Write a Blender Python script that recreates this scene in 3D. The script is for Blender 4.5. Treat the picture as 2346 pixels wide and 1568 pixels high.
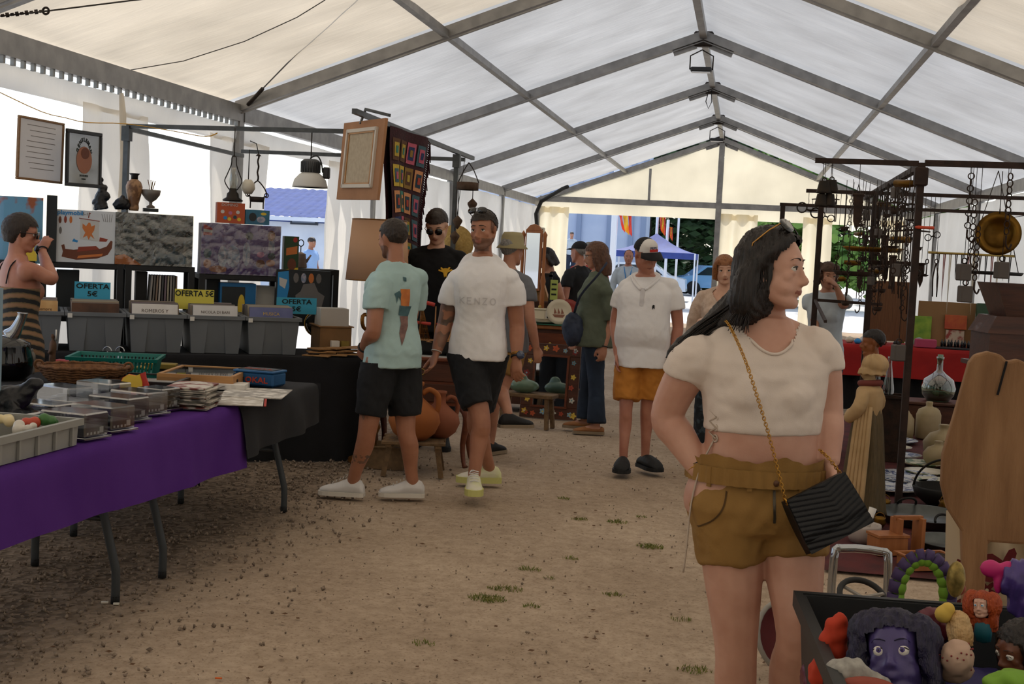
import bpy, bmesh, math, random
from math import sin, cos, pi, radians as rad, sqrt, atan2
from mathutils import Vector, Matrix, Euler, noise
V = Vector
random.seed(7)
for _o in list(bpy.data.objects): bpy.data.objects.remove(_o)
SC = bpy.context.scene
COL = SC.collection

# ---------------------------------------------------------------- camera
FPX, YAW, PIT, ROLL, CAMH = 3000.0, .1725, .0688, .04886, 1.58
_fw = V((-sin(YAW)*cos(PIT), cos(YAW)*cos(PIT), -sin(PIT)))
_r0 = V((cos(YAW), sin(YAW), 0)); _u0 = _r0.cross(_fw)
_r = _r0*cos(ROLL)+_u0*sin(ROLL); _u = _u0*cos(ROLL)-_r0*sin(ROLL)
CAMP = V((0, 0, CAMH))
cd = bpy.data.cameras.new('camera'); cam = bpy.data.objects.new('camera', cd); COL.objects.link(cam)
cd.sensor_fit = 'HORIZONTAL'; cd.sensor_width = 36; cd.lens = FPX/2346*36
cd.clip_start = .05; cd.clip_end = 500
_b = -_fw
cam.matrix_world = Matrix(((_r.x, _u.x, _b.x, 0), (_r.y, _u.y, _b.y, 0), (_r.z, _u.z, _b.z, CAMH), (0, 0, 0, 1)))
SC.camera = cam

# ---------------------------------------------------------------- light
SC.view_settings.view_transform = 'Standard'; SC.view_settings.look = 'None'
SC.view_settings.gamma = 1; SC.view_settings.exposure = EXPOSURE = 0.0
SC.view_settings.use_curve_mapping = False
W = bpy.data.worlds.new('sky'); SC.world = W; W.use_nodes = True
wn = W.node_tree; wn.nodes.clear()
wo = wn.nodes.new('ShaderNodeOutputWorld'); wb = wn.nodes.new('ShaderNodeBackground')
sk = wn.nodes.new('ShaderNodeTexSky'); sk.sky_type = 'NISHITA'; sk.sun_disc = False
sk.sun_elevation = rad(52); sk.sun_rotation = rad(-14); sk.air_density = 1.0; sk.dust_density = 1.0; sk.ozone_density = 1.0
wb.inputs['Strength'].default_value = .33
wm = wn.nodes.new('ShaderNodeMix'); wm.data_type = 'RGBA'; wm.inputs['Factor'].default_value = .45; wm.inputs['B'].default_value = (3.1, 3.2, 3.4, 1)   # thin bright haze over the blue
wn.links.new(sk.outputs[0], wm.inputs['A']); wn.links.new(wm.outputs['Result'], wb.inputs[0]); wn.links.new(wb.outputs[0], wo.inputs[0])
sd = bpy.data.lights.new('sun', 'SUN'); sd.energy = 4.2; sd.angle = rad(.6); sd.color = (1, .955, .88)
sun = bpy.data.objects.new('sun', sd); COL.objects.link(sun)
sun.rotation_euler = (rad(38), 0, rad(194))   # high sun beyond the far end of the tent, a little to the left
SC.cycles.max_bounces = 8; SC.cycles.diffuse_bounces = 4; SC.cycles.transparent_max_bounces = 16
SC.cycles.caustics_reflective = False; SC.cycles.caustics_refractive = False
SC.cycles.sample_clamp_indirect = 6

def R(px, py): return _fw+_r*((px-1173)/FPX)+_u*((784-py)/FPX)
def G(px, py, z=0.0):
    d = R(px, py); return CAMP+d*((z-CAMH)/d.z)
def AT(px, py, Y):
    d = R(px, py); return CAMP+d*(Y/d.y)
def ATX(px, py, X):
    d = R(px, py); return CAMP+d*(X/d.x)
def ATP(px, py, p, n):
    d = R(px, py); return CAMP+d*((V(p)-CAMP).dot(n)/d.dot(n))

# ---------------------------------------------------------------- materials
MATS = {}
def _new(name):
    m = bpy.data.materials.new(name); m.use_nodes = True
    return m, m.node_tree, m.node_tree.nodes['Principled BSDF']
def C4(c): return (c[0], c[1], c[2], 1)
def hx(s):
    s = s.lstrip('#'); o = []
    for i in (0, 2, 4):
        c = int(s[i:i+2], 16)/255; o.append(c/12.92 if c <= .04045 else ((c+.055)/1.055)**2.4)
    return tuple(o)
def M(name, col=None, rough=.6, metal=0, col2=None, scale=8, bump=0, bscale=60, detail=3, stretch=None, coat=0, trans=0, alpha=1, sheen=0, spec=.5, contrast=(.35, .65), ior=1.45, sss=0):
    """plain procedural material: one colour, or two mixed by noise, with fine relief"""
    if name in MATS: return MATS[name]
    if isinstance(col, str): col = hx(col)
    if isinstance(col2, str): col2 = hx(col2)
    m, t, b = _new(name); MATS[name] = m
    b.inputs['Base Color'].default_value = C4(col); b.inputs['Roughness'].default_value = rough
    b.inputs['Metallic'].default_value = metal; b.inputs['Coat Weight'].default_value = coat
    b.inputs['Transmission Weight'].default_value = trans; b.inputs['Alpha'].default_value = alpha
    b.inputs['Sheen Weight'].default_value = sheen; b.inputs['Specular IOR Level'].default_value = spec; b.inputs['IOR'].default_value = ior
    if sss: b.inputs['Subsurface Weight'].default_value = sss; b.inputs['Subsurface Radius'].default_value = (.012, .005, .003); b.inputs['Subsurface Scale'].default_value = 1
    if col2 or bump:
        tc = t.nodes.new('ShaderNodeTexCoord'); src = tc.outputs['Object']
        if stretch:
            mp = t.nodes.new('ShaderNodeMapping'); mp.inputs['Scale'].default_value = stretch
            t.links.new(src, mp.inputs[0]); src = mp.outputs[0]
    if col2:
        n = t.nodes.new('ShaderNodeTexNoise'); n.inputs['Scale'].default_value = scale; n.inputs['Detail'].default_value = detail
        r = t.nodes.new('ShaderNodeValToRGB'); e = r.color_ramp.elements
        e[0].position, e[1].position = contrast; e[0].color = C4(col); e[1].color = C4(col2)
        t.links.new(src, n.inputs['Vector']); t.links.new(n.outputs['Fac'], r.inputs[0]); t.links.new(r.outputs[0], b.inputs['Base Color'])
    if bump:
        n2 = t.nodes.new('ShaderNodeTexNoise'); n2.inputs['Scale'].default_value = bscale; n2.inputs['Detail'].default_value = 4
        bp = t.nodes.new('ShaderNodeBump'); bp.inputs['Strength'].default_value = bump; bp.inputs['Distance'].default_value = .01
        t.links.new(src, n2.inputs['Vector']); t.links.new(n2.outputs['Fac'], bp.inputs['Height']); t.links.new(bp.outputs[0], b.inputs['Normal'])
    return m
def clear_mat(name, tint=(1, 1, 1), gloss=.12, rough=.08, haze=0):
    """thin clear plastic or glass: mostly lets light straight through, with a sheen"""
    if name in MATS: return MATS[name]
    m, t, b = _new(name); MATS[name] = m; t.nodes.remove(b); o = t.nodes['Material Output']
    tr = t.nodes.new('ShaderNodeBsdfTransparent'); tr.inputs[0].default_value = C4(tint)
    gl = t.nodes.new('ShaderNodeBsdfGlossy'); gl.inputs['Roughness'].default_value = rough
    mx = t.nodes.new('ShaderNodeMixShader'); fr = t.nodes.new('ShaderNodeLayerWeight'); fr.inputs[0].default_value = .35
    mr = t.nodes.new('ShaderNodeMapRange'); mr.inputs[3].default_value = gloss*.4; mr.inputs[4].default_value = min(1, gloss*4)
    t.links.new(fr.outputs['Facing'], mr.inputs[0]); t.links.new(mr.outputs[0], mx.inputs[0])
    t.links.new(tr.outputs[0], mx.inputs[1]); t.links.new(gl.outputs[0], mx.inputs[2])
    last = mx
    if haze:
        df = t.nodes.new('ShaderNodeBsdfTranslucent'); df.inputs[0].default_value = (.95, .97, 1, 1); m2 = t.nodes.new('ShaderNodeMixShader'); m2.inputs[0].default_value = haze
        t.links.new(mx.outputs[0], m2.inputs[1]); t.links.new(df.outputs[0], m2.inputs[2]); last = m2
    t.links.new(last.outputs[0], o.inputs[0]); return m
def sheet_mat(name, col, through=.5, refl=.5, wr=.25, stretch=(1, 1, 1), wscale=3):
    """tent fabric: reflects on its face and glows with the daylight behind it"""
    if name in MATS: return MATS[name]
    if isinstance(col, str): col = hx(col)
    m, t, b = _new(name); MATS[name] = m; t.nodes.remove(b); o = t.nodes['Material Output']
    tc = t.nodes.new('ShaderNodeTexCoord'); mp = t.nodes.new('ShaderNodeMapping'); mp.inputs['Scale'].default_value = stretch
    n = t.nodes.new('ShaderNodeTexNoise'); n.inputs['Scale'].default_value = wscale; n.inputs['Detail'].default_value = 5
    t.links.new(tc.outputs['Object'], mp.inputs[0]); t.links.new(mp.outputs[0], n.inputs['Vector'])
    n3 = t.nodes.new('ShaderNodeTexNoise'); n3.inputs['Scale'].default_value = 1.1; n3.inputs['Detail'].default_value = 3
    t.links.new(tc.outputs['Object'], n3.inputs['Vector'])
    rp = t.nodes.new('ShaderNodeValToRGB'); e = rp.color_ramp.elements
    e[0].position, e[1].position = .3, .7; e[0].color = C4([c*through*.74 for c in col]); e[1].color = C4([c*through for c in col])
    t.links.new(n3.outputs['Fac'], rp.inputs[0])
    bp = t.nodes.new('ShaderNodeBump'); bp.inputs['Strength'].default_value = wr; bp.inputs['Distance'].default_value = .05
    t.links.new(n.outputs['Fac'], bp.inputs['Height'])
    df = t.nodes.new('ShaderNodeBsdfDiffuse'); df.inputs[0].default_value = C4([c*refl for c in col])
    tl = t.nodes.new('ShaderNodeBsdfTranslucent'); ad = t.nodes.new('ShaderNodeAddShader')
    t.links.new(rp.outputs[0], tl.inputs[0])
    for s in (df, tl): t.links.new(bp.outputs[0], s.inputs['Normal'])
    t.links.new(df.outputs[0], ad.inputs[0]); t.links.new(tl.outputs[0], ad.inputs[1]); t.links.new(ad.outputs[0], o.inputs[0])
    return m
def wood(name, c1, c2, stretch=(1, 12, 12), scale=3, rough=.5, bump=.15, coat=0):
    return M(name, c1, rough, col2=c2, scale=scale, stretch=stretch, bump=bump, bscale=12, detail=6, contrast=(.3, .7), coat=coat)

# ---------------------------------------------------------------- mesh building
def basis(d, up=None):
    d = V(d).normalized(); a = V(up) if up is not None else (V((0, 0, 1)) if abs(d.z) < .9 else V((0, 1, 0)))
    x = a.cross(d)
    if x.length < 1e-6: x = V((1, 0, 0)).cross(d)
    x.normalize(); y = d.cross(x); return x, y, d
def sgnp(v, p): return math.copysign(abs(v)**p, v)
class MB:
    def __init__(s, M=None): s.v = []; s.f = []; s.m = []; s.sm = []; s.X = M or Matrix(); s.mi = 0; s.smooth = False
    def at(s, loc=(0, 0, 0), rot=(0, 0, 0), sc=(1, 1, 1)):
        s.X = Matrix.LocRotScale(V(loc), Euler([rad(a) for a in rot]), V(sc)); return s
    def add(s, vs, fs, smooth=None, mi=None):
        k = len(s.v); s.v += [s.X@V(p) for p in vs]
        for f in fs: s.f.append([i+k for i in f]); s.m.append(s.mi if mi is None else mi); s.sm.append(s.smooth if smooth is None else smooth)
        return s
    def box(s, c, d, rz=0, rx=0, ry=0, bev=0, mi=None):
        h = [a/2 for a in d]; E = Euler((rad(rx), rad(ry), rad(rz))).to_matrix(); c = V(c)
        if bev:
            b = min(bev, min(h)*.9)
            vs = []; 
            for sz in (-1, 1):
                for (sx, sy) in ((-1, -1), (1, -1), (1, 1), (-1, 1)):
                    vs += [(sx*(h[0]-b), sy*(h[1]-b), sz*h[2]), (sx*h[0], sy*(h[1]-b), sz*(h[2]-b)), (sx*(h[0]-b), sy*h[1], sz*(h[2]-b))]
            bm = bmesh.new()
            for p in vs: bm.verts.new(p)
            r = bmesh.ops.convex_hull(bm, input=bm.verts); bm.verts.index_update()
            idx = {v: i for i, v in enumerate(bm.verts)}
            s.add([c+E@v.co for v in bm.verts], [[idx[v] for v in f.verts] for f in bm.faces], False, mi); bm.free(); return s
        vs = [c+E@V((x*h[0], y*h[1], z*h[2])) for z in (-1, 1) for (x, y) in ((-1, -1), (1, -1), (1, 1), (-1, 1))]
        return s.add(vs, [(3, 2, 1, 0), (4, 5, 6, 7), (0, 1, 5, 4), (1, 2, 6, 5), (2, 3, 7, 6), (3, 0, 4, 7)], False, mi)
    def bar(s, a, b, w, h=None, up=None, mi=None):
        a, b = V(a), V(b); h = h or w; x, y, d = basis(b-a, up)
        vs = [p+x*i*w/2+y*j*h/2 for p in (a, b) for (i, j) in ((-1, -1), (1, -1), (1, 1), (-1, 1))]
        return s.add(vs, [(3, 2, 1, 0), (4, 5, 6, 7), (0, 1, 5, 4), (1, 2, 6, 5), (2, 3, 7, 6), (3, 0, 4, 7)], False, mi)
    def loft(s, rings, closed=True, cap=True, smooth=True, mi=None):
        n = len(rings[0]); vs = [p for r in rings for p in r]; fs = []
        for i in range(len(rings)-1):
            for j in range(n if closed else n-1):
                k = (j+1) % n; fs.append((i*n+j, i*n+k, (i+1)*n+k, (i+1)*n+j))
        if cap and closed:
            fs.append(tuple(range(n-1, -1, -1))); fs.append(tuple(range((len(rings)-1)*n, len(rings)*n)))
        return s.add(vs, fs, smooth, mi)
    def ring(s, c, rx, ry, d=(0, 0, 1), up=None, n=16, p=1.0, x=None, y=None):
        if x is None: x, y, _ = basis(d, up)
        c = V(c); return [c+x*(rx*sgnp(cos(2*pi*i/n), p))+y*(ry*sgnp(sin(2*pi*i/n), p)) for i in range(n)]
    def tube(s, pts, r, n=8, cap=True, smooth=True, mi=None, flat=1.0, up=None, closed=False):
        pts = [V(p) for p in pts]; L = len(pts); rr = r if isinstance(r, (list, tuple)) else [r]*L
        rings = []; x = None
        for i in range(L):
            if closed: d = pts[(i+1) % L]-pts[i-1]
            else: d = pts[min(i+1, L-1)]-pts[max(i-1, 0)]
            if d.length < 1e-9: d = V((0, 0, 1))
            d.normalize()
            if x is None: x, y, _ = basis(d, up)
            else:
                x = x-d*x.dot(d)
                if x.length < 1e-6: x = basis(d)[0]
                x.normalize(); y = d.cross(x)
            rings.append([pts[i]+x*(rr[i]*cos(2*pi*k/n))+y*(rr[i]*flat*sin(2*pi*k/n)) for k in range(n)])
        if closed: rings.append(rings[0])
        return s.loft(rings, True, cap and not closed, smooth, mi)
    def cyl(s, a, b, r, r2=None, n=16, mi=None, smooth=True):
        return s.tube([a, b], [r, r if r2 is None else r2], n, True, smooth, mi)
    def lathe(s, prof, n=20, c=(0, 0, 0), mi=None, smooth=True, sq=(1, 1)):
        c = V(c); vs = []; fs = []
        for (r, z) in prof:
            for i in range(n): vs.append(c+V((r*sq[0]*cos(2*pi*i/n), r*sq[1]*sin(2*pi*i/n), z)))
        for k in range(len(prof)-1):
            for i in range(n):
                j = (i+1) % n; fs.append((k*n+i, k*n+j, (k+1)*n+j, (k+1)*n+i))
        if prof[0][0] > 1e-4: fs.append(tuple(range(n-1, -1, -1)))
        if prof[-1][0] > 1e-4: fs.append(tuple(range((len(prof)-1)*n, len(prof)*n)))
        return s.add(vs, fs, smooth, mi)
    def ball(s, c, r, n=14, m=9, mi=None, rot=None, smooth=True):
        r = (r, r, r) if not isinstance(r, (tuple, list)) else r; c = V(c); E = rot or Matrix.Identity(3); vs = []; fs = []
        for k in range(1, m):
            t = pi*k/m
            for i in range(n): a = 2*pi*i/n; vs.append(c+E@V((r[0]*sin(t)*cos(a), r[1]*sin(t)*sin(a), -r[2]*cos(t))))
        for k in range(m-2):
            for i in range(n): j = (i+1) % n; fs.append((k*n+i, k*n+j, (k+1)*n+j, (k+1)*n+i))
        b = len(vs); vs += [c+E@V((0, 0, -r[2])), c+E@V((0, 0, r[2]))]
        for i in range(n): j = (i+1) % n; fs.append((b, j, i)); fs.append((b+1, (m-2)*n+i, (m-2)*n+j))
        return s.add(vs, fs, smooth, mi)
    def prism(s, pts, o, x, y, depth, mi=None, smooth=False):
        """flat outline pts (2d) at origin o with axes x,y, extruded by depth along x cross y"""
        o, x, y = V(o), V(x), V(y); nrm = x.cross(y).normalized()*depth; n = len(pts)
        vs = [o+x*p[0]+y*p[1] for p in pts]; vs += [p+nrm for p in vs]
        fs = [tuple(range(n-1, -1, -1)), tuple(range(n, 2*n))]+[(i, (i+1) % n, (i+1) % n+n, i+n) for i in range(n)]
        return s.add(vs, fs, smooth, mi)
    def torus(s, c, R0, r, d=(0, 0, 1), n=24, m=8, mi=None, a0=0, a1=2*pi, sq=1):
        x, y, _ = basis(d); c = V(c); full = abs(a1-a0-2*pi) < 1e-6
        pts = [c+x*(R0*cos(a0+(a1-a0)*i/n))+y*(R0*sq*sin(a0+(a1-a0)*i/n)) for i in range(n if full else n+1)]
        return s.tube(pts, r, m, mi=mi, closed=full)
    def grid(s, fn, nu, nv, smooth=True, mi=None):
        vs = [fn(i/nu, j/nv) for j in range(nv+1) for i in range(nu+1)]; w = nu+1
        return s.add(vs, [(j*w+i, j*w+i+1, (j+1)*w+i+1, (j+1)*w+i) for j in range(nv) for i in range(nu)], smooth, mi)
    def mesh(s, name):
        me = bpy.data.meshes.new(name); me.from_pydata([tuple(p) for p in s.v], [], s.f)
        me.polygons.foreach_set('material_index', s.m); me.polygons.foreach_set('use_smooth', s.sm); me.update(); return me
    def build(s, name, mat, parent=None, label=None, cat=None, group=None, kind=None, loc=None, rot=None):
        return link(name, s.mesh(name), mat, parent, label, cat, group, kind, loc, rot)
def tag(o, label=None, cat=None, group=None, kind=None):
    if label: o['label'] = label
    if cat: o['category'] = cat
    if group: o['group'] = group
    if kind: o['kind'] = kind
    return o
def link(name, me, mat, parent=None, label=None, cat=None, group=None, kind=None, loc=None, rot=None):
    o = bpy.data.objects.new(name, me); COL.objects.link(o)
    if mat is not None and len(me.materials) == 0:
        for m in (mat if isinstance(mat, (list, tuple)) else [mat]): me.materials.append(MATS[m] if isinstance(m, str) else m)
    if parent: o.parent = parent
    if loc is not None: o.location = loc
    if rot is not None: o.rotation_euler = [rad(a) for a in rot]
    return tag(o, label, cat, group, kind)
def thing(name, label, cat, loc=(0, 0, 0), rz=0, group=None, rot=None):
    o = bpy.data.objects.new(name, None); COL.objects.link(o); o.empty_display_size = .1
    o.location = loc; o.rotation_euler = [rad(a) for a in rot] if rot else (0, 0, rad(rz)); return tag(o, label, cat, group)
def tree_copy(o, parent=None):
    c = o.copy(); COL.objects.link(c); c.parent = parent
    for ch in list(o.children): tree_copy(ch, c)
    return c
def remesh(mb, vox, sm=3, adapt=0, disp=None, holes=None):
    """union of overlapping shapes as one continuous skin"""
    me = mb.mesh('tmp'); o = bpy.data.objects.new('tmp', me); COL.objects.link(o)
    md = o.modifiers.new('r', 'REMESH'); md.mode = 'VOXEL'; md.voxel_size = vox; md.adaptivity = adapt
    if sm: s = o.modifiers.new('s', 'SMOOTH'); s.factor = .5; s.iterations = sm
    dg = bpy.context.evaluated_depsgraph_get(); dg.update(); out = bpy.data.meshes.new_from_object(o.evaluated_get(dg))
    bpy.data.objects.remove(o); bpy.data.meshes.remove(me); out.materials.clear()
    if disp:
        ns = [v.normal.copy() for v in out.vertices]
        for v, n in zip(out.vertices, ns): v.co = v.co+n*disp(v.co, n)
    if holes:
        bm = bmesh.new(); bm.from_mesh(out); bmesh.ops.delete(bm, geom=[f for f in bm.faces if holes(f.calc_center_median())], context='FACES'); bm.to_mesh(out); bm.free()
    out.polygons.foreach_set('use_smooth', [True]*len(out.polygons)); out.update(); return out
def text(name, body, mat, size, loc, x, y, parent=None, depth=.0006, align='CENTER', sx=1, bold=0):
    """flat lettering: stands on the surface with axes x (reading) and y (up)"""
    c = bpy.data.curves.new(name, 'FONT'); c.body = body; c.size = size; c.extrude = depth; c.align_x = align; c.align_y = 'CENTER'; c.offset = bold; c.resolution_u = 2
    t = bpy.data.objects.new('t', c); COL.objects.link(t); dg = bpy.context.evaluated_depsgraph_get(); dg.update()
    me = bpy.data.meshes.new_from_object(t.evaluated_get(dg)); bpy.data.objects.remove(t)
    x, y = V(x).normalized(), V(y).normalized(); z = x.cross(y)
    Mx = Matrix((( x.x*sx, y.x, z.x, loc[0]), (x.y*sx, y.y, z.y, loc[1]), (x.z*sx, y.z, z.z, loc[2]), (0, 0, 0, 1)))
    me.transform(Mx); me.materials.clear(); me.name = name
    return link(name, me, mat, parent)
def nz(p, s, a=1.0): return noise.noise(V(p)*s)*a
# ================================================================ ground and tent
RX, TW, EV, RH, PX = -.7215, 4.5235, 2.9355, 4.603, 2.34      # ridge x, half width, eave height, ridge height, purlin offset
XL, XR = RX-TW, RX+TW
RIBS = [-7.065+5*i for i in range(9)]                          # -7.1 ... 32.9
YE = RIBS[-1]; YS = RIBS[0]
def roofz(x): return RH-(RH-EV)*abs(x-RX)/TW

def ground_mat():
    m, t, b = _new('sandy_ground'); MATS['sandy_ground'] = m; N, L = t.nodes, t.links
    tc = N.new('ShaderNodeTexCoord')
    def nse(sc, det=5, rough=.6):
        n = N.new('ShaderNodeTexNoise'); n.inputs['Scale'].default_value = sc; n.inputs['Detail'].default_value = det; n.inputs['Roughness'].default_value = rough
        L.new(tc.outputs['Object'], n.inputs['Vector']); return n.outputs['Fac']
    def ramp(f, p0, c0, p1, c1):
        r = N.new('ShaderNodeValToRGB'); e = r.color_ramp.elements; e[0].position, e[1].position = p0, p1; e[0].color, e[1].color = C4(c0), C4(c1); L.new(f, r.inputs[0]); return r.outputs[0]
    base = ramp(nse(.9), .3, (.35, .265, .19), .72, (.50, .395, .295))
    fine = ramp(nse(14, 8, .7), .32, (.62, .58, .54), .6, (1.06, 1.05, 1.04))
    spk = ramp(nse(70, 3, .6), .34, (.35, .28, .22), .46, (1, 1, 1))
    def mul(a, c, f=1.0):
        x = N.new('ShaderNodeMix'); x.data_type = 'RGBA'; x.blend_type = 'MULTIPLY'; x.inputs['Factor'].default_value = f; L.new(a, x.inputs['A']); L.new(c, x.inputs['B']); return x.outputs['Result']
    c = mul(mul(base, fine, .62), spk, .42)
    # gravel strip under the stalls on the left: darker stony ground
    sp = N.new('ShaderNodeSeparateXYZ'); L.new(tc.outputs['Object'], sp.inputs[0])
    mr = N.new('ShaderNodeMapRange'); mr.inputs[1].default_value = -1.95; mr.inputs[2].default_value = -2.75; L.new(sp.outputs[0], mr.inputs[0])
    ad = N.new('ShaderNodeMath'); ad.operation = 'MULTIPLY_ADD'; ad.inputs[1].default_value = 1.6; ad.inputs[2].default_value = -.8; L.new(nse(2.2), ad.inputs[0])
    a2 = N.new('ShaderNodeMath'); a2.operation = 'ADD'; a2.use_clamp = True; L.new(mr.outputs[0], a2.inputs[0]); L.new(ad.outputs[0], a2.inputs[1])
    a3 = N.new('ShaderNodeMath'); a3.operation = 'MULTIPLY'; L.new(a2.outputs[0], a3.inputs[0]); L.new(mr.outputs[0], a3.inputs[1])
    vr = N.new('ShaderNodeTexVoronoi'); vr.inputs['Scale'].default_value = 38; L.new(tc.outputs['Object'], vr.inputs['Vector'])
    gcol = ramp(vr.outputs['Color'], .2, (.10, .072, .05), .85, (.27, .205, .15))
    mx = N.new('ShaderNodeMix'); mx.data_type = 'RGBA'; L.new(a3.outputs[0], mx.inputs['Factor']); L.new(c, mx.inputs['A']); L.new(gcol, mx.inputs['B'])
    L.new(mx.outputs['Result'], b.inputs['Base Color']); b.inputs['Roughness'].default_value = .95; b.inputs['Specular IOR Level'].default_value = .15
    hs = N.new('ShaderNodeMath'); hs.operation = 'ADD'; L.new(nse(9, 8, .7), hs.inputs[0])
    hv = N.new('ShaderNodeMath'); hv.operation = 'MULTIPLY'; L.new(vr.outputs['Distance'], hv.inputs[0]); L.new(a3.outputs[0], hv.inputs[1]); L.new(hv.outputs[0], hs.inputs[1])
    bp = N.new('ShaderNodeBump'); bp.inputs['Strength'].default_value = .55; bp.inputs['Distance'].default_value = .02; L.new(hs.outputs[0], bp.inputs['Height']); L.new(bp.outputs[0], b.inputs['Normal'])
    return m
ground_mat()
mb = MB(); mb.grid(lambda u, v: V((-5.6+9.8*u, -7.5+40.7*v, nz((u*9.8, v*40.7, 0), 1.3, .008)-.006)), 90, 300)
mb.build('floor', 'sandy_ground', label='sandy dirt floor of the tent with gravel along the stalls', kind='structure')
M('outdoor_gravel', (.52, .50, .47), .95, col2=(.66, .63, .58), scale=3)
mb = MB(); mb.grid(lambda u, v: V((-90+180*u, -60+210*v, -.05)), 4, 4); mb.build('ground_outside', 'outdoor_gravel', label='pale sunlit ground around the tent', kind='structure')

# loose stones: one uncountable scatter
M('pebbles', (.16, .12, .09), .95, col2=(.34, .27, .21), scale=40, spec=.1)
mb = MB(); rs = random.Random(3)
def stone(x, y, r):
    E = Euler((rs.random()*6, rs.random()*6, rs.random()*6)).to_matrix(); c = V((x, y, r*.25))
    k = [(1, 0, 0), (-1, 0, 0), (0, .8, 0), (0, -.8, 0), (0, 0, .6), (0, 0, -.6)]; vs = [c+E@(V(p)*r*rs.uniform(.7, 1.2)) for p in k]
    mb.add(vs, [(0, 2, 4), (2, 1, 4), (1, 3, 4), (3, 0, 4), (2, 0, 5), (1, 2, 5), (3, 1, 5), (0, 3, 5)], True)
for i in range(4200):
    y = rs.uniform(3.7, 9.6); x = rs.gauss(-2.75, .42)
    if x < -4.4 or x > -1.7 or rs.random() < (x+2.75)*.8: continue
    stone(x, y, rs.choice((.004, .006, .008, .011, .015)))
for i in range(1400): stone(rs.uniform(-2.6, .9), 4.2+9*rs.random()**1.4, rs.choice((.003, .004, .005, .007, .009)))
mb.build('loose_stones', 'pebbles', label='loose small stones scattered over the dirt', cat='stones', kind='stuff')
M('dry_leaf', '#5a3f28', .9); M('cigarette_end', '#d8662a', .8); M('paper_scrap', '#d8d2c4', .9)
mb = MB()
for i in range(420):
    x, y = rs.uniform(-2.6, .8), 4.3+8.5*rs.random()**1.3; a = rs.random()*6; l = rs.uniform(.006, .018)
    mb.add([(x+cos(a)*l, y+sin(a)*l, .006), (x-sin(a)*l*.5, y+cos(a)*l*.5, .004+l*.3), (x-cos(a)*l, y-sin(a)*l, .007), (x+sin(a)*l*.5, y-cos(a)*l*.5, .004)], [(0, 1, 2, 3)])
mb.build('leaf_litter', 'dry_leaf', label='bits of dry leaf litter strewn over the dirt', cat='litter', kind='stuff')
p = G(500, 1558); MB().cyl((-.012, 0, .005), (.012, .004, .005), .0035, n=8).build('cigarette_end', 'cigarette_end', label='orange cigarette end lying on bare dirt in front', cat='cigarette end', loc=p)
p = G(255, 1384)
for i, (dx, w) in enumerate(((-.03, .03), (.025, .024))):
    MB().box((0, 0, .004), (w, .016, .006), rz=20).build('paper_scrap', 'paper_scrap', label='pale scrap under the table leg, '+('wider one' if i == 0 else 'smaller one'), cat='scrap', loc=p+V((dx, -.005*i, 0)))

# grass tufts
M('grass', '#5d6a2c', .8, col2='#8a8a48', scale=30)
for i, (px, py, w, d, n, lab) in enumerate([(1490, 1253, .075, .03, 200, 'rounded green grass tuft behind the woman in khaki shorts'), (1160, 1350, .09, .03, 130, 'wide grass tuft on the open dirt, paler one of the front two'), (1118, 1372, .09, .04, 230, 'thick grass tuft on the open dirt, nearest to the camera'),
        (1415, 1197, .07, .025, 110, 'low grass tuft left of the khaki shorts'), (1327, 1190, .05, .015, 60, 'thin dry grass tuft in mid-aisle'), (1468, 1185, .04, .01, 30, 'tiny grass wisp behind the low tuft'), (1212, 1305, .06, .02, 70, 'small dry grass tuft above the front pair'),
        (1308, 1280, .045, .015, 40, 'small sparse grass tuft in the middle of the aisle'), (1292, 1143, .04, .012, 40, 'grass wisp in line with the sneakers'), (1405, 1363, .05, .02, 50, 'faint grass tuft on bare dirt beside the bare leg'), (1590, 1535, .07, .03, 90, 'grass tuft by the bare leg at the front edge'),
        (968, 1475, .05, .02, 40, 'dried grass wisp far forward on the aisle'), (1217, 1390, .04, .015, 45, 'short grass tuft just right of the thick one'), (1258, 1325, .03, .01, 20, 'tiny grass sprig right of the small dry tuft'), (1560, 1420, .05, .02, 40, 'faint grass sprig beside the woman\'s bare leg')]):
    mb = MB(); r2 = random.Random(i)
    for k in range(n):
        a = r2.random()*6.28; q = sqrt(r2.random()); x, y = q*w*cos(a), q*d*1.6*sin(a); h = r2.uniform(.008, .028)*(1.1-q*.5); b = r2.random()*6.28; t = V((cos(b), sin(b), 0))*.0022; l = V((r2.uniform(-1, 1), r2.uniform(-1, 1), 0))*h*.8
        p0 = V((x, y, -.004)); mb.add([p0-t, p0+t, p0+l*.5+t*.7+V((0, 0, h*.7)), p0+l+V((0, 0, h)), p0+l*.5-t*.7+V((0, 0, h*.7))], [(0, 1, 2, 3, 4)])
    mb.build('grass_tuft', 'grass', label=lab, cat='grass', group='grass tufts on the dirt floor', loc=G(px, py))

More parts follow.
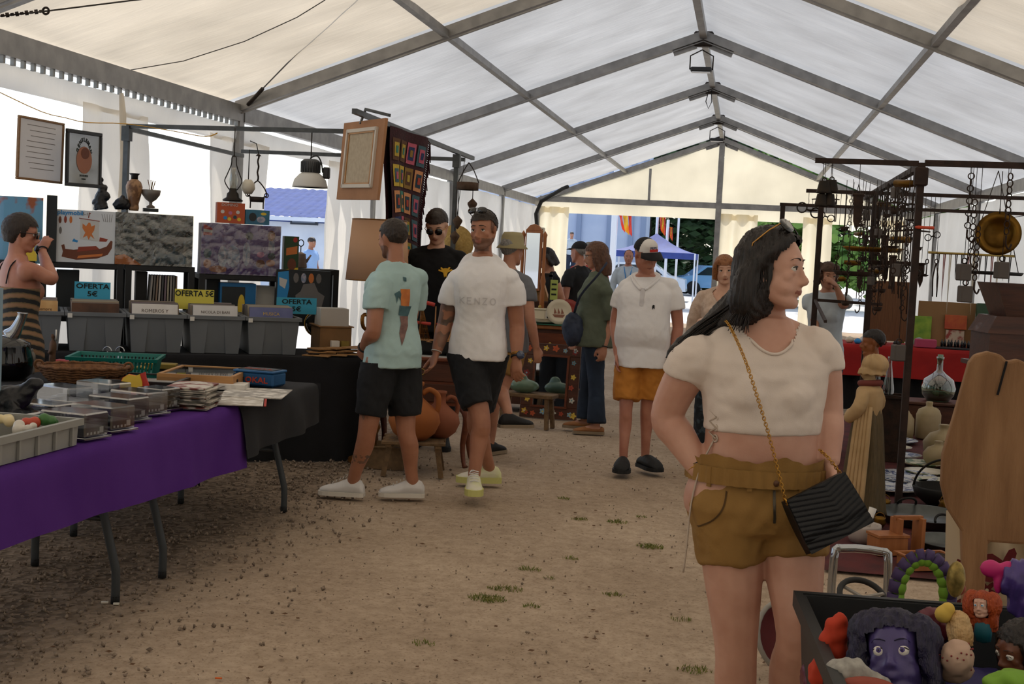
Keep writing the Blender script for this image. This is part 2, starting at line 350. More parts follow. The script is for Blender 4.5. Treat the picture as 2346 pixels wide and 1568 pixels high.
# ---- tent
M('aluminium', (.33, .32, .31), .45, .55, col2=(.24, .235, .23), scale=6, bump=.05)
M('galvanised', (.36, .36, .35), .5, .5, col2=(.28, .28, .27), scale=20)
M('dark_iron', '#2b2624', .6, .6, col2='#3a2f29', scale=30, bump=.1)
sheet_mat('roof_white', (1.0, .985, .95), .27, .45, .55, (.35, 3, 1), 2.2)
sheet_mat('roof_cream', (1.0, .86, .66), .36, .5, .45, (.5, 2.5, 1), 2.6)
sheet_mat('wall_canvas', (1.0, .94, .84), .42, .5, .3, (1, 3, .4), 3)
sheet_mat('gable_canvas', (1.0, .90, .68), .46, .5, .25, (2, 1, .5), 2.5)
CEIL = thing('ceiling', None, None); tag(CEIL, label='white fabric tent roof on grey metal ribs', kind='structure')
for k in range(8):
    y0, y1 = RIBS[k]-.001, RIBS[k+1]-.001; cream = RIBS[k+1] < 13
    for sgn in (-1, 1):
        def fn(u, v, y0=y0, y1=y1, sgn=sgn, cream=cream, k=k):
            d = (TW+.16)*u; x = RX+sgn*d; y = y0+(y1-y0)*v; e = sin(pi*v); e2 = sin(pi*u)
            wv = nz((d*.6+k*9, y*2.6, sgn*5), 1, .018)*e+nz((d*2.2, y*5.5, sgn), 1, .006)*e
            ss = (.05 if not cream else .11)
            tens = abs(((u-v*.9+3) % 1)-.5)*.05*e*e2 if cream else 0
            return V((x, y, roofz(x)+.095-ss*e*(.3+.7*e2)+wv-tens))
        mb = MB(); mb.grid(fn, 40, 60); mb.build('roof_sheet', 'roof_cream' if cream else 'roof_white', CEIL)
def beamY(name, x, z, w, h, y0=YS, y1=YE, par=CEIL): MB().box((x, (y0+y1)/2, z), (w, y1-y0, h)).build(name, 'aluminium', par)
for y in RIBS:
    for sgn in (-1, 1):
        mb = MB(); a, b = V((RX, y, RH-.02)), V((RX+sgn*TW, y, EV-.02)); mb.bar(a, b, .10, .17, up=(0, 1, 0))
        d = (b-a).normalized()
        mb.bar(a+d*.10-V((0, 0, .085)), a+d*.42-V((0, 0, .085)), .09, .05, up=(0, 1, 0))
        mb.bar(a+V((0, -.056, .06)), b+V((0, -.056, .06)), .014, .03, up=(0, 1, 0)); mb.bar(a+V((0, -.056, -.075)), b+V((0, -.056, -.075)), .014, .02, up=(0, 1, 0))
        mb.build('rafter', 'aluminium', CEIL)
    MB().box((RX, y, RH-.06), (.26, .13, .2), bev=.02).build('ridge_bracket', 'dark_iron', CEIL)
for k in range(8):
    y0, y1 = RIBS[k]+.05, RIBS[k+1]-.05
    beamY('ridge_beam', RX, RH-.02, .09, .09, y0, y1)
    for sgn in (-1, 1):
        beamY('purlin', RX+sgn*PX, roofz(RX+PX)-.03, .07, .07, y0, y1)
        x = RX+sgn*(TW-.02); beamY('eave_beam', x, EV-.07, .09, .17, y0, y1)
# wire braces, hooks, ridge flood lamps
M('steel_wire', '#4a4744', .5, .7); M('black_rubber', '#191817', .6)
def wire(name, pts, r, lab, par=None, cat='cable', mat='steel_wire', group=None): return MB().tube(pts, r, 6).build(name, mat, par, lab, cat, group)
wire('brace_cable', [AT(600, 205, 12.7), AT(805, -5, 10.9), AT(1000, -190, 9.2)], .007, None, CEIL, None)
wire('brace_cable', [AT(0, 37, 8.2), AT(110, 25, 8.35), AT(310, 0, 8.7), AT(700, -40, 9.3)], .006, None, CEIL, None)
for i in range(9): wire('turnbuckle', [AT(2+i*11, 36-i*1.2, 8.18+.02*i), AT(10+i*11, 35-i*1.2, 8.19+.02*i)], .017 if i % 2 else .011, None, CEIL, None, 'dark_iron')
MB().torus(AT(105, 25, 8.34), .022, .008, (0, 1, 0)).build('shackle', 'dark_iron', CEIL)
wire('turnbuckle', [AT(568, 240, 12.85), AT(585, 222, 12.78), AT(602, 203, 12.7)], .02, None, CEIL, None, 'dark_iron')
for i in range(34):
    y = 8.4+i*.135; MB().box((XL+.03, y, EV-.175), (.03, .028, .065)).build('hook', 'galvanised', CEIL)
M('lamp_housing', '#2a2a2c', .5); M('lamp_face', (.75, .76, .78), .3)
for y, lab in ((RIBS[5], 'black floodlight hanging under the nearest visible roof ridge bracket'), (RIBS[7], 'small black floodlight hanging under the second to last ridge bracket')):
    L = thing('floodlight', lab, 'lamp', (RX, y-.25, RH-.5), group='ridge floodlights')
    MB().box((0, 0, 0), (.28, .14, .06), bev=.015).build('housing', 'lamp_housing', L)
    MB().box((0, 0, -.034), (.24, .11, .01)).build('lens', 'lamp_face', L)
    mb = MB(); mb.tube([(-.15, 0, 0), (-.15, 0, .18), (0, 0, .26), (.15, 0, .18), (.15, 0, 0)], .009, 6); mb.build('bracket', 'dark_iron', L)
MB().tube([(RX-.06, RIBS[6]-.06, RH-.1), (RX-.1, RIBS[6]-.1, RH-.3), (RX-.05, RIBS[6]-.1, RH-.42), (RX, RIBS[6]-.1, RH-.3), (RX-.02, RIBS[6]-.06, RH-.1)], .008, 6).build('cable_loop', 'black_rubber', CEIL)
# ---- side walls
M('strap', '#c99a3a', .8)
def sheet(name, X, y0, y1, z0, z1, amp, freq, par, mat='wall_canvas', ph=0, nv=24):
    L = y1-y0; nu = max(8, int(L*22))
    def fn(u, v):
        y = y0+L*u; z = z0+(z1-z0)*v; a = amp*(.35+.65*sin(pi*min(1, v*1.0))) 
        return V((X+a*sin(y*freq+ph+sin(z*1.3+ph)*.5)+nz((y*1.2, z*1.2, X), 1, amp*.9), y+nz((y*2, z*3, 3), 1, amp*.5), z))
    mb = MB(); mb.grid(fn, nu, nv); return mb.build(name, mat, par)
WL = thing('wall_left', None, None); tag(WL, label='white canvas side wall with clear window sheets and curtains', kind='structure')
WR = thing('wall_right', None, None); tag(WR, label='white canvas side wall behind the iron stall', kind='structure')
TOPZ = EV-.2
for y in RIBS:
    for X, par in ((XL, WL), (XR, WR)):
        MB().box((X, y, EV/2), (.11, .13, EV)).build('post', 'aluminium', par)
sheet('wall_sheet', XL, -7, 12.88, 2.56, TOPZ, .03, 3.1, WL, nv=6)
sheet('wall_sheet', XL, -7, 12.88, 0, .92, .03, 3, WL, nv=8)
wins = [(5.2, 6.6), (6.95, 9.74), (10.81, 12.2)]
for i, (a, b) in enumerate(wins):
    o = sheet('window_%d' % (i+1), XL, a-.02, b+.02, .9, 2.58, .012, 1.2, None, None, nv=8); o.data.materials.append(clear_mat('clear_film', (.97, .98, 1), .06, .12, .06))
    tag(o, label='clear plastic window sheet in the canvas wall', kind='structure')
prev = -7
for a, b in wins+[(12.88, 0)]:
    if a > prev+.05: sheet('wall_sheet', XL+.02, prev-.03, a+.03, .85, 2.6, .05, 13, WL, ph=a)
    prev = b
MB().tube([(XL+.05, 10.28, 2.74), (XL+.06, 10.3, 2.55), (XL+.09, 10.25, 2.2), (XL+.07, 10.3, 1.7), (XL+.06, 10.25, 1.3)], [.02, .03, .018, .035, .03], 8).build('bunched_curtain', 'wall_canvas', WL)
sheet('wall_sheet', XL, 12.95, 17.88, 2.55, TOPZ, .03, 3, WL, nv=6)
sheet('wall_sheet', XL, 12.95, 13.85, 0, 2.6, .05, 9, WL)
sheet('curtain', XL+.03, 15.93, 17.9, 0, 2.62, .07, 14, WL)
for k in range(5, 8): sheet('wall_sheet', XL, RIBS[k]+.06 if k > 4 else 0, RIBS[k+1]-.06, 0, TOPZ+.02, .05, 7, WL, ph=k)
for k in range(0, 8): sheet('wall_sheet', XR, RIBS[k]+.06, RIBS[k+1]-.06, 0, TOPZ+.02, .05, 5, WR, ph=k)
# ---- far gable
WB = thing('wall_back', None, None); tag(WB, label='gable end wall with grey frame, valance and bunched curtains', kind='structure')
mb = MB(); mb.box((RX, YE, 2.96), (2*TW-.1, .1, .14)); mb.build('gable_beam', 'aluminium', WB)
MB().box((RX, YE, RH/2-.05), (.13, .14, RH-.1)).build('gable_post', 'aluminium', WB)
MB().box((-2.45, YE, 3.42), (.06, .06, .78)).build('gable_strut', 'aluminium', WB)
for sgn in (-1, 1):
    def fn(u, v, sgn=sgn):
        x = RX+sgn*(.07+(TW-.1)*u); zt = roofz(x)-.06; z = 2.62+(zt-2.62)*v; return V((x, YE+.06+nz((x, z, 0), 1.5, .03), z))
    mb = MB(); mb.grid(fn, 40, 16); mb.build('gable_sheet', 'gable_canvas', WB)
def gcurt(x0, x1, amp, fr):
    def fn(u, v):
        x = x0+(x1-x0)*u; z = .02+2.75*v; return V((x+nz((x*3, z, 1), 1, .04), YE+.02+amp*sin(x*fr+sin(z)*.6), z))
    mb = MB(); mb.grid(fn, 60, 16); mb.build('curtain', 'gable_canvas', WB)
gcurt(-5.2, -4.45, .06, 16); gcurt(-.66, .26, .07, 15); gcurt(1.35, 2.05, .06, 17); gcurt(3.2, 3.8, .05, 14)
# unseen rear sheet behind the camera, added full height to dim the foreground
for sgn in (-1, 1):
    def fn(u, v, sgn=sgn): x = RX+sgn*TW*u; zt = roofz(x); return V((x, YS, .02+(zt-.02)*v))
    mb = MB(); mb.grid(fn, 8, 4); mb.build('gable_sheet', 'gable_canvas', WB)
# cable bundle and switch box at the far left corner post
wire('cable_bundle', [AT(1232, 640, 32.3), AT(1233, 560, 32.3), AT(1228, 490, 32.2), AT(1240, 462, 32.2), AT(1290, 432, 31.8), AT(1300, 428, 31.6)], .05, None, WB, None, 'black_rubber')
M('switch_box', '#c9bfa8', .5); M('button_blue', '#3b6fae', .4); M('button_red', '#b3362c', .4)
S = thing('switch_box', 'beige electric switch box on the far corner post', 'switch box', AT(1236, 538, 31.9))
MB().box((0, 0, 0), (.26, .12, .36), bev=.02).build('case', 'switch_box', S); MB().box((.0, -.065, .09), (.18, .02, .1)).build('display', 'lamp_housing', S)
for i in range(2): MB().cyl((-.06+.12*i, -.06, -.03), (-.06+.12*i, -.085, -.03), .03).build('button', 'button_blue', S)
MB().cyl((.06, -.06, -.14), (.06, -.09, -.14), .035).build('button', 'button_red', S)
# seam lines of the drawn-back cream ceiling
wire('ceiling_cord', [AT(290, 162, 10.6), AT(420, 140, 10.5), AT(560, 95, 10.35), AT(680, 40, 10.1), AT(740, 3, 9.9), AT(800, -40, 9.7)], .004, None, CEIL, None)
# ================================================================ outside
M('blue_tiles', '#27407c', .8, col2='#31498a', scale=3); M('white_wall', '#dfe6f2', .8, col2='#cdd6e6', scale=1.2); M('grille', '#39414e', .6); M('pale_pane', '#7d8da6', .3)
B = thing('blue_roofed_building', 'low white building with blue tiled roof outside the side opening', 'building', (-12.4, 38, 0))
MB().box((0, .15, 1.0), (6.2, .3, 2.3)).build('wall', 'white_wall', B)
rf = MB().box((0, 2.2, 2.15), (6.4, .05, .2)).build('roof', 'blue_tiles', B)
mb = MB()
def fn(u, v):
    x = -3.2+6.4*u; return V((x, -.55+v*3.6, 2.28+v*.98+.035*abs(sin(x*11))+.012*((v*9) % 1)))
mb.grid(fn, 120, 18, smooth=False); mb.build('tile_slope', 'blue_tiles', B)
MB().box((0, -.5, 2.24), (6.4, .1, .12)).build('gutter', 'white_wall', B)
p = AT(693, 502, 37.8)-V((-12.4, 38, 0))
w = MB().box((p.x, -.04, p.z), (.86, .06, .34)).build('window', 'grille', B); MB().box((p.x, -.08, p.z), (.72, .04, .22)).build('pane', 'pale_pane', w)
# white hall seen beyond the far end
M('hall_wall', '#c3cde2', .8, col2='#b3c0d9', scale=.8); M('hall_rib', '#8796b3', .7)
B = thing('metal_clad_hall', 'tall pale blue grey hall beyond the far opening', 'building', (-8.6, 60, 0))
MB().box((0, 1, 4), (8.2, 2, 8)).build('wall', 'hall_wall', B)
for x in (-1.9, -.3, 1.0, 2.4, 3.4, 3.95): MB().box((x, -.06, 4), (.22, .16, 8)).build('rib', 'hall_rib', B)
# trees
M('leaf_dark', '#2f4a22', .8, col2='#1e3218', scale=2); M('leaf_light', '#6f8f3c', .8, col2='#4f7530', scale=2); M('bark', '#4a3d35', .9, col2='#332a24', scale=6)
def tree_at(x, y, h, cr, mat, lab, n=5200, seed=1, zlow=.6):
    T = thing('tree', lab, 'tree', (x, y, -.05), group='trees beyond the far opening'); r2 = random.Random(seed)
    mb = MB(); mb.tube([(0, 0, 0), (.1, .05, h*.3), (-.05, 0, h*.6), (.05, 0, h*.85)], [.34, .27, .2, .06], 10)
    for i in range(5):
        a = i*1.25; mb.tube([(0, 0, h*(.35+.08*i)), (cos(a)*cr*.4, sin(a)*cr*.4, h*(.5+.08*i)), (cos(a)*cr*.75, sin(a)*cr*.75, h*(.58+.08*i))], [.12, .07, .02], 6)
    mb.build('trunk', 'bark', T); mb = MB()
    cl = [(V((r2.uniform(-1, 1)*cr*.75, r2.uniform(-1, 1)*cr*.75, zlow+(h-zlow)*r2.random())), r2.uniform(.5, 1.1)*cr*.45) for _ in range(34)]
    for i in range(n):
        c, q = cl[i % 34]; d = V((r2.gauss(0, 1), r2.gauss(0, 1), r2.gauss(0, 1))).normalized()*q*r2.uniform(.6, 1.05); p = c+d; s = r2.uniform(.16, .40)
        x_, y_, _ = basis(d+V((r2.uniform(-.6, .6), r2.uniform(-.6, .6), r2.uniform(-.3, .8)))); mb.add([p-x_*s, p-y_*s*.5, p+x_*s, p+y_*s*.5], [(0, 1, 2, 3)])
    mb.build('foliage', mat, T)
for i, (x, y, h, cr, m, lab, zl) in enumerate([(-5.2, 68, 10, 2.6, 'leaf_dark', 'dark tree beside the pale hall', .5), (-.9, 70, 11, 2.7, 'leaf_dark', 'big dark tree behind the blue gazebo', .4), (3.6, 74, 10, 2.6, 'leaf_dark', 'dark tree behind the gable post', .4), (-3.2, 82, 12, 3.6, 'leaf_dark', 'tall dark tree furthest back behind the flags', .5),
        (2.6, 52, 8, 2.4, 'leaf_light', 'sunny light green tree between the bunched gable curtains', .6), (1.6, 86, 12, 3.6, 'leaf_dark', 'tall dark tree furthest back behind the gable post', .4), (7.2, 62, 9, 2.6, 'leaf_light', 'light green tree behind the iron stall', .6)]):
    tree_at(x, y, h, cr, m, lab, seed=i+4, zlow=zl)
# gazebo
M('gazebo_blue', '#33468e', .7, col2='#2b3b7c', scale=4); M('white_pole', '#d9dee8', .5)
gp = AT(1505, 535, 44); ge = AT(1505, 578, 44).z; hw = 1.35
Gz = thing('gazebo', 'blue pop-up gazebo standing outside the far opening', 'gazebo', (gp.x, 44, 0))
mb = MB(); zt = gp.z; c = [(-hw, -hw), (hw, -hw), (hw, hw), (-hw, hw)]
for i in range(4):
    a, b = c[i], c[(i+1) % 4]
    def fn(u, v, a=a, b=b): e = V((a[0]+(b[0]-a[0])*u, a[1]+(b[1]-a[1])*u, ge)); q = e.lerp(V((0, 0, zt)), v); q.z -= .12*sin(pi*v)*(1-v*.3); return q
    mb.grid(fn, 10, 8)
    mb.add([(a[0], a[1], ge), (b[0], b[1], ge), (b[0], b[1], ge-.2), (a[0], a[1], ge-.2)], [(0, 1, 2, 3)])
mb.build('canopy', 'gazebo_blue', Gz)
for q in c: MB().box((q[0], q[1], ge/2), (.05, .05, ge)).build('pole', 'white_pole', Gz)
M('flag_red', '#d8402f', .8); M('flag_yellow', '#e6b52e', .8)
def flag(px, py0, py1, Y, lab, w):
    a, b = AT(px, py0, Y), AT(px, py1, Y); F = thing('flag', lab, 'flag', (a.x, Y, 0), group='red and yellow flags outside')
    MB().cyl((0, 0, 0), (0, 0, a.z+.25), .05, n=10).build('pole', 'white_pole', F)
    H = a.z-b.z
    for k, (c0, c1, m) in enumerate(((0, .28, 'flag_red'), (.28, .72, 'flag_yellow'), (.72, 1, 'flag_red'))):
        mb = MB(); mb.grid(lambda u, v: V((.06+w*(c0+(c1-c0)*u)*(1-.25*v)+.35*v*w, .1*sin(v*6+u*3), a.z-H*v*(.75+.25*(c0+(c1-c0)*u))-.15*w*u)), 6, 12); mb.build('stripe', m, F)
flag(1413, 490, 537, 42, 'drooping red and yellow flag on the white pole', .42); flag(1507, 492, 540, 46, 'thin red and yellow flag above the gazebo', .22); flag(1530, 520, 552, 47, 'small red flag furthest behind the gazebo', .12)
for px, Y, r_, lab in ((1404, 41, .085, 'thick white pole outside the far opening'), (1552, 47, .04, 'thin pale lamp pole right of the gazebo top')):
    a = AT(px, 560, Y); MB().cyl((0, 0, 0), (0, 0, 5.4), r_, n=12).build('pole_mast', 'white_pole', label=lab, cat='pole', loc=(a.x, Y, 0))
# parked cars beyond
M('car_paint_silver', '#c8d4e4', .25, .3, coat=.5); M('car_paint_blue', '#6f9fd0', .25, .3, coat=.5); M('car_glass', '#1d2733', .08); M('tyre', '#141414', .8)
def car(px, py, Y, paint, lab, rz):
    g = AT(px, py, Y); K = thing('car', lab, 'car', (g.x, Y, 0), rz, 'parked cars outside')
    side = [(-2, .35), (-2.05, .75), (-1.3, .9), (-.7, 1.38), (.75, 1.4), (1.4, .95), (2.0, .82), (2.05, .35)]
    MB().prism(side, (0, .82, 0), (1, 0, 0), (0, 0, 1), 1.64).build('body', paint, K)
    for yy in (-.83, .83):
        MB().prism([(-1.1, .93), (-.62, 1.3), (.68, 1.32), (1.15, .95)], (0, yy+.01, 0), (1, 0, 0), (0, 0, 1), .02).build('side_window', 'car_glass', K)
        for xx in (-1.25, 1.25): MB().cyl((xx, yy-.1, .32), (xx, yy+.1, .32), .32, n=18).build('wheel', 'tyre', K)
car(1640, 640, 62, 'car_paint_blue', 'blue car parked behind the cream-topped woman', 15); car(1455, 630, 52, 'car_paint_silver', 'silver car parked beyond the blue gazebo', 0)
car(1360, 560, 56, 'car_paint_silver', 'pale van-like car near the hall', 0)
# ================================================================ people
def skin_mat(name, c, c2, rough=.48):
    m = M(name, c, rough, col2=c2, scale=9, bump=.04, bscale=180, sss=.08); return m
skin_mat('skin_fair', '#c79a86', '#b98a76'); skin_mat('skin_tan', '#a8745a', '#99664d'); skin_mat('skin_warm', '#b9866c', '#a97660'); skin_mat('skin_red', '#b57e68', '#a56c58'); skin_mat('skin_pale', '#d0a48c', '#c0937b')
skin_mat('stubble', '#7d5846', '#6b4a3a'); skin_mat('lip', '#8f5548', '#985c50'); skin_mat('tattoo', '#5b4a40', '#8a6450')
M('hair_black', '#15110f', .38, col2='#241b18', scale=20, stretch=(6, 6, .8), bump=.4, bscale=60); M('hair_dark', '#241b16', .5, col2='#31251d', scale=20, stretch=(6, 6, 1.2), bump=.4, bscale=60); M('hair_brown', '#4a2f22', .5, col2='#65432f', scale=20, stretch=(6, 6, .8), bump=.4, bscale=50)
M('hair_auburn', '#7a4a2a', .5, col2='#96633c', scale=18, stretch=(6, 6, .8), bump=.4, bscale=50); M('hair_grey', '#8d8a86', .6, col2='#6c6966', scale=20, stretch=(6, 6, 1), bump=.4, bscale=50); M('hair_curly', '#3a2418', .6, col2='#54372a', scale=25, bump=.8, bscale=40)
M('eye_white', '#d8d2ca', .2); M('iris', '#3a2a1c', .2); M('pupil', '#0c0a09', .15); M('shade_lens', '#0d0d0e', .12, coat=.5); M('frame_gold', '#b98a4a', .3, .9); M('frame_black', '#141314', .35)
def seg(pts, t):
    """smooth point on a joint chain"""
    n = len(pts)-1; x = t*n; i = min(int(x), n-1); f = x-i
    p0, p1, p2, p3 = pts[max(i-1, 0)], pts[i], pts[i+1], pts[min(i+2, n)]
    return .5*((2*p1)+(p2-p0)*f+(2*p0-5*p1+4*p2-p3)*f*f+(3*p1-p0-3*p2+p3)*f**3)
def smoothpts(pts, k): pts = [V(p) for p in pts]; return [seg(pts, i/(k*(len(pts)-1))) for i in range(k*(len(pts)-1)+1)]
def smoothvals(v, k): return [q.x for q in smoothpts([(a, 0, 0) for a in v], k)]
def limb(mb, pts, rad_, n=12, k=4, flat=1.0, up=None): mb.tube(smoothpts(pts, k), smoothvals(rad_, k), n, flat=flat, up=up)
def hand(mb, w, d, nrm, side, s=1.0, curl=(.35, .45, .5, .55), spread=.06, thumb=.6):
    """palm, four bent fingers of different length and a thumb from the side of the palm"""
    w, d, nrm = V(w), V(d).normalized(), V(nrm).normalized(); nrm = (nrm-d*nrm.dot(d)).normalized(); t = d.cross(nrm).normalized()*side
    L = .088*s
    rings = []
    for k, (u, wd, th) in enumerate(((-.1, .026, .021), (.12, .03, .019), (.45, .039, .017), (.8, .043, .015), (1.02, .040, .012))):
        rings.append(mb.ring(w+d*L*u, wd*s, th*s, x=t, y=nrm, n=12, p=.8))
    mb.loft(rings)
    for i, (o, ln) in enumerate(((.031, .072), (.0105, .080), (-.0105, .074), (-.031, .058))):
        p = w+d*L*.95+t*o*s; a = 0; dd = (d+t*spread*(1.5-i)).normalized(); pts = [p-dd*.02*s, p]; q = p
        for j, fr in enumerate((.45, .31, .24)):
            a += curl[i]*(1.0 if j else .8); v = (dd*cos(a)+nrm*sin(a)); q = q+v*ln*s*fr; pts.append(q)
        mb.tube(smoothpts(pts, 2), smoothvals([.0095*s, .0095*s, .0088*s, .008*s, .006*s], 2), 8)
    p = w+d*L*.25+t*.028*s; v = (d*.72+t*.62+nrm*.28).normalized(); q = p+v*.045*s; v2 = (d*.93+t*.18+nrm*thumb*.6).normalized(); q2 = q+v2*.032*s; q3 = q2+(d+nrm*thumb*.5).normalized()*.025*s
    mb.tube(smoothpts([p-v*.03*s, p, q, q2, q3], 2), smoothvals([.014*s, .0145*s, .0115*s, .0105*s, .0075*s], 2), 8)
def head_shape(mb, X, fem=0, fat=0.0, beard=0, nose=1.0, ears=1):
    """head centred between the ears; +y is the face, eyes at z=0"""
    o = mb.X; mb.X = X; w = 1-.05*fem+fat*.08
    mb.ball((0, -.014, .036), (.074*w, .094, .083), 24, 16)             # cranium
    mb.ball((0, .030, .014), (.064*w, .060, .076), 22, 14)              # forehead and face
    mb.ball((0, .032, -.046), (.053*w, .057, .064), 22, 14)             # mid face
    mb.tube(smoothpts([(0, .02, -.02), (0, .030, -.060), (0, .040, -.088), (0, .048, -.108)], 2), smoothvals([.060*w, .054*w, .040*w, .022], 2), 18)   # jaw taper
    for s in (-1, 1):
        limb(mb, [(s*.052*w, -.008, -.030), (s*.047*w, .006, -.068), (s*.028*w, .045, -.094), (s*.006, .070, -.104)], [.022, .020+fat*.006, .019+fat*.005, .017], 12)
        mb.ball((s*.044*w, .026, -.050), (.020+fat*.006, .036, .032), 12, 8)                # cheek
        if fat: mb.ball((s*.034, .046, -.060), (.022+.010*fat, .030, .026), 12, 8); mb.ball((0, .035, -.098), (.038, .036, .020+.008*fat), 12, 8)
        c_ = 1-.16*fem; mb.ball((s*.041*w, .055, -.026), (.022*c_, .024*c_, .022*c_), 12, 8)     # cheekbone
        mb.ball((s*.025, .0775, .024), (.025, .0115, .010), 12, 8)      # brow ridge
        mb.ball((s*.031, .0765, .0105), (.018, .0095, .0062), 12, 8)    # upper lid
        mb.ball((s*.031, .0735, -.0145), (.018, .0095, .006), 12, 8)    # lower lid
        mb.ball((s*.0115, .0965*nose, -.0455), (.0085, .011, .007), 10, 7) # nostril wing
        if ears:
            mb.ball((s*.073*w, -.012, -.010), (.008, .019, .032), 12, 9, rot=Euler((rad(-12), rad(s*10), rad(-s*25))).to_matrix()); mb.ball((s*.071*w, -.003, -.038), (.008, .011, .012), 8, 6)
    mb.tube(smoothpts([(0, .078, .020), (0, .087, -.004), (0, .099*nose, -.026), (0, .1085*nose, -.0385), (0, .096, -.049)], 2), smoothvals([.009, .0085, .0098, .0115, .008], 2), 10)
    mb.ball((0, .068, -.104), (.019, .016, .016), 12, 8)                # chin
    mb.ball((0, .0775, -.062), (.026, .013, .010), 12, 8)               # muzzle
    mb.ball((0, .0860, -.0665), (.0195, .0085, .0042), 14, 8); mb.ball((0, .0850, -.0755), (.0165, .0088, .0048), 14, 8)
    mb.X = o
FACE = dict(eye=(.0305, .079, -.001))
def eyes(P, X, mat='iris', look=(0, 0), r=.0128):
    for s in (-1, 1):
        c = V((s*.031, .0715, -.002)); mb = MB(); mb.X = X; d = V((look[0], 1, look[1])).normalized()
        mb.ball(c, r, 14, 10, 0); x, y, _ = basis(d)
        mb.ball(c+d*r*.62, (r*.5, r*.5, r*.5), 12, 8, 1); mb.ball(c+d*r*.86, (r*.28, r*.28, r*.28), 10, 7, 2)
        mb.build('eye', ['eye_white', mat, 'pupil'], P)
        mb = MB(); mb.X = X; mb.tube([c+V((-.0165, .008, .001)), c+V((-.008, .0128, .0052)), c+V((.003, .0135, .0056)), c+V((.0165, .007, .002))], [.0013, .0022, .0024, .0013], 6); mb.build('eyelash', 'hair_black', P)
def brows(P, X, mat, thick=.0035, z=.021, tilt=0):
    for s in (-1, 1):
        mb = MB(); mb.X = X; mb.tube(smoothpts([(s*.012, .0885, z+.001-tilt), (s*.026, .0895, z+.006), (s*.041, .082, z+.006+tilt), (s*.051, .070, z-.001+tilt)], 2), smoothvals([thick*.8, thick, thick*.8, thick*.3], 2), 6, flat=.5); mb.build('eyebrow', mat, P)
def shades(P, X, lens='shade_lens', frame='frame_black', rx=.029, ry=.023, big=1.0, name='sunglasses'):
    """a pair of sunglasses whose lenses sit at the head frame X's eye line"""
    S = MB(); S.X = X
    for s in (-1, 1):
        c = V((s*.033*big, .101, -.003)); S.loft([S.ring(c+V((0, -.003, 0)), rx*big, ry*big, x=V((1, -.18*s, 0)).normalized(), y=V((0, 0, 1)), n=16, p=.85), S.ring(c+V((0, .002, 0)), rx*big*.98, ry*big*.98, x=V((1, -.18*s, 0)).normalized(), y=V((0, 0, 1)), n=16, p=.85)])
    o = S.build(name, lens, P)
    F = MB(); F.X = X; F.tube([(-.008, .104, .008), (0, .106, .010), (.008, .104, .008)], .0022, 6); F.build('bridge', frame, o)
    for s in (-1, 1): F = MB(); F.X = X; F.tube([(s*.060*big, .094, .006), (s*.076, .06, .006), (s*.079, .0, .002), (s*.078, -.02, -.016)], .0025, 6); F.build('temple', frame, o)
    return o
def hair_cap(P, X, mat, vox=.007, line=None, thick=1.07, extra=None, rough=.0035, name='hair', sm=2):
    """close cropped hair: a shell over the cranium above the hairline"""
    mb = MB(); mb.X = X; t = thick
    mb.ball((0, -.013, .036), (.0755*t, .0955*t, .0845*t), 24, 16); mb.ball((0, .026, .040), (.064*t, .062*t, .060*t), 18, 12)
    if extra: extra(mb)
    Xi = X.inverted()
    def hole(c):
        q = Xi@c; return (line or (lambda q: q.z < .05-.55*max(0, .03-q.y) if q.y > -.02 else q.z < .022-(-.02-q.y)*1.1))(q)
    me = remesh(mb, vox, sm, disp=lambda c, n: nz(c, 160, rough)+nz(c, 60, rough), holes=hole); return link(name, me, mat, P)
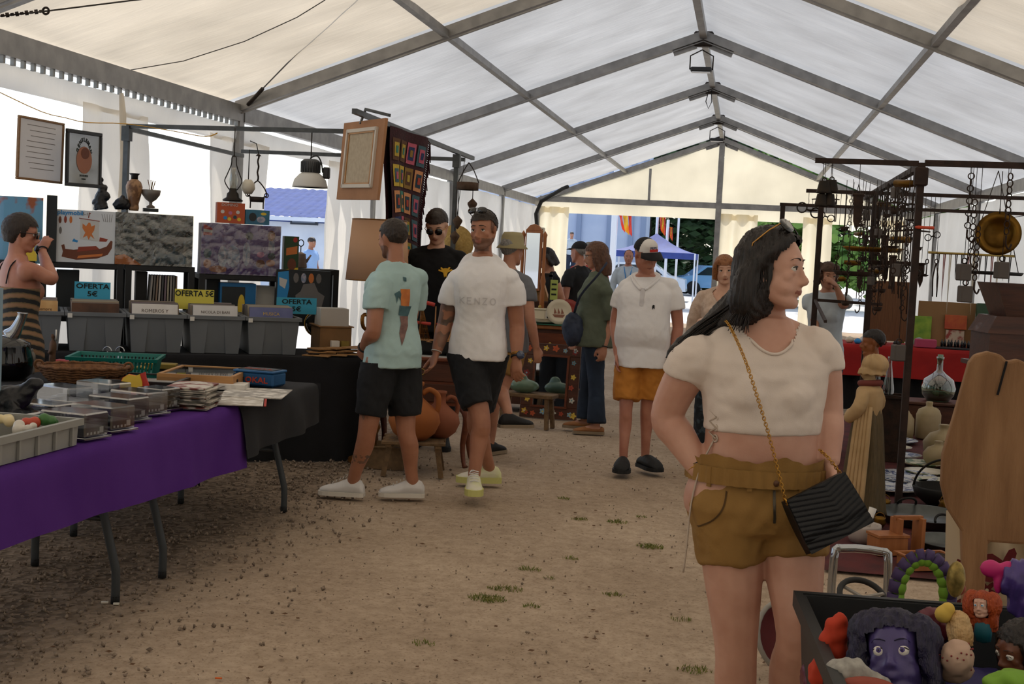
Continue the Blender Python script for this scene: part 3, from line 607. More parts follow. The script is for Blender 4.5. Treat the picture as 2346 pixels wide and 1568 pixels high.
def person(label, loc, facing, h=1.75, skin='skin_warm', vox=.008, lean=0, twist=0, side=0, head=(0, 0, 0), J=None, build=1.0, fem=0, belly=0, bust=0, hips=0, arm=1.0, leg=1.0, fat=0, hands=None, top=None, bottom=None, group=None, nose=1.0, paint=None, shoes=None, name='person', headfwd=0.0, hidden_legs=False, neck=1.0):
    """one continuous body from joints; clothes, hair and shoes are children. Local frame: +y the way it faces, z up, measures for 1.75 m"""
    P = thing(name, label, 'person', loc, facing, group); k = h/1.75; P.scale = (k, k, k)
    wst = V((0, 0, 1.0)); Rm = (Euler((0, 0, rad(twist))).to_matrix()@Euler((rad(-lean), 0, 0)).to_matrix()@Euler((0, rad(side), 0)).to_matrix())
    def U(p):
        p = V(p); w = max(0, min(1, (p.z-.92)/.22)); q = wst+Rm@(p-wst); return p.lerp(q, w*w*(3-2*w))
    b = build; j = {}
    for s, t in ((1, 'R'), (-1, 'L')):
        j['sh'+t] = U((s*.178*b, -.012, 1.415)); j['el'+t] = U((s*.245*b, -.03, 1.13)); j['wr'+t] = U((s*.262*b, .05, .885))
        j['hip'+t] = V((s*.088*b, 0, .90)); j['kn'+t] = V((s*.098*b, .012, .49)); j['an'+t] = V((s*.10*b, -.03, .085)); j['toe'+t] = V((s*.12*b, .15, .02))
    for a, v in (J or {}).items(): j[a] = V(v)
    nb = U((0, -.02, 1.455)); hc = U((0, .012+headfwd, 1.635))
    HX = Matrix.Translation(hc)@(Rm.to_4x4() if 0 else Matrix.Identity(4))@Euler((rad(head[0]), rad(head[1]), rad(head[2])), 'YXZ').to_matrix().to_4x4()
    def torso(mb, g=0.0, z0=.86, z1=1.50, bl=belly, shell=False):
        base = [(.84, 0, .07, .07), (.88, -.008, .14+hips, .105), (.93, -.018, .162+hips, .118+hips*.4), (1.0, -.008, .158+hips*.6, .112), (1.07, .0, .143+hips*.1, .102), (1.15, .004, .143, .104), (1.24, .006, .155, .113), (1.33, .002, .164, .112), (1.38, -.006, .152, .100), (1.42, -.014, .120, .083), (1.455, -.018, .082, .070), (1.49, -.012, .062*neck, .060*neck)]
        rg = []; bz = smoothpts([(q[0], q[1], 0) for q in base], 2); br = smoothpts([(q[2], q[3], 0) for q in base], 2)
        for (z, dy, rx, ry) in [(p_.x, p_.y, q_.x, q_.y) for p_, q_ in zip(bz, br)]:
            if z < z0-1e-6 or z > z1+1e-6: continue
            f = bl*math.exp(-((z-1.08)/.13)**2); gg = g*(1 if z < 1.42 else .55)
            c = V((0, dy+f*.55, z)); q = U(c); dx = U(c+V((.01, 0, 0)))-q; dyv = U(c+V((0, .01, 0)))-q
            rg.append(mb.ring(q, rx*b+gg+f*.5, ry*(b*.5+.5)+gg+f*.75, x=dx.normalized(), y=dyv.normalized(), n=24, p=.88))
        mb.loft(rg)
        if bust and z1 > 1.3:
            for s in (-1, 1): mb.ball(U((s*.062, .068+bust*.3, 1.262)), (.072+g*.8, .048+bust+g*.8, .070+g*.8), 14, 10)
        for s, t in ((1, 'R'), (-1, 'L')):
            if z1 > 1.4:
                mb.ball(j['sh'+t]+V((-s*.012, 0, -.022)), (.052*arm+g*.6, .056*arm+g*.6, .056*arm+g*.4), 12, 9)
                limb(mb, [U((s*.03, -.022, 1.468)), U((s*.085*b, -.02, 1.437)), j['sh'+t]+V((-s*.03, -.004, -.012))], [.034+g*.3, .040+g*.35, .048+g*.4], 12)
    vx = vox/k
    mb = MB(); torso(mb)
    hd = U((0, -.01, 1.54)); mb.tube([nb-V((0, 0, .03)), nb.lerp(hc, .45)+V((0, -.012, 0)), hc+HX.to_3x3()@V((0, -.018, -.03))], [.062*neck, .052*neck, .050*neck], 14)
    head_shape(mb, HX, fem, fat, nose=nose)
    for s, t in ((1, 'R'), (-1, 'L')):
        sh, el, wr = j['sh'+t], j['el'+t], j['wr'+t]; a = arm*(1-.12*fem)
        limb(mb, [sh+V((-s*.03, 0, -.008)), sh.lerp(el, .35), el, el.lerp(wr, .35), wr], [.056*a, .051*a, .0425*a, .0425*a, .0285*a], 14)
        if hands and t in hands:
            hp = dict(hands[t]); d = hp.pop('d', None); d = V(d) if d is not None else (wr-el); hand(mb, wr, d, hp.pop('n', (-s, .3, 0)), hp.pop('side', 1), **hp)
        elif hands is None: hand(mb, wr, (wr-el).normalized()*.8+V((0, .1, -.4)), (-s, .25, 0), s, .98)
        if not hidden_legs:
            hp_, kn, an = j['hip'+t], j['kn'+t], j['an'+t]; c_ = kn.lerp(an, .3); back = V((0, -.016, 0)); l = leg
            limb(mb, [hp_, hp_.lerp(kn, .35), kn, c_+back, c_.lerp(an, .55), an], [.092*l, .084*l, .058*l, .057*l, .043*l, .037*l], 14)
            toe = j['toe'+t]; d = (toe-an); d.z = 0; d.normalize(); x = V((d.y, -d.x, 0)); fz = min(an.z-.05, 1)
            base = V((an.x, an.y, an.z-.085)); rg = []
            for (u, wd, ht) in ((-.06, .028, .04), (-.03, .034, .07), (.02, .034, .085), (.08, .036, .065), (.13, .042, .045), (.17, .042, .032), (.205, .028, .02)):
                rg.append(mb.ring(base+d*u+V((0, 0, ht*.5+.012)), wd, ht*.5, x=x, y=V((0, 0, 1)), n=10))
            mb.loft(rg)
    me = remesh(mb, vx, max(4, round(4*(.0075/vox)**2)))
    mats = [skin, 'lip']+([p[0] for p in paint] if paint else []); Xi = HX.inverted()
    for po in me.polygons:
        q = Xi@po.center
        if q.z < -.0625 and q.z > -.080 and q.y > .079 and abs(q.x) < .021 and q.z > -.0795+abs(q.x)*.3 and q.z < -.0625-abs(q.x)*.15: po.material_index = 1
        if paint:
            for i, (_, fn) in enumerate(paint):
                if fn(po.center, q): po.material_index = 2+i
    body = link('body', me, mats, P)
    P['_'] = 0; del P['_']
    return dict(P=P, j=j, U=U, HX=HX, torso=torso, k=k, vx=vx, b=b, arm=arm, leg=leg, Rm=Rm)
def folds(amp, sc=9, st=(1, 1, .55)):
    return lambda c, n: nz((c.x*sc*st[0], c.y*sc*st[1], c.z*sc*st[2]), 1, amp)+nz((c.x*sc*2.3+c.z*sc, c.y*sc*2.3, c.z*sc*1.6+7), 1, amp*.6)+nz((c.x*sc*3-c.z*sc*2, c.y*sc*3, c.z*sc*3), 1, amp*.3)
def shirt(D, mat, z0=.88, loose=.014, sleeve=.55, z1=1.482, name='shirt', amp=.007, vox=None, flare=.0, neckfn=None, sleeve_r=1.25, extra=None, sc=9, st=(1, 1, .55), hemring=None, sm=7):
    D['hide'] = z0+.035; P, j, U = D['P'], D['j'], D['U']; mb = MB(); D['torso'](mb, loose, z0=z0+.045, z1=z1)
    if z1 > 1.45 and not neckfn: mb.torus(U((0, -.008, 1.463)), .066+.004*D['b'], .012, U((0, .12, 1.9))-U((0, 0, 1.5)), 24, 8, sq=1.0)
    # skirt of the shirt below the waist
    hr = hemring or (.198*D['b']+flare, .152+flare*.6)
    rg = []
    for z, f in ((1.12, 0), (1.08, .1), (1.0, .5), (.93, .85), (z0, 1)):
        c = V((0, -.008*f, z)); rg.append(mb.ring(U(c), (.142*D['b']+loose)*(1-f)+hr[0]*f, (.102+loose)*(1-f)+hr[1]*f, x=V((1, 0, 0)), y=V((0, 1, 0)), n=24, p=.9))
    if z0 < 1.0: mb.loft(rg)
    for t, s in (('R', 1), ('L', -1)):
        sv = sleeve if not isinstance(sleeve, dict) else sleeve[t]
        if sv <= 0: continue
        sh, el, wr = j['sh'+t], j['el'+t], j['wr'+t]; a = D['arm']
        if sv <= 1:
            e = sh.lerp(el, sv); limb(mb, [sh+V((-s*.045, 0, -.005)), sh.lerp(el, sv*.45), e], [.052*a+loose*.4, .056*a*sleeve_r*.9+loose*.3, .053*a*sleeve_r+loose*.3], 16)
        else: limb(mb, [sh+V((-s*.04, 0, .01)), sh.lerp(el, .4), el, el.lerp(wr, .4), el.lerp(wr, min(1, sv-1))], [.055*a+loose*.4, .058*a+loose*.5, .053*a+loose*.5, .05*a+loose*.5, .04*a+loose*.5], 16)
    if extra: extra(mb)
    me = remesh(mb, (vox or D['vx']*1.05), sm, disp=folds(amp, sc, st), holes=neckfn); return link(name, me, mat, P)
def trousers(D, mat, z1=.99, cut=.62, loose=.018, name='shorts', amp=.006, flare=1.2, vox=None, hipr=None, end=None):
    """cut <=1: share of the thigh covered; above 1 reaches down the shin"""
    P, j = D['P'], D['j']; mb = MB(); b = D['b']; hr = hipr or (.166*b+loose, .122+loose)
    rg = []
    for z, f in ((.82, .5), (.86, .92), (.92, 1), (.96, .96), (z1, .86)): rg.append(mb.ring((0, -.012, z), hr[0]*f, hr[1]*f, x=V((1, 0, 0)), y=V((0, 1, 0)), n=24, p=.88))
    mb.loft(rg)
    for t, s in (('R', 1), ('L', -1)):
        hp, kn, an = j['hip'+t], j['kn'+t], j['an'+t]; l = D['leg']
        if cut <= 1: e = hp.lerp(kn, cut); limb(mb, [hp, hp.lerp(kn, cut*.5), e], [.095*l+loose, .089*l*(1+(flare-1)*.6)+loose*.7, .08*l*flare+loose*.5], 18)
        else: e = kn.lerp(an, cut-1); limb(mb, [hp, hp.lerp(kn, .5), kn, kn.lerp(an, .5*(cut-1)), e], [.095*l+loose, .083*l+loose, .066*l+loose, (.058*l+loose)*(1+(flare-1)*.5), (.05*l+loose)*flare], 16)
    me = remesh(mb, vox or D['vx']*1.1, 7, disp=folds(amp, 10), holes=(lambda c: c.z > D['hide']) if D.get('hide') else None); return link(name, me, mat, P)
def shoe(D, t, up, sole, style='sneaker', tilt=0, lace=None, L=.285, name='shoe', lift=0):
    j = D['j']; an, toe = j['an'+t], j['toe'+t]; d = toe-an; d.z = 0; d.normalize(); x = V((d.y, -d.x, 0)); z = V((0, 0, 1))
    if tilt: R_ = Matrix.Rotation(rad(tilt), 3, x); d = R_@d; z = R_@z
    base = V((an.x, an.y, max(0, an.z-.085)))+V((0, 0, lift)); s = L/.285
    prof = [(-.075, .030, .055), (-.055, .040, .088), (-.02, .042, .102), (.02, .043, .102), (.06, .045, .085), (.10, .049, .066), (.14, .052, .055), (.175, .047, .045), (.20, .034, .034), (.21, .018, .024)]
    if style == 'clog': prof = [(-.075, .034, .03), (-.055, .045, .065), (-.02, .046, .078), (.02, .048, .092), (.06, .055, .094), (.10, .061, .086), (.14, .063, .075), (.175, .056, .06), (.20, .042, .042), (.212, .02, .025)]
    if style == 'flat': prof = [(-.075, .028, .045), (-.055, .036, .06), (-.02, .038, .055), (.02, .039, .05), (.06, .042, .058), (.10, .046, .056), (.14, .047, .048), (.175, .042, .038), (.20, .03, .03), (.21, .015, .022)]
    mb = MB(); rg = []
    for (u, w, hgt) in prof:
        c = base+d*u*s; ring = []
        for i in range(14):
            a = 2*pi*i/14; yy = sin(a); xx = cos(a); hh = hgt*s*(.5+.5*yy); ww = w*s*sgnp(xx, .7)*(1 if yy < .2 else 1-.28*yy); ring.append(c+x*ww+z*(hh+.012))
        rg.append(ring)
    mb.loft(rg); o = link(name, remesh(mb, .006, 2), up, D['P'])
    mb = MB(); rg = []
    th = .026 if style != 'thick' else .038
    for (u, w, _) in prof: c = base+d*u*s*1.02; rg.append([c+x*w*s*1.1*sx+z*zz for (sx, zz) in ((-1, .0), (1, .0), (1, th), (-1, th))])
    mb.loft(rg, smooth=False); mb.build('sole', sole, o)
    if lace:
        mb = MB()
        for i in range(5): u = .035+.022*i; hgt = .119-.0085*i-.0006*i*i; c = base+d*u*s+z*(hgt*s); mb.tube([c-x*.026, c+z*.006, c+x*.026], .0032, 5)
        mb.tube([base+d*.03*s+z*.128, base+d*.05*s+x*.02+z*.130, base+d*.06*s+x*.032+z*.108], .003, 5); mb.build('laces', lace, o)
    return o
def jl(loc, facing, h, spec, Y0=None):
    """joints read off at picture positions and a chosen depth, turned into the person's own frame"""
    k = h/1.75; Xi = (Matrix.LocRotScale(V(loc), Euler((0, 0, rad(facing))), V((k, k, k)))).inverted()
    return {n: Xi@AT(px, py, loc[1]+dy) for n, (px, py, dy) in spec.items()}
M('cotton_white', '#e6e4e5', .88, col2='#dedcdd', scale=3, bump=.12, bscale=260); M('cotton_aqua', '#a9c3c2', .9, col2='#9fbab9', scale=4, bump=.12, bscale=260); M('cotton_black', '#121316', .9, col2='#18191c', scale=5, bump=.12, bscale=200)
M('knit_black', '#0e0e11', .95, bump=.2, bscale=220); M('cotton_olive', '#5d6556', .92, col2='#525a4c', scale=6, bump=.2, bscale=220); M('denim', '#1d2736', .9, col2='#27354a', scale=4, bump=.15, bscale=300); M('shorts_ochre', '#b9782c', .85, col2='#a96a24', scale=4, bump=.1, bscale=200)
M('top_beige', '#dacdc3', .88, col2='#d2c4b9', scale=4, bump=.1, bscale=320); M('knit_cream', '#cbb5a4', .95, col2='#bea694', scale=30, bump=.3, bscale=120); M('khaki', '#94703a', .82, col2='#846230', scale=5, bump=.12, bscale=240); M('cotton_grey', '#6a6c72', .9, col2='#5d5f65', scale=5); M('cotton_pale', '#b9c3cc', .9, col2='#aab5bf', scale=4); M('cotton_sky', '#8fb0dd', .9); M('trousers_navy', '#20283a', .9); M('trousers_pale', '#c2d0e6', .9)
M('patterned_dark', '#1a2026', .9, col2='#3b4750', scale=22, contrast=(.5, .6)); M('shoe_white', '#d7d4d2', .6, col2='#c6c2bf', scale=8, bump=.05); M('sole_white', '#cfc8bd', .8); M('shoe_lime', '#cfcf9a', .6, col2='#d8d2c2', scale=10, bump=.1, bscale=120); M('sole_lime', '#c2bf74', .7); M('clog_black', '#141415', .7); M('shoe_tan', '#8a5a34', .7, col2='#a06c40', scale=10); M('sole_brown', '#8d7d68', .8); M('lace_grey', '#b7b3ad', .9); M('sock_grey', '#b9b7b3', .9)
M('watch_black', '#121316', .35); M('watch_dial', '#1f2c48', .2, coat=.6); M('gold', '#b98a3e', .3, .95); M('print_orange', '#c77a3f', .9, col2='#b3683a', scale=20); M('print_teal', '#4a6a70', .9, col2='#3a565d', scale=25); M('print_brown', '#6d5450', .9, col2='#8a6a62', scale=25); M('emblem_yellow', '#d9a832', .8); M('relief_white', '#c9c6c8', .8); M('cap_black', '#131215', .85); M('cap_white', '#d8d4d0', .85); M('cap_red', '#b5332f', .8); M('cap_navy', '#2a3358', .8)
def watch(P, c, d, r, mats=('watch_black', 'watch_dial'), face=(1, 0, 0), name='watch', big=1.0):
    """band round the wrist at c whose axis is d, dial towards face"""
    c, d, face = V(c), V(d).normalized(), V(face); face = (face-d*face.dot(d)).normalized()
    mb = MB(); mb.torus(c, r, .006, d, 20, 6); o = mb.build(name, mats[0], P)
    if len(mats) > 1: mb = MB(); mb.cyl(c+face*(r-.002), c+face*(r+.012), .021*big, n=18); mb.build('dial', mats[1], o)
    return o
def decal(P, name, mat, D, pts, back=True, z0=1.0, lift=.004, ref=None):
    """flat print laid on a garment: outline pts (x, z) pushed onto the surface of mesh ref along y"""
    from mathutils.bvhtree import BVHTree
    bm = bmesh.new(); bm.from_mesh(ref.data); T = BVHTree.FromBMesh(bm); bm.free()
    xs = [p[0] for p in pts]; zs = [p[1] for p in pts]; b2 = bmesh.new(); f = b2.faces.new([b2.verts.new((p[0], 0, p[1])) for p in pts]); bmesh.ops.triangulate(b2, faces=[f])
    for _ in range(4): 
        e = [e for e in b2.edges if e.calc_length() > .012]
        if not e: break
        bmesh.ops.subdivide_edges(b2, edges=e, cuts=1); bmesh.ops.triangulate(b2, faces=b2.faces[:])
    s = -1 if back else 1
    for v in b2.verts:
        h = T.ray_cast(V((v.co.x, s*1.0, v.co.z)), V((0, -s, 0)))
        v.co.y = (h[0].y if h[0] else s*.12)+s*lift
    me = bpy.data.meshes.new(name); b2.to_mesh(me); b2.free(); return link(name, me, mat, P)

# ---- man in the aqua T-shirt, seen from behind
L0 = V((-2.10, 7.78, 0)); F0 = 50; H0 = 1.74
J = jl(L0, F0, H0, {'anL': (808, 1106, -.02), 'toeL': (752, 1140, -.03), 'knL': (842, 985, -.10), 'anR': (946, 1108, .12), 'toeR': (890, 1138, .08), 'knR': (930, 985, .04), 'elL': (856, 758, -.20), 'wrL': (834, 796, -.03), 'shL': (868, 640, -.14), 'elR': (935, 745, .28), 'wrR': (905, 790, .42)})
D = person('man in aqua T-shirt and black shorts seen from behind', L0, F0, H0, 'skin_tan', .0075, lean=3, head=(-6, 0, 4), J=J, build=1.02, arm=1.1, leg=1.02, paint=[('stubble', lambda c, q: q.z < -.045 and q.y > -.02 and q.z > -.14 and abs(q.x) < .08 and c.z > 1.45), ('tattoo', lambda c, q: c.x < 0 and .50 < c.z < .56 and c.y > -.03 and nz(c, 30) > .02 or (c.x < 0 and .24 < c.z < .30 and c.y > 0 and nz(c, 40) > .0))])
P = D['P']; hair_cap(P, D['HX'], 'hair_dark', .0065, thick=1.07)
hair_cap(P, D['HX'], 'hair_dark', .0065, thick=1.02, line=lambda q: q.z < -.055+.9*max(0, q.y+.03) or q.y > .03 or q.z > .05, name='hair_fade', rough=.001)
sh_ = shirt(D, 'cotton_aqua', z0=.84, loose=.020, sleeve=.60, amp=.008, sleeve_r=1.3, hemring=(.188, .150))
trousers(D, 'cotton_black', cut=.80, loose=.020, flare=1.12, amp=.010)
for t in 'RL': shoe(D, t, 'shoe_white', 'sole_white', lace='lace_grey')
eyes(P, D['HX'])
watch(P, D['j']['wrL']+V((0, -.0, .0)), D['j']['wrL']-D['j']['elL'], .034, ('watch_black',))
ox = -.005
decal(P, 'print_sunset', 'print_orange', D, [(ox-.035, 1.33), (ox+.038, 1.33), (ox+.035, 1.22), (ox-.03, 1.23)], ref=sh_)
decal(P, 'print_wave', 'print_teal', D, [(ox-.04, 1.23), (ox+.055, 1.225), (ox+.035, 1.165), (ox-.04, 1.17)], ref=sh_)
decal(P, 'print_bolt', 'print_brown', D, [(ox-.03, 1.165), (ox+.035, 1.165), (ox+.012, 1.105), (ox+.032, 1.105), (ox-.025, .985), (ox-.008, 1.06), (ox-.035, 1.06), (ox-.02, 1.12)], ref=sh_)
decal(P, 'print_palm', 'print_teal', D, [(ox-.075, 1.30), (ox-.045, 1.32), (ox-.03, 1.30), (ox-.035, 1.26), (ox-.05, 1.285), (ox-.06, 1.24), (ox-.065, 1.28)], ref=sh_, lift=.005)
decal(P, 'print_collar_mark', 'print_teal', D, [(ox-.012, 1.405), (ox+.014, 1.40), (ox+.012, 1.375), (ox-.01, 1.38)], ref=sh_)

# ---- man in the white T-shirt
L1 = V((-1.65, 8.22, 0)); F1 = 186; H1 = 1.83
J = jl(L1, F1, H1, {'anR': (1086, 1092, -.20), 'toeR': (1086, 1150, -.44), 'knR': (1102, 965, -.16), 'anL': (1122, 1076, .34), 'toeL': (1050, 1112, .28), 'knL': (1090, 965, .12), 'elR': (1020, 740, .02), 'wrR': (1000, 808, -.06), 'elL': (1184, 742, .06), 'wrL': (1184, 822, -.04), 'shR': (1046, 632, 0), 'shL': (1170, 632, .02)})
D = person('man in white T-shirt and black shorts with sunglasses on his head', L1, F1, H1, 'skin_tan', .0068, head=(-2, 4, -20), J=J, build=.98, arm=1.12, leg=1.02, nose=1.02, hands={'R': dict(n=(.9, .5, 0), side=1, curl=(.3, .4, .45, .5)), 'L': dict(n=(-.5, -.7, 0), side=-1, curl=(.5, .6, .65, .7))},
    paint=[('stubble', lambda c, q: (q.z < -.052 and q.y > -.005 and q.z > -.13 and abs(q.x) < .08 and c.z > 1.46 and not (q.z > -.083 and q.y > .079 and abs(q.x) < .021))), ('tattoo', lambda c, q: c.x > .15 and .88 < c.z < 1.22 and nz(c, 22) > -.12)])
P = D['P']; HX = D['HX']
hair_cap(P, HX, 'hair_dark', .0065, thick=1.08, line=lambda q: (q.z < .058 if q.y > .03 else q.z < .058-(.03-q.y)*.9))
hair_cap(P, HX, 'stubble', .0065, thick=1.015, line=lambda q: q.y > .028 or q.z < -.05-.3*q.y or q.z > .06, name='hair_fade', rough=.0008)
eyes(P, HX, look=(-.15, -.02)); brows(P, HX, 'hair_black', .0045, tilt=-.003)
shades(P, HX@Matrix.Translation((0, -.012, .083))@Euler((rad(22), 0, 0)).to_matrix().to_4x4(), rx=.031, ry=.021)
sh_ = shirt(D, 'cotton_white', z0=.84, loose=.016, sleeve=.60, amp=.007, sleeve_r=1.22, hemring=(.186, .152))
trousers(D, 'cotton_black', cut=.80, loose=.020, flare=1.1, amp=.010)
for t in 'RL': shoe(D, t, 'shoe_lime', 'sole_lime', lace='cotton_white', style='thick')
watch(P, D['j']['wrL']+V((0, 0, .01)), D['j']['wrL']-D['j']['elL'], .034, ('watch_black', 'watch_dial'), face=(-.6, .9, 0), big=1.25)
for i in range(2): mb = MB(); mb.torus(D['j']['wrL']+V((0, 0, .022+.008*i)), .035, .003, D['j']['wrL']-D['j']['elL'], 18, 5); mb.build('bracelet', 'gold', P)
mb = MB(); mb.torus(D['j']['wrR']+V((0, 0, .005)), .032, .0035, D['j']['wrR']-D['j']['elR'], 18, 5); mb.build('bracelet', 'lace_grey', P)
def letter(s, x): # raised tone-on-tone lettering on the chest
    S = {'K': [((0, 0), (0, 1)), ((.7, 1), (0, .5)), ((.1, .55), (.75, 0))], 'E': [((0, 0), (0, 1)), ((0, 1), (.65, 1)), ((0, .5), (.55, .5)), ((0, 0), (.65, 0))], 'N': [((0, 0), (0, 1)), ((0, 1), (.7, 0)), ((.7, 0), (.7, 1))], 'Z': [((0, 1), (.7, 1)), ((.7, 1), (0, 0)), ((0, 0), (.7, 0))], 'O': [((.38+.4*cos(a*pi/5), .5+.5*sin(a*pi/5)), (.38+.4*cos((a+1)*pi/5), .5+.5*sin((a+1)*pi/5))) for a in range(10)]}[s]
    h = .038
    for (a, b) in S:
        a, b = V(a), V(b); d = (b-a).normalized(); n = V((-d.y, d.x)); a -= d*.04; b += d*.04
        q = [a+n*.07, b+n*.07, b-n*.07, a-n*.07]; decal(P, 'chest_letter', 'relief_white', D, [(-(x+p.x*h), 1.185+p.y*h) for p in q], back=False, ref=sh_, lift=.003)
for i, ch in enumerate('KENZO'): letter(ch, -.115+.047*i)

# ---- man in black sweatshirt behind the model boat
L2 = V((-2.38, 10.05, 0)); F2 = 186; H2 = 1.88
J = jl(L2, F2, H2, {'elR': (952, 720, .02), 'wrR': (980, 800, -.15), 'elL': (1046, 720, .02), 'wrL': (1020, 800, -.12)})
D = person('man in black sweatshirt and dark sunglasses looking down', L2, F2, H2, 'skin_pale', .009, lean=6, head=(-24, 2, -4), J=J, build=1.05, headfwd=.02)
P = D['P']; HX = D['HX']; hair_cap(P, HX, 'hair_dark', .008, thick=1.1, extra=lambda mb: mb.ball((0, .03, .085), (.05, .05, .04), 12, 8)); brows(P, HX, 'hair_dark'); shades(P, HX, frame='frame_gold', rx=.027, ry=.024)
sh_ = shirt(D, 'knit_black', z0=.86, loose=.022, sleeve=1.92, amp=.010); trousers(D, 'cotton_black', cut=1.9, loose=.02)
for sgn in (-1, 1):
    for i, (a, l) in enumerate(((20, .052), (48, .048), (75, .03))):
        a = rad(a); c = V((-.085, 1.30)); d = V((sgn*cos(a), sin(a))); n = V((-d.y, d.x)); decal(P, 'wing_feather', 'emblem_yellow', D, [tuple(c+d*.008+n*.008), tuple(c+d*l+n*.002), tuple(c+d*(l*.95)-n*.009), tuple(c+d*.006-n*.008)], back=False, ref=sh_)
decal(P, 'emblem_body', 'emblem_yellow', D, [(-.100, 1.295), (-.085, 1.32), (-.070, 1.295), (-.078, 1.262), (-.085, 1.275), (-.092, 1.262)], back=False, ref=sh_)
for t in 'RL': shoe(D, t, 'clog_black', 'clog_black')

# ---- old man in cap, white polo and ochre shorts
L3 = V((-.70, 9.58, 0)); F3 = 176; H3 = 1.72
J = jl(L3, F3, H3, {'anR': (1428, 1050, -.10), 'toeR': (1422, 1092, -.30), 'knR': (1434, 935, -.08), 'anL': (1478, 1046, .08), 'toeL': (1500, 1078, -.04), 'knL': (1482, 930, .02), 'elR': (1410, 735, .05), 'wrR': (1415, 815, -.05), 'elL': (1553, 745, .02), 'wrL': (1545, 815, -.05), 'shR': (1432, 652, 0), 'shL': (1540, 650, 0)})
D = person('elderly man in white polo, ochre shorts and black and white cap', L3, F3, H3, 'skin_red', .0075, lean=4, head=(-20, 6, 40), J=J, build=1.10, belly=.055, fat=.6, arm=1.0, leg=.86, headfwd=.03, neck=1.12)
P = D['P']; HX = D['HX']
hair_cap(P, HX, 'hair_grey', .008, thick=1.02, line=lambda q: q.y > .02 or q.z < -.04 or q.z > .05, rough=.001); eyes(P, HX); brows(P, HX, 'hair_grey')
cp = hair_cap(P, HX, ['cap_black', 'cap_white'], .008, thick=1.13, line=lambda q: q.z < .045-.1*max(0, -q.y), name='cap', rough=0, sm=6, extra=lambda mb: mb.ball((0, .02, .075), (.07, .07, .058), 16, 10))
Xi = HX.inverted()
for po in cp.data.polygons:
    q = Xi@po.center; po.material_index = 1 if q.y > .005+.25*abs(q.x) else 0
mb = MB(); mb.X = HX
def vis(u, v):
    a = (u-.5)*2.5; r = .0+v; return V((sin(a)*(.082+.012*v), .035+cos(a)*(.058+.085*v), .050-.028*v*v+.006*cos(a*2)))
mb.grid(vis, 16, 6); mb.grid(lambda u, v: vis(u, v)-V((0, 0, .005)), 16, 6); mb.build('visor', 'cap_black', cp)
fx = HX@V((0, 0, 0)); R3 = HX.to_3x3(); cx, cz = R3@V((-1, 0, 0)), R3@V((0, -.32, .95))
text('cap_lettering', 'PEPE', 'cap_navy', .024, HX@V((.012, .113, .096)), cx, cz, cp, sx=1.15, bold=.0008); mb = MB(); mb.X = HX@Euler((rad(18), 0, 0)).to_matrix().to_4x4()
mb.box((.012, .140, .040), (.066, .006, .018)); mb.build('cap_badge', 'cap_red', cp)
sh_ = shirt(D, 'cotton_white', z0=.80, loose=.020, sleeve=.62, amp=.006, sleeve_r=1.25, hemring=(.205, .175), sm=8)
mb = MB()
for s in (-1, 1): mb.tube(smoothpts([(s*.012, .132, 1.375), (s*.062, .104, 1.42), (s*.092, .02, 1.468), (s*.05, -.075, 1.49), (0, -.088, 1.492)], 3), .024, 8, flat=.55)
mb.build('polo_collar', 'cotton_white', P); decal(P, 'polo_placket', 'relief_white', D, [(-.016, 1.39), (.016, 1.39), (.012, 1.26), (-.012, 1.26)], back=False, ref=sh_)
decal(P, 'polo_logo', 'cotton_black', D, [(-.095, 1.27), (-.083, 1.272), (-.078, 1.255), (-.082, 1.235), (-.09, 1.25), (-.098, 1.238)], back=False, ref=sh_)
trousers(D, 'shorts_ochre', cut=.86, loose=.024, flare=1.28, amp=.012, hipr=(.20, .17))
for t in 'RL': shoe(D, t, 'clog_black', 'clog_black', style='clog', tilt=0)

# ---- woman in olive shirt and jeans, side view
L4 = V((-1.27, 11.55, 0)); F4 = 92; H4 = 1.70
J = jl(L4, F4, H4, {'anL': (1366, 974, -.10), 'toeL': (1335, 1000, -.12), 'knL': (1366, 890, -.06), 'anR': (1342, 962, .08), 'toeR': (1318, 985, .08), 'knR': (1345, 885, .08), 'elL': (1398, 735, -.10), 'wrL': (1385, 795, -.16), 'shL': (1388, 665, -.14), 'elR': (1330, 730, .2), 'wrR': (1320, 770, .25)})
D = person('woman in olive green blouse and jeans looking at the stall', L4, F4, H4, 'skin_warm', .010, lean=2, head=(-10, 0, 8), J=J, fem=1, bust=.03, belly=.03, hips=.02, build=1.0)
P = D['P']; HX = D['HX']; eyes(P, HX); shades(P, HX, lens=clear_mat('spectacle_lens', (.9, .9, .9), .1), name='spectacles')
def long_hair(mb, l=.24, w=1.0):
    mb.ball((0, -.035, .02), (.092*w, .095, .10), 18, 12); mb.tube(smoothpts([(0, -.05, 0), (0, -.06, -.1), (0, -.055, -l)], 3), smoothvals([.095*w, .10*w, .085*w], 3), 18, flat=.8)
    for s in (-1, 1): mb.tube(smoothpts([(s*.06, .02, .06), (s*.082*w, .015, -.02), (s*.085*w, -.01, -l*.8)], 3), smoothvals([.03, .03, .026], 3), 10)
hair_cap(P, HX, 'hair_brown', .010, extra=lambda mb: long_hair(mb, .20), line=lambda q: (q.y > .035 and q.z < .045) or q.z < -.24, rough=.004, sm=4)
shirt(D, 'cotton_olive', z0=.80, loose=.020, sleeve=.95, amp=.009, flare=.02, hemring=(.215, .20)); trousers(D, 'denim', cut=1.96, loose=.006, flare=1.6, amp=.006, name='jeans')
for t in 'RL': shoe(D, t, 'shoe_tan', 'sole_brown', style='flat')
watch(P, D['j']['wrL'], D['j']['wrL']-D['j']['elL'], .03, ('watch_black',))
M('bag_blue', '#232b3d', .7, col2='#2d374d', scale=8, bump=.2, bscale=40)
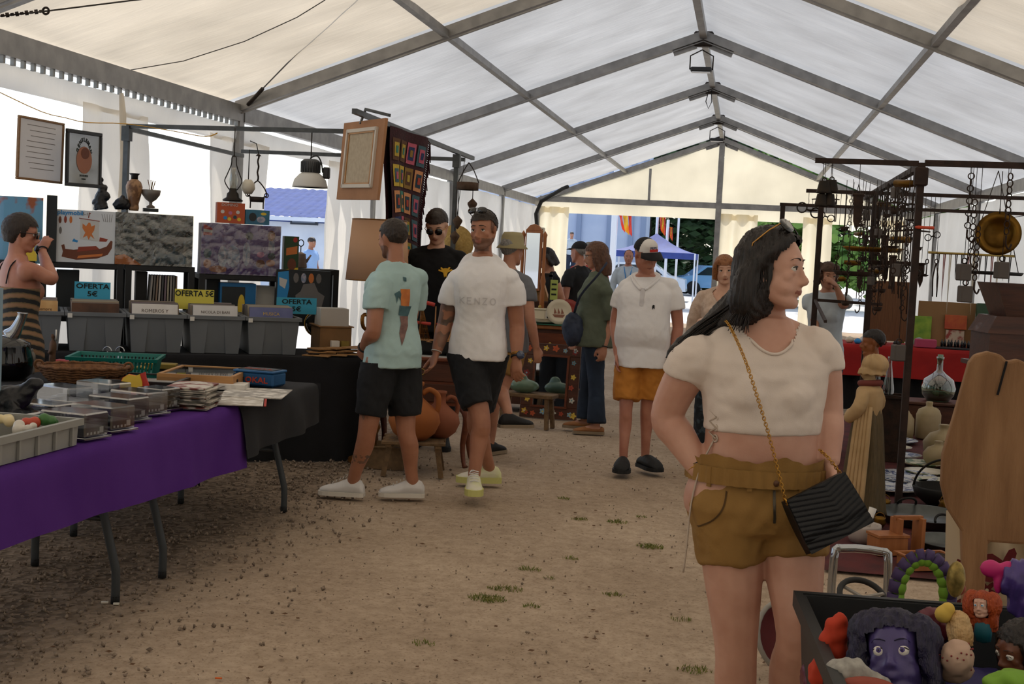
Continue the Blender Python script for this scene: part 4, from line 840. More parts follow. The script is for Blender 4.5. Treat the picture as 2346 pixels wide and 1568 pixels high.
B = thing('shoulder_bag', 'dark blue slouchy bag hanging beside the olive blouse', 'bag', AT(1313, 755, 11.4))
mb = MB(); mb.ball((0, 0, 0), (.10, .07, .155), 16, 12); mb.box((0, 0, .06), (.17, .10, .1), bev=.03); B1 = link('pouch', remesh(mb, .012, 4, disp=folds(.012, 12)), 'bag_blue', B)
MB().tube(smoothpts([(.0, 0, .13), (.06, -.09, .30), (.20, -.13, .48), (.27, -.03, .60)], 4), .012, 6, flat=.3).build('strap', 'bag_blue', B)

# ---- cream knit woman beside the old man
L5 = V((-.15, 10.35, 0)); F5 = 172; H5 = 1.63
J = jl(L5, F5, H5, {'wrL': (1632, 735, -.25)})
D = person('woman with short auburn hair in cream knitted top', L5, F5, H5, 'skin_pale', .008, head=(-6, 4, 12), J=J, fem=1, bust=.025, belly=.02, hips=.015, hands={'R': {}, 'L': dict(n=(0, .3, -1), side=-1, curl=(.5, .6, .6, .6))})
P = D['P']; HX = D['HX']; eyes(P, HX); brows(P, HX, 'hair_auburn')
def bob(mb):
    mb.ball((0, -.03, .03), (.09, .098, .098), 18, 12); mb.tube([(0, -.045, 0), (0, -.055, -.10)], [.088, .075], 16, flat=.8)
    for s in (-1, 1): mb.tube(smoothpts([(s*.035, .062, .085), (s*.075, .03, .03), (s*.082, -.005, -.08)], 3), smoothvals([.026, .028, .022], 3), 10)
hair_cap(P, HX, 'hair_auburn', .008, extra=bob, line=lambda q: (q.y > .045 and q.z < .045 and abs(q.x) < .062) or q.z < -.10, rough=.003, sm=4)
shirt(D, 'knit_cream', z0=.84, loose=.016, sleeve=1.1, amp=.008, neckfn=lambda c: (c.y > .03 and c.z > 1.36-.0 and abs(c.x) < .085 and c.z > 1.36+ (abs(c.x)/.085)**2*.08)); trousers(D, 'patterned_dark', cut=1.95, loose=.02, flare=1.3)
mb = MB(); mb.torus((0, .035, 1.415), .075, .004, (0, .75, 1), 20, 6); mb.build('necklace', 'hair_brown', P)
for t in 'RL': shoe(D, t, 'shoe_tan', 'sole_brown', style='flat')

# ---- people further down the aisle
def extra_person(lab, px, py, Y, facing, h, skin, hair, top_mat, bot_mat, fem=0, head=(0, 0, 0), sleeve=.6, lean=0, J=None, cap=None, glasses=None, vox=.011, hairx=None, line=None, long=0, cut=1.95, build=1.0, bust=0, hips=0, belly=0, shoe_m='clog_black', hands=None):
    g = AT(px, py, Y); loc = V((g.x, Y, 0)); JJ = jl(loc, facing, h, J) if J else None
    D = person(lab, loc, facing, h, skin, vox, lean=lean, head=head, J=JJ, fem=fem, build=build, bust=bust, hips=hips, belly=belly, hands=hands); P, HX = D['P'], D['HX']
    hair_cap(P, HX, hair, vox, extra=(lambda mb: long_hair(mb, long)) if long else hairx, line=line or ((lambda q: (q.y > .035 and q.z < .045) or q.z < -long) if long else None), rough=.004, sm=3)
    if cap: 
        c = hair_cap(P, HX, cap, vox, thick=1.13, line=lambda q: q.z < .04, name='cap', rough=0, sm=4); mb = MB(); mb.X = HX
        mb.grid(lambda u, v: V((sin((u-.5)*2.4)*(.082+.01*v), .035+cos((u-.5)*2.4)*(.058+.075*v), .045-.02*v*v)), 12, 4); mb.build('visor', cap, c)
    eyes(P, HX); brows(P, HX, hair)
    if glasses: shades(P, HX, lens=glasses, name='spectacles')
    if top_mat: shirt(D, top_mat, z0=.84, loose=.016, sleeve=sleeve, amp=.008)
    trousers(D, bot_mat, cut=cut, loose=.014, flare=1.15)
    for t in 'RL': shoe(D, t, shoe_m, 'sole_brown')
    return D
extra_person('man in bucket hat and grey shirt behind the white T-shirt', 1165, 700, 9.9, -30, 1.70, 'skin_warm', 'hair_grey', 'cotton_grey', 'khaki', vox=.010, cut=.7, build=1.0, J={'anR': (1165, 955, -.3), 'toeR': (1190, 972, -.25), 'knR': (1150, 890, -.1)})
D = extra_person('woman in black cap and black vest bending over the stall', 1268, 700, 13.75, 120, 1.64, 'skin_warm', 'hair_black', None, 'cotton_black', fem=1, head=(-26, 0, 10), lean=10, cap='cap_black', long=.10, bust=.02, J={'elL': (1300, 735, -.1), 'wrL': (1285, 775, -.25)})
shirt(D, 'knit_black', z0=.84, loose=.008, sleeve=0, amp=.004)
extra_person('man in black cap and black T-shirt seen from behind', 1322, 700, 14.3, 60, 1.72, 'skin_red', 'hair_grey', 'cotton_black', 'denim', cap='cap_black', build=1.1, belly=.03)
extra_person('grey-haired man with glasses behind the black cap', 1345, 650, 16.6, 195, 1.74, 'skin_pale', 'hair_grey', 'cap_red', 'denim', head=(-8, 0, 0), glasses='shade_lens')
D = extra_person('man in pale shirt wearing a blue lanyard', 1437, 650, 22, 185, 1.70, 'skin_red', 'hair_grey', 'cotton_pale', 'trousers_navy', sleeve=1.9, line=lambda q: q.z < .03 or q.y > -.01)
M('lanyard', '#2f7fc0', .8); mb = MB()
for s in (-1, 1): mb.tube([(s*.07, .03, 1.46), (s*.05, .13, 1.36), (0, .15, 1.12)], .008, 5)
mb.build('lanyard', 'lanyard', D['P'])
D = extra_person('curly-haired woman in grey V-neck top behind the hanging tools', 1893, 700, 11.6, 170, 1.62, 'skin_warm', 'hair_curly', 'cotton_pale', 'denim', fem=1, bust=.02, head=(-8, 0, 25), J={'elL': (1933, 700, -.1), 'wrL': (1915, 655, -.15), 'elR': (1862, 720, 0), 'wrR': (1872, 760, -.2)}, hairx=lambda mb: [mb.ball((cos(a*2.4)*.085, -.03+sin(a*2.4)*.075, .08-a*.012), .04, 8, 6) for a in range(16)], line=lambda q: q.y > .045 and q.z < .045 or q.z < -.13)
extra_person('man in light blue polo walking outside by the white building', 712, 600, 27, 250, 1.68, 'skin_tan', 'hair_dark', 'cotton_sky', 'trousers_pale', vox=.014, line=lambda q: q.z < .01)
D = extra_person('man in white shirt on the phone outside the hall', 1310, 540, 50, 200, 1.7, 'skin_warm', 'hair_black', 'cotton_pale', 'trousers_navy', vox=.016); D['P'].location.z = .75
M('kerb', '#9aa0a8', .9); g = AT(1310, 540, 50); MB().box((g.x, 50, .35), (3, 1.6, .8), bev=.03).build('loading_step', 'kerb', label='low grey step the phoning man stands on', cat='step')
D = extra_person('bare-armed woman in pink top near the gazebo', 1475, 650, 27, 100, 1.62, 'skin_pale', 'hair_brown', 'cotton_pale', 'denim', fem=1, long=.12, vox=.014)
D = extra_person('dark-haired person half hidden behind the long black hair', 1668, 660, 17, 150, 1.5, 'skin_warm', 'hair_grey', 'cotton_grey', 'denim', vox=.013)

# ---- woman at the toy shelf on the left, seen from behind
L6 = V((-4.32, 7.3, 0)); F6 = -40; H6 = 1.66
J = jl(L6, F6, H6, {'elR': (118, 640, -.02), 'wrR': (96, 575, .16)})
def stripe_mat():
    m, t, b = _new('striped_knit'); MATS['striped_knit'] = m; N, L = t.nodes, t.links; tc = N.new('ShaderNodeTexCoord'); mp = N.new('ShaderNodeMapping'); mp.inputs['Rotation'].default_value = (rad(8), rad(14), 0); L.new(tc.outputs['Object'], mp.inputs[0])
    w = N.new('ShaderNodeTexWave'); w.wave_type = 'BANDS'; w.bands_direction = 'Z'; w.inputs['Scale'].default_value = 5.6; w.inputs['Distortion'].default_value = .6; w.inputs['Detail Scale'].default_value = 6; L.new(mp.outputs[0], w.inputs[0])
    r = N.new('ShaderNodeValToRGB'); e = r.color_ramp.elements; r.color_ramp.interpolation = 'CONSTANT'; e[0].color = C4(hx('#1f2023')); e[1].position = .38; e[1].color = C4(hx('#6d5a40')); x = r.color_ramp.elements.new(.72); x.color = C4(hx('#8a6a50')); L.new(w.outputs[0], r.inputs[0]); L.new(r.outputs[0], b.inputs['Base Color']); b.inputs['Roughness'].default_value = .9
stripe_mat()
D = person('woman in striped dress with short dark hair at the toy boxes', L6, F6, H6, 'skin_red', .007, head=(-8, 0, -25), J=J, fem=1, bust=.02, hips=.02, arm=1.12, hands={'R': dict(d=(-.35, .5, .9), n=(-.6, .6, 0), side=1, curl=(.3, .3, .4, .4), s=.9), 'L': {}})
P = D['P']; HX = D['HX']; eyes(P, HX); shades(P, HX)
hair_cap(P, HX, 'hair_dark', .008, thick=1.1, extra=lambda mb: [mb.ball((0, -.035, .02), (.088, .095, .10), 18, 12), mb.tube([(0, -.05, 0), (0, -.055, -.075)], [.084, .062], 16, flat=.8)], line=lambda q: (q.y > .03 and q.z < .05 and abs(q.x) < .07) or q.z < -.09, sm=4, rough=.003)
def dress_hole(c): return c.z > 1.30-.0 and c.y < .1 and False
shirt(D, 'striped_knit', z0=.55, loose=.010, sleeve=0, z1=1.30, amp=.004, hemring=(.20, .17), name='dress')
mb = MB()
for s in (-1, 1): mb.tube(smoothpts([(s*.085, -.11, 1.31), (s*.085, -.085, 1.42), (s*.085, -.02, 1.468), (s*.085, .07, 1.40), (s*.08, .12, 1.30)], 3), .004, 6)
mb.build('shoulder_strap', 'cotton_black', P); watch(P, D['j']['wrR'], D['j']['wrR']-D['j']['elR'], .034, ('watch_black', 'watch_black'), face=(.5, -.8, 0))
for t in 'RL': shoe(D, t, 'shoe_tan', 'sole_brown', style='flat')
# ---- the woman in front: beige cropped T-shirt, khaki shorts, black bag
LW = AT(1742, 1000, 3.8); LW.z = 0; FW = 192; HW = 1.68; KW = HW/1.75
XWi = Matrix.LocRotScale(LW, Euler((0, 0, rad(FW))), V((KW, KW, KW))).inverted()
def wl(px, py, dy=0.0): return XWi@AT(px, py, 3.8+dy)
J = {'shR': wl(1592, 812, -.03), 'elR': wl(1528, 955, .0), 'wrR': wl(1608, 1082, -.06), 'shL': wl(1874, 792, .04), 'elL': wl(1893, 945, .06), 'wrL': wl(1897, 1065, -.02), 'hipR': wl(1675, 1190, -.015), 'hipL': wl(1812, 1190, .02), 'knR': wl(1686, 1480, -.03), 'knL': wl(1828, 1455, -.06), 'anR': wl(1690, 1790, -.02), 'anL': wl(1778, 1760, .16), 'toeR': wl(1690, 1850, -.2), 'toeL': wl(1800, 1830, -.02)}
J['anR'].z = max(.085, J['anR'].z); J['anL'].z = max(.12, J['anL'].z)
D = person('woman with long black hair in beige crop top and khaki shorts', LW, FW, HW, 'skin_fair', .0048, head=(2, -3, 60), J=J, build=1.12, fem=1, bust=.020, hips=.030, belly=.018, arm=1.36, leg=1.12, fat=.6, nose=.965, headfwd=.0,
    hands={'R': dict(d=wl(1660, 1120, -.05)-wl(1608, 1082, -.06), n=(-1, .2, 0), side=1, curl=(.2, .2, .2, .2), s=.95), 'L': dict(d=(-.1, .15, -1), n=(1, .2, 0), side=-1, curl=(.4, .45, .5, .55), s=.95)})
P = D['P']; HX = D['HX']; U = D['U']
eyes(P, HX, look=(.05, 0)); brows(P, HX, 'hair_black', .0030)
M('nail_pale', '#d9b8aa', .3)
mb = MB(); mb.X = HX; mb.ball((-.0165, .100, -.042), .0016, 8, 6); mb.build('nose_stud', 'gold', P)
# top: fitted, scooped neck, cap sleeves
nk = U((0, .0, 1.47))
def scoop(c): return (c.z > 1.385+(abs(c.x)/.088)**2*.075 and abs(c.x) < .10 and c.y > -.05) or c.z > 1.478
tp = shirt(D, 'top_beige', z0=1.075, loose=.007, sleeve=.34, z1=1.455, amp=.0035, sleeve_r=.99, sm=12, vox=.0062, neckfn=scoop, sc=14, st=(.6, .6, 2.2), name='crop_top')
D['hide'] = None
from mathutils.bvhtree import BVHTree
bm = bmesh.new(); bm.from_mesh(tp.data); TB = BVHTree.FromBMesh(bm); bm.free(); nb_ = []
for i in range(25):
    x = -.086+.172*i/24; h_ = TB.ray_cast(V((x, 1, 1.383+(x/.088)**2*.075)), V((0, -1, 0))); nb_.append(V((x, (h_[0].y if h_[0] and h_[0].y > -.03 else .03), 1.387+(x/.088)**2*.075)))
MB().tube(smoothpts(nb_[::2], 2), .0045, 8).build('neckband', 'top_beige', tp)
# shorts with gathered paper-bag waist
sh = trousers(D, 'khaki', z1=1.06, cut=.33, loose=.016, flare=1.06, amp=.010, vox=.007, hipr=(.215, .158), name='shorts')
mb = MB(); N = 160
def frill(u, v):
    a = 2*pi*u; w = sin(a*26)*.5+sin(a*11+1)*.6; r = 1+(.035*w)*v+.03*v
    return V((cos(a)*.209*r, -.010+sin(a)*.160*r, 1.045+.036*v+.008*sin(a*7+2)*v+.005*w*v))
mb.grid(frill, N, 5); mb.grid(lambda u, v: V((cos(2*pi*u)*(.214+.0035*sin(2*pi*u*40)), -.010+sin(2*pi*u)*(.165+.0035*sin(2*pi*u*40)), 1.0+.05*v)), N, 4); wb_ = mb.build('gathered_waistband', 'khaki', sh)
for a in (40, 75, 118, 150):
    a = rad(a); MB().box((cos(a)*.214, -.012+sin(a)*.161, 1.02), (.014, .006, .06), rz=math.degrees(a)-90).build('belt_loop', 'khaki', sh)
M('zip_metal', '#5d564c', .4, .8); M('button_brown', '#5a3a24', .5)
decal(sh, 'zip', 'zip_metal', D, [(-.022, .995), (-.014, .995), (-.018, .90), (-.026, .90)], back=False, ref=sh, lift=.004)
mb = MB(); mb.cyl((-.018, .150, 1.018), (-.018, .158, 1.018), .009); mb.build('button', 'button_brown', sh)
M('khaki_dark', '#4f381a', .9)
pk = smoothpts([(.118, .0, .985), (.125, 0, .94), (.15, 0, .895), (.185, 0, .865)], 4)
decal(sh, 'pocket_edge', 'khaki_dark', D, [(p.x, p.z) for p in pk]+[(p.x-.004, p.z-.003) for p in reversed(pk)], back=False, ref=sh, lift=.003)
# lacing down the side of the top
M('cord_beige', '#b9a898', .9); mb = MB()
for i in range(4):
    z = 1.13+.032*i; mb.torus(V((.150, .075, z)), .010, .0025, (.9, .45, 0), 14, 5); mb.tube([(.150, .082, z), (.166, .055, z+.016), (.150, .082, z+.032)], .003, 5)
mb.tube(smoothpts([(.155, .07, 1.12), (.185, .06, 1.04), (.205, .05, .93), (.21, .045, .80), (.215, .04, .72)], 3), .003, 5); mb.build('side_lacing', 'cord_beige', tp)
# bracelet
for t, c in ((0, 'gold'), (.008, 'watch_black')):
    wv = D['j']['wrR']; dv = (wv-D['j']['elR']).normalized(); MB().torus(wv-dv*(.012+t), .036, .0022, dv+V((.3, 0, .1)), 20, 5).build('bracelet', c, P)
# sunglasses pushed up into the hair
shades(P, HX@Matrix.Translation((0, -.034, .066))@Euler((rad(36), 0, 0)).to_matrix().to_4x4(), frame='frame_gold', rx=.031, ry=.024)
# hair: crown shell, long mass swept behind the shoulder, loose strands
mb = MB(); mb.X = Matrix()
def hl(*pts): return [wl(*p) for p in pts]
hc = lambda p: HX@V(p)
mb.ball(hc((0, -.018, .040)), .088, 20, 14); mb.ball(hc((0, -.024, .030)), .084, 20, 14); mb.ball(hc((0, .006, .052)), .074, 18, 12); mb.ball(hc((0, -.034, -.01)), .076, 18, 12)
limb(mb, [hc((.015, -.035, .05)), hc((.015, -.045, -.03)), hc((.02, -.050, -.10)), wl(1702, 700, .05), wl(1640, 748, .05), wl(1590, 775, .03), wl(1545, 800, .0), wl(1528, 822, -.02)], [.072, .072, .067, .063, .046, .032, .018, .006], 18, 5)
limb(mb, [hc((.05, -.02, .03)), hc((.064, -.045, -.04)), hc((.062, -.055, -.11)), wl(1715, 712, -.02), wl(1690, 728, -.01), wl(1640, 750, -.0)], [.036, .046, .05, .046, .036, .02], 14, 5)
limb(mb, [hc((.020, .062, .090)), hc((.058, .030, .058)), hc((.074, -.004, .022)), hc((.078, -.035, -.02)), hc((.07, -.05, -.09))], [.020, .024, .024, .028, .03], 12, 4)
limb(mb, [hc((-.020, .062, .090)), hc((-.058, .030, .055)), hc((-.074, .004, -.01)), hc((-.074, -.005, -.09)), hc((-.085, .01, -.165)), hc((-.10, .04, -.185))], [.020, .024, .026, .026, .022, .012], 12, 4)
limb(mb, [hc((.068, .012, .01)), hc((.072, .018, -.03)), hc((.068, .012, -.075)), hc((.062, -.01, -.125))], [.010, .0075, .006, .004], 8, 4)
def strandy(c, n):
    q = HX.inverted()@c; a = atan2(q.x, -q.y); return .0022*sin(a*46+nz(c, 14, 5))+.0016*sin(a*95+q.z*20)+nz(c, 9, .004)
hm = remesh(mb, .0062, 5, disp=strandy, holes=lambda c: (lambda q: q.y > .018+.25*max(0, .03-abs(q.x)) and q.z < .098-1.1*max(0, abs(q.x)-.012) and q.z > -.05 and abs(q.x) < .066)(HX.inverted()@c))
hair = link('hair', hm, 'hair_black', P)
mb = MB(); r2 = random.Random(5)
for i in range(230):
    t = r2.random(); w = (r2.random()-.5)
    a = hc((.03+.05*r2.random(), -.04-.05*r2.random(), -.02-.08*r2.random()))
    e = wl(1530+r2.random()*26+90*max(0, w), 800+r2.random()**2*62*(1 if r2.random() < .5 else .4), r2.uniform(-.05, .04)); m1 = wl(1700+w*44, 705+w*34, r2.uniform(-.02, .07)); m2 = wl(1610+w*40, 766+w*30, r2.uniform(-.03, .06))
    mb.tube(smoothpts([a, m1, m2, e], 4), [.0016]*12+[.0006], 4, cap=False)
for i in range(60):
    a = hc((.074, -.03+.03*r2.random(), .03)); mb.tube(smoothpts([a, hc((.085+.01*r2.random(), -.05*r2.random(), -.06)), hc((.07+.03*r2.random(), -.03-.07*r2.random(), -.15-.05*r2.random()))], 4), .0011, 4, cap=False)
mb.build('loose_strands', 'hair_black', hair, kind='stuff')
shoe(D, 'R', 'shoe_white', 'sole_white'); shoe(D, 'L', 'shoe_white', 'sole_white')

# ---- quilted shoulder bag with chain
M('leather_black', '#0f0f11', .42, bump=.15, bscale=300, spec=.4)
A0, A1 = AT(1795, 1150, 3.60), AT(1928, 1082, 3.66); ux = (A1-A0).normalized(); dn = (AT(1838, 1272, 3.58)-A0); dn = (dn-ux*dn.dot(ux)).normalized(); nrm = ux.cross(dn).normalized()
if nrm.y > 0: nrm = -nrm
BG = thing('shoulder_bag', 'black chevron-quilted shoulder bag on a gold chain', 'bag', A0)
Wb, Hb, Tb = (A1-A0).length*.98, .155, .062; o0 = V((0, 0, 0))
def bagpt(u, v, w): 
    sq = 1-.06*sin(pi*v)*0; return o0+ux*(Wb*(u*(1+.10*v)-.04*v))+dn*(Hb*v)+nrm*w
mb = MB(); rg = []
for k in range(9):
    v = k/8; t = Tb*(.45+.55*sin(pi*min(1, .15+v*.85)))*.5; rg.append([bagpt(0, v, -t), bagpt(.05, v, t), bagpt(.5, v, t*1.12), bagpt(.95, v, t), bagpt(1, v, -t), bagpt(.5, v, -t*1.1)])
mb.loft(rg); mb.build('bag_body', 'leather_black', BG)
def flapz(u, v): p = (v*1.25+.55*abs(u-.62))*7; return .036+.0022*abs(sin(pi*p))-.012*max(0, v-.85)*4
mb = MB(); mb.grid(lambda u, v: bagpt(u, v*.80*(1-.0)+(.16*(1-abs(u-.62)*1.7) if 0 else 0), flapz(u, v)), 60, 70); mb.grid(lambda u, v: bagpt(u, v*.8, .030), 4, 4); mb.build('quilted_flap', 'leather_black', BG)
mb = MB(); mb.grid(lambda u, v: bagpt(u, .80+v*.2, .030+.003*abs(sin(pi*(v*2+.55*abs(u-.62)*5)))), 40, 14); mb.build('quilted_front', 'leather_black', BG)
def chain(name, pts, r, par, step=.0085):
    mb = MB(); P_ = smoothpts(pts, 24); acc = 0; last = P_[0]; k = 0
    for p in P_[1:]:
        while (p-last).length >= step:
            d = (p-last).normalized(); c = last+d*step*.5; last = last+d*step; x, y, _ = basis(d); ax = x if k % 2 else y; k += 1
            n2 = 10; loop = [c+d*(step*.78*cos(2*pi*i/n2))+ax*(r*2.3*sin(2*pi*i/n2)) for i in range(n2)]; mb.tube(loop, r*.72, 5, closed=True)
    return mb.build(name, 'gold', par)
off = lambda p: p-A0
chain('chain', [off(AT(1800, 1150, 3.60)), off(AT(1765, 1010, 3.60)), off(AT(1735, 910, 3.60)), off(AT(1705, 820, 3.62)), off(AT(1672, 748, 3.70)), off(AT(1660, 735, 3.80))], .0019, BG)
chain('chain', [off(AT(1925, 1085, 3.67)), off(AT(1900, 1052, 3.66)), off(AT(1876, 1030, 3.70))], .0019, BG)
MB().torus(off(AT(1800, 1150, 3.60)), .010, .0025, ux).build('chain_ring', 'gold', BG)
# ================================================================ stalls on the left
M('plastic_grey_leg', '#3c4043', .5, .2); M('black_foot', '#121212', .8); M('table_top', '#b9b5ad', .6)
M('cloth_purple', '#54307c', .95, col2='#4d2975', scale=3, bump=.12, bscale=300, spec=.1); M('cloth_black', '#101012', .95, col2='#16161a', scale=4, bump=.2, bscale=200); M('cloth_charcoal', '#232428', .95, col2='#1c1d20', scale=6, bump=.2, bscale=220)
def folding_table(lab, x0, x1, y0, y1, z=.735):
    T = thing('folding_table', lab, 'table', ((x0+x1)/2, (y0+y1)/2, 0)); w, l = x1-x0, y1-y0
    MB().box((0, 0, z-.025), (w, l, .05), bev=.01).build('table_top', 'table_top', T)
    for sy in (-1, 1):
        y = sy*(l/2-.22)
        for sx in (-1, 1):
            o = MB().tube(smoothpts([(sx*w*.24, y, z-.05), (sx*w*.26, y, z-.14), (sx*w*.40, y, .20), (sx*w*.42, y, .12), (sx*w*.42, y, .015)], 3), .0185, 10).build('leg', 'plastic_grey_leg', T)
            MB().cyl((sx*w*.42, y, 0), (sx*w*.42, y, .03), .019, n=12).build('foot', 'black_foot', o)
        MB().tube([(-w*.345, y, .36), (w*.345, y, .36)], .012, 8).build('crossbar', 'plastic_grey_leg', T)
    return T
folding_table('near folding table under the purple cloth', -3.26, -2.5, 3.4, 5.36); folding_table('far folding table under purple and charcoal cloths', -3.26, -2.5, 5.38, 7.44)
folding_table('inner folding table behind the purple-covered ones', -4.04, -3.28, 6.0, 8.0)
def drape(name, mat, x0, x1, y0, y1, z, hf, hb, lab, amp=.02, fr=9, endh=0, seed=0, fold=()):
    """cloth lying on a table and hanging in front (towards +x)"""
    def fn(u, v):
        y = y0+(y1-y0)*u; L = (x1-x0); t = v*(L+hf)
        if t < L: p = V((x0+t, y, z))
        else:
            d = t-L; a = min(1, d/.05); w = amp*(d/hf)*(sin(y*fr+seed)+.5*sin(y*fr*2.3+seed*2))
            w += sum(.009*(d/hf)*math.exp(-((y-c)/.05)**2) for c in fold)
            hz = hf*(1+hb*(u-.5)); p = V((x1+.012*a+w+.03*d/hf, y, z-d*hz/hf))
        e = min(u, 1-u)*(y1-y0)
        return p
    mb = MB(); nu = int((y1-y0)*60); nv = int(((x1-x0)+hf)*34); mb.grid(fn, nu, nv)
    if endh:
        def f2(u, v): x = x0+(x1+.02-x0)*u; d = endh*v*(1+.10*sin(x*5)); return V((x+.02*v*sin(x*9), y1+.01+.03*v+.015*sin(x*16)*v, z-d))
        mb.grid(f2, 30, 14)
    return mb.build(name, mat, None, lab, 'tablecloth')
drape('tablecloth', 'cloth_purple', -3.27, -2.48, 3.3, 6.3, .742, .28, .34, 'purple tablecloth hanging over the front of the near stall', .012, 5, fold=(5.6, 4.9))
drape('tablecloth', 'cloth_charcoal', -3.27, -2.47, 6.24, 7.47, .739, .25, -.15, 'charcoal tablecloth hanging beside the purple one', .022, 8, endh=.22, seed=2)
drape('tablecloth', 'cloth_black', -4.05, -3.28, 5.95, 8.05, .739, .1, 0, 'black tablecloth on the inner table behind the purple one', .01, 9)
TZ = .745
def on(px, py, z=TZ): p = G(px, py, z); p.z = z; return p
M('tub_grey', '#6b6f73', .55, col2='#63676b', scale=3); M('crate_grey', '#8f8f8a', .55); M('clear_box', '#9aa0a4', .1); clear_mat('blister', (.80, .82, .84), .34, .08); M('card_black', '#1b1c1e', .55, col2='#2a2b2c', scale=20); M('print_white', '#cfcfca', .8); M('chrome', '#a8acb0', .12, .9)
def tub(nm, lab, cat, loc, rz, w, d, h, mat, ribs=True, group=None, t=.008, rim=.022, flare=1.08):
    T = thing(nm, lab, cat, loc, rz, group); b = 1/flare
    mb = MB(); 
    def rect(sx, sy, z): return [V((-sx/2, -sy/2, z)), V((sx/2, -sy/2, z)), V((sx/2, sy/2, z)), V((-sx/2, sy/2, z))]
    mb.loft([rect(w*b, d*b, 0), rect(w, d, h), rect(w-2*t, d-2*t, h), rect(w*b-2*t, d*b-2*t, .012)], smooth=False, cap=False); mb.add(rect(w*b, d*b, 0), [(3, 2, 1, 0)]); mb.add(rect(w*b-2*t, d*b-2*t, .012), [(0, 1, 2, 3)]); mb.build('shell', mat, T)
    mb = MB(); mb.loft([rect(w+.0, d+.0, h-rim), rect(w+.03, d+.03, h-rim), rect(w+.03, d+.03, h+.004), rect(w-.012, d-.012, h+.004), rect(w-.012, d-.012, h-rim)], smooth=False, cap=False); mb.build('rim', mat, T)
    if ribs:
        for sx in (-1, 1):
            mb = MB(); mb.prism([(-.045, 0), (.045, 0), (.065, h-rim), (-.065, h-rim)], (sx*w*.36*b, -d*b/2+.004, 0), (1, 0, 0), (0, -.05, 1), .02); mb.build('corner_rib', mat, T)
    return T
# ---- grey crate with toys
c = on(60, 1010); c = V((-2.72, 4.40, TZ)); T = tub('stacking_crate', 'shallow grey plastic crate of small toys on the purple cloth', 'crate', c, 90, .62, .40, .10, 'crate_grey', False, flare=1.02)
for i in range(5): MB().box((-.25+.125*i, -.205, .045), (.012, .012, .08)).build('rib', 'crate_grey', T)
for i, (x, y, m, cl, lab) in enumerate([(.18, -.05, 'toy_red', '#b4452c', 'small red toy lying in the grey crate'), (.25, .06, 'toy_cream', '#d8c79a', 'cream toy lying at the end of the grey crate'), (.24, -.1, 'toy_green', '#3d6b35', 'small green toy in the grey crate'), (.05, .05, 'toy_orange', '#c86a3a', 'orange toy piece in the grey crate'), (.1, -.1, 'toy_pale', '#c9c3b8', 'pale toy piece in the grey crate')]):
    M(m, cl, .4); mb = MB(); r2 = random.Random(i); [mb.ball((r2.uniform(-.03, .03), r2.uniform(-.025, .025), .02+r2.uniform(0, .02)), r2.uniform(.014, .026), 9, 6) for _ in range(5)]
    link('small_toy', remesh(mb, .006, 2), m, None, lab, 'toy', 'toys in the grey crate', loc=c+V((-y, x, .055+.012*(i == 2))))
# ---- clear display boxes
M('diecast_dark', '#2c3136', .3, .4); M('diecast_red', '#6a2a26', .3, .3)
def clear_case(lab, x, y, rz, w=.22, d=.14, h=.092, model='diecast_dark', stack=0):
    T = thing('display_case', lab, 'box', (x, y, TZ+stack), rz, 'clear display cases on the purple cloth')
    MB().box((0, 0, .012), (w+.02, d+.02, .010), bev=.002).build('flange', MATS['blister'], T)
    MB().box((0, 0, .022+h*.16), (w*.9, d*.88, h*.36), bev=.003).build('base', 'card_black', T)
    mb = MB(); mb.box((-.02, 0, h*.55), (w*.55, d*.35, h*.22), bev=.012); mb.box((-.01, 0, h*.70), (w*.28, d*.30, h*.16), bev=.012); link('model_car', remesh(mb, .008, 2), model, T)
    MB().box((0, 0, .018+h/2), (w, d, h), bev=.006).build('cover', MATS['blister'], T)
    # printed front marks
    for k in range(4): MB().box((w*.45+.0015, -d*.30+k*d*.15, .030), (.001, d*.07, .010)).build('printed_mark', 'print_white', T)
    MB().box((w*.45+.0015, d*.28, .040), (.001, d*.16, .024)).build('barcode', 'print_white', T)
for i, (x, y, rz, lab) in enumerate([(-2.62, 4.86, 82, 'clear display case at the purple cloth edge, beside the grey crate'), (-2.62, 5.10, 78, 'second clear display case along the purple cloth edge'), (-2.70, 5.40, 80, 'third clear display case along the purple cloth edge'), (-2.72, 5.64, 76, 'fourth clear display case, behind the magazines end'), (-2.70, 5.80, 80, 'last small clear display case before the magazine stack'), (-2.95, 4.95, 85, 'flat clear display case behind the grey crate'), (-2.98, 5.28, 80, 'clear display case in the second row, low and wide'),
        (-3.08, 5.62, 70, 'clear display case in the second row near the wicker bowl'), (-3.02, 5.88, 75, 'clear display case in the second row beside the rooster sign'), (-2.92, 5.42, 84, 'clear display case with a dark red base')]):
    clear_case(lab, x, y, rz-90+(-3), .15 if i == 4 else .225, .145, .06 if i in (5, 6, 9) else .095, 'diecast_red' if i == 9 else 'diecast_dark')
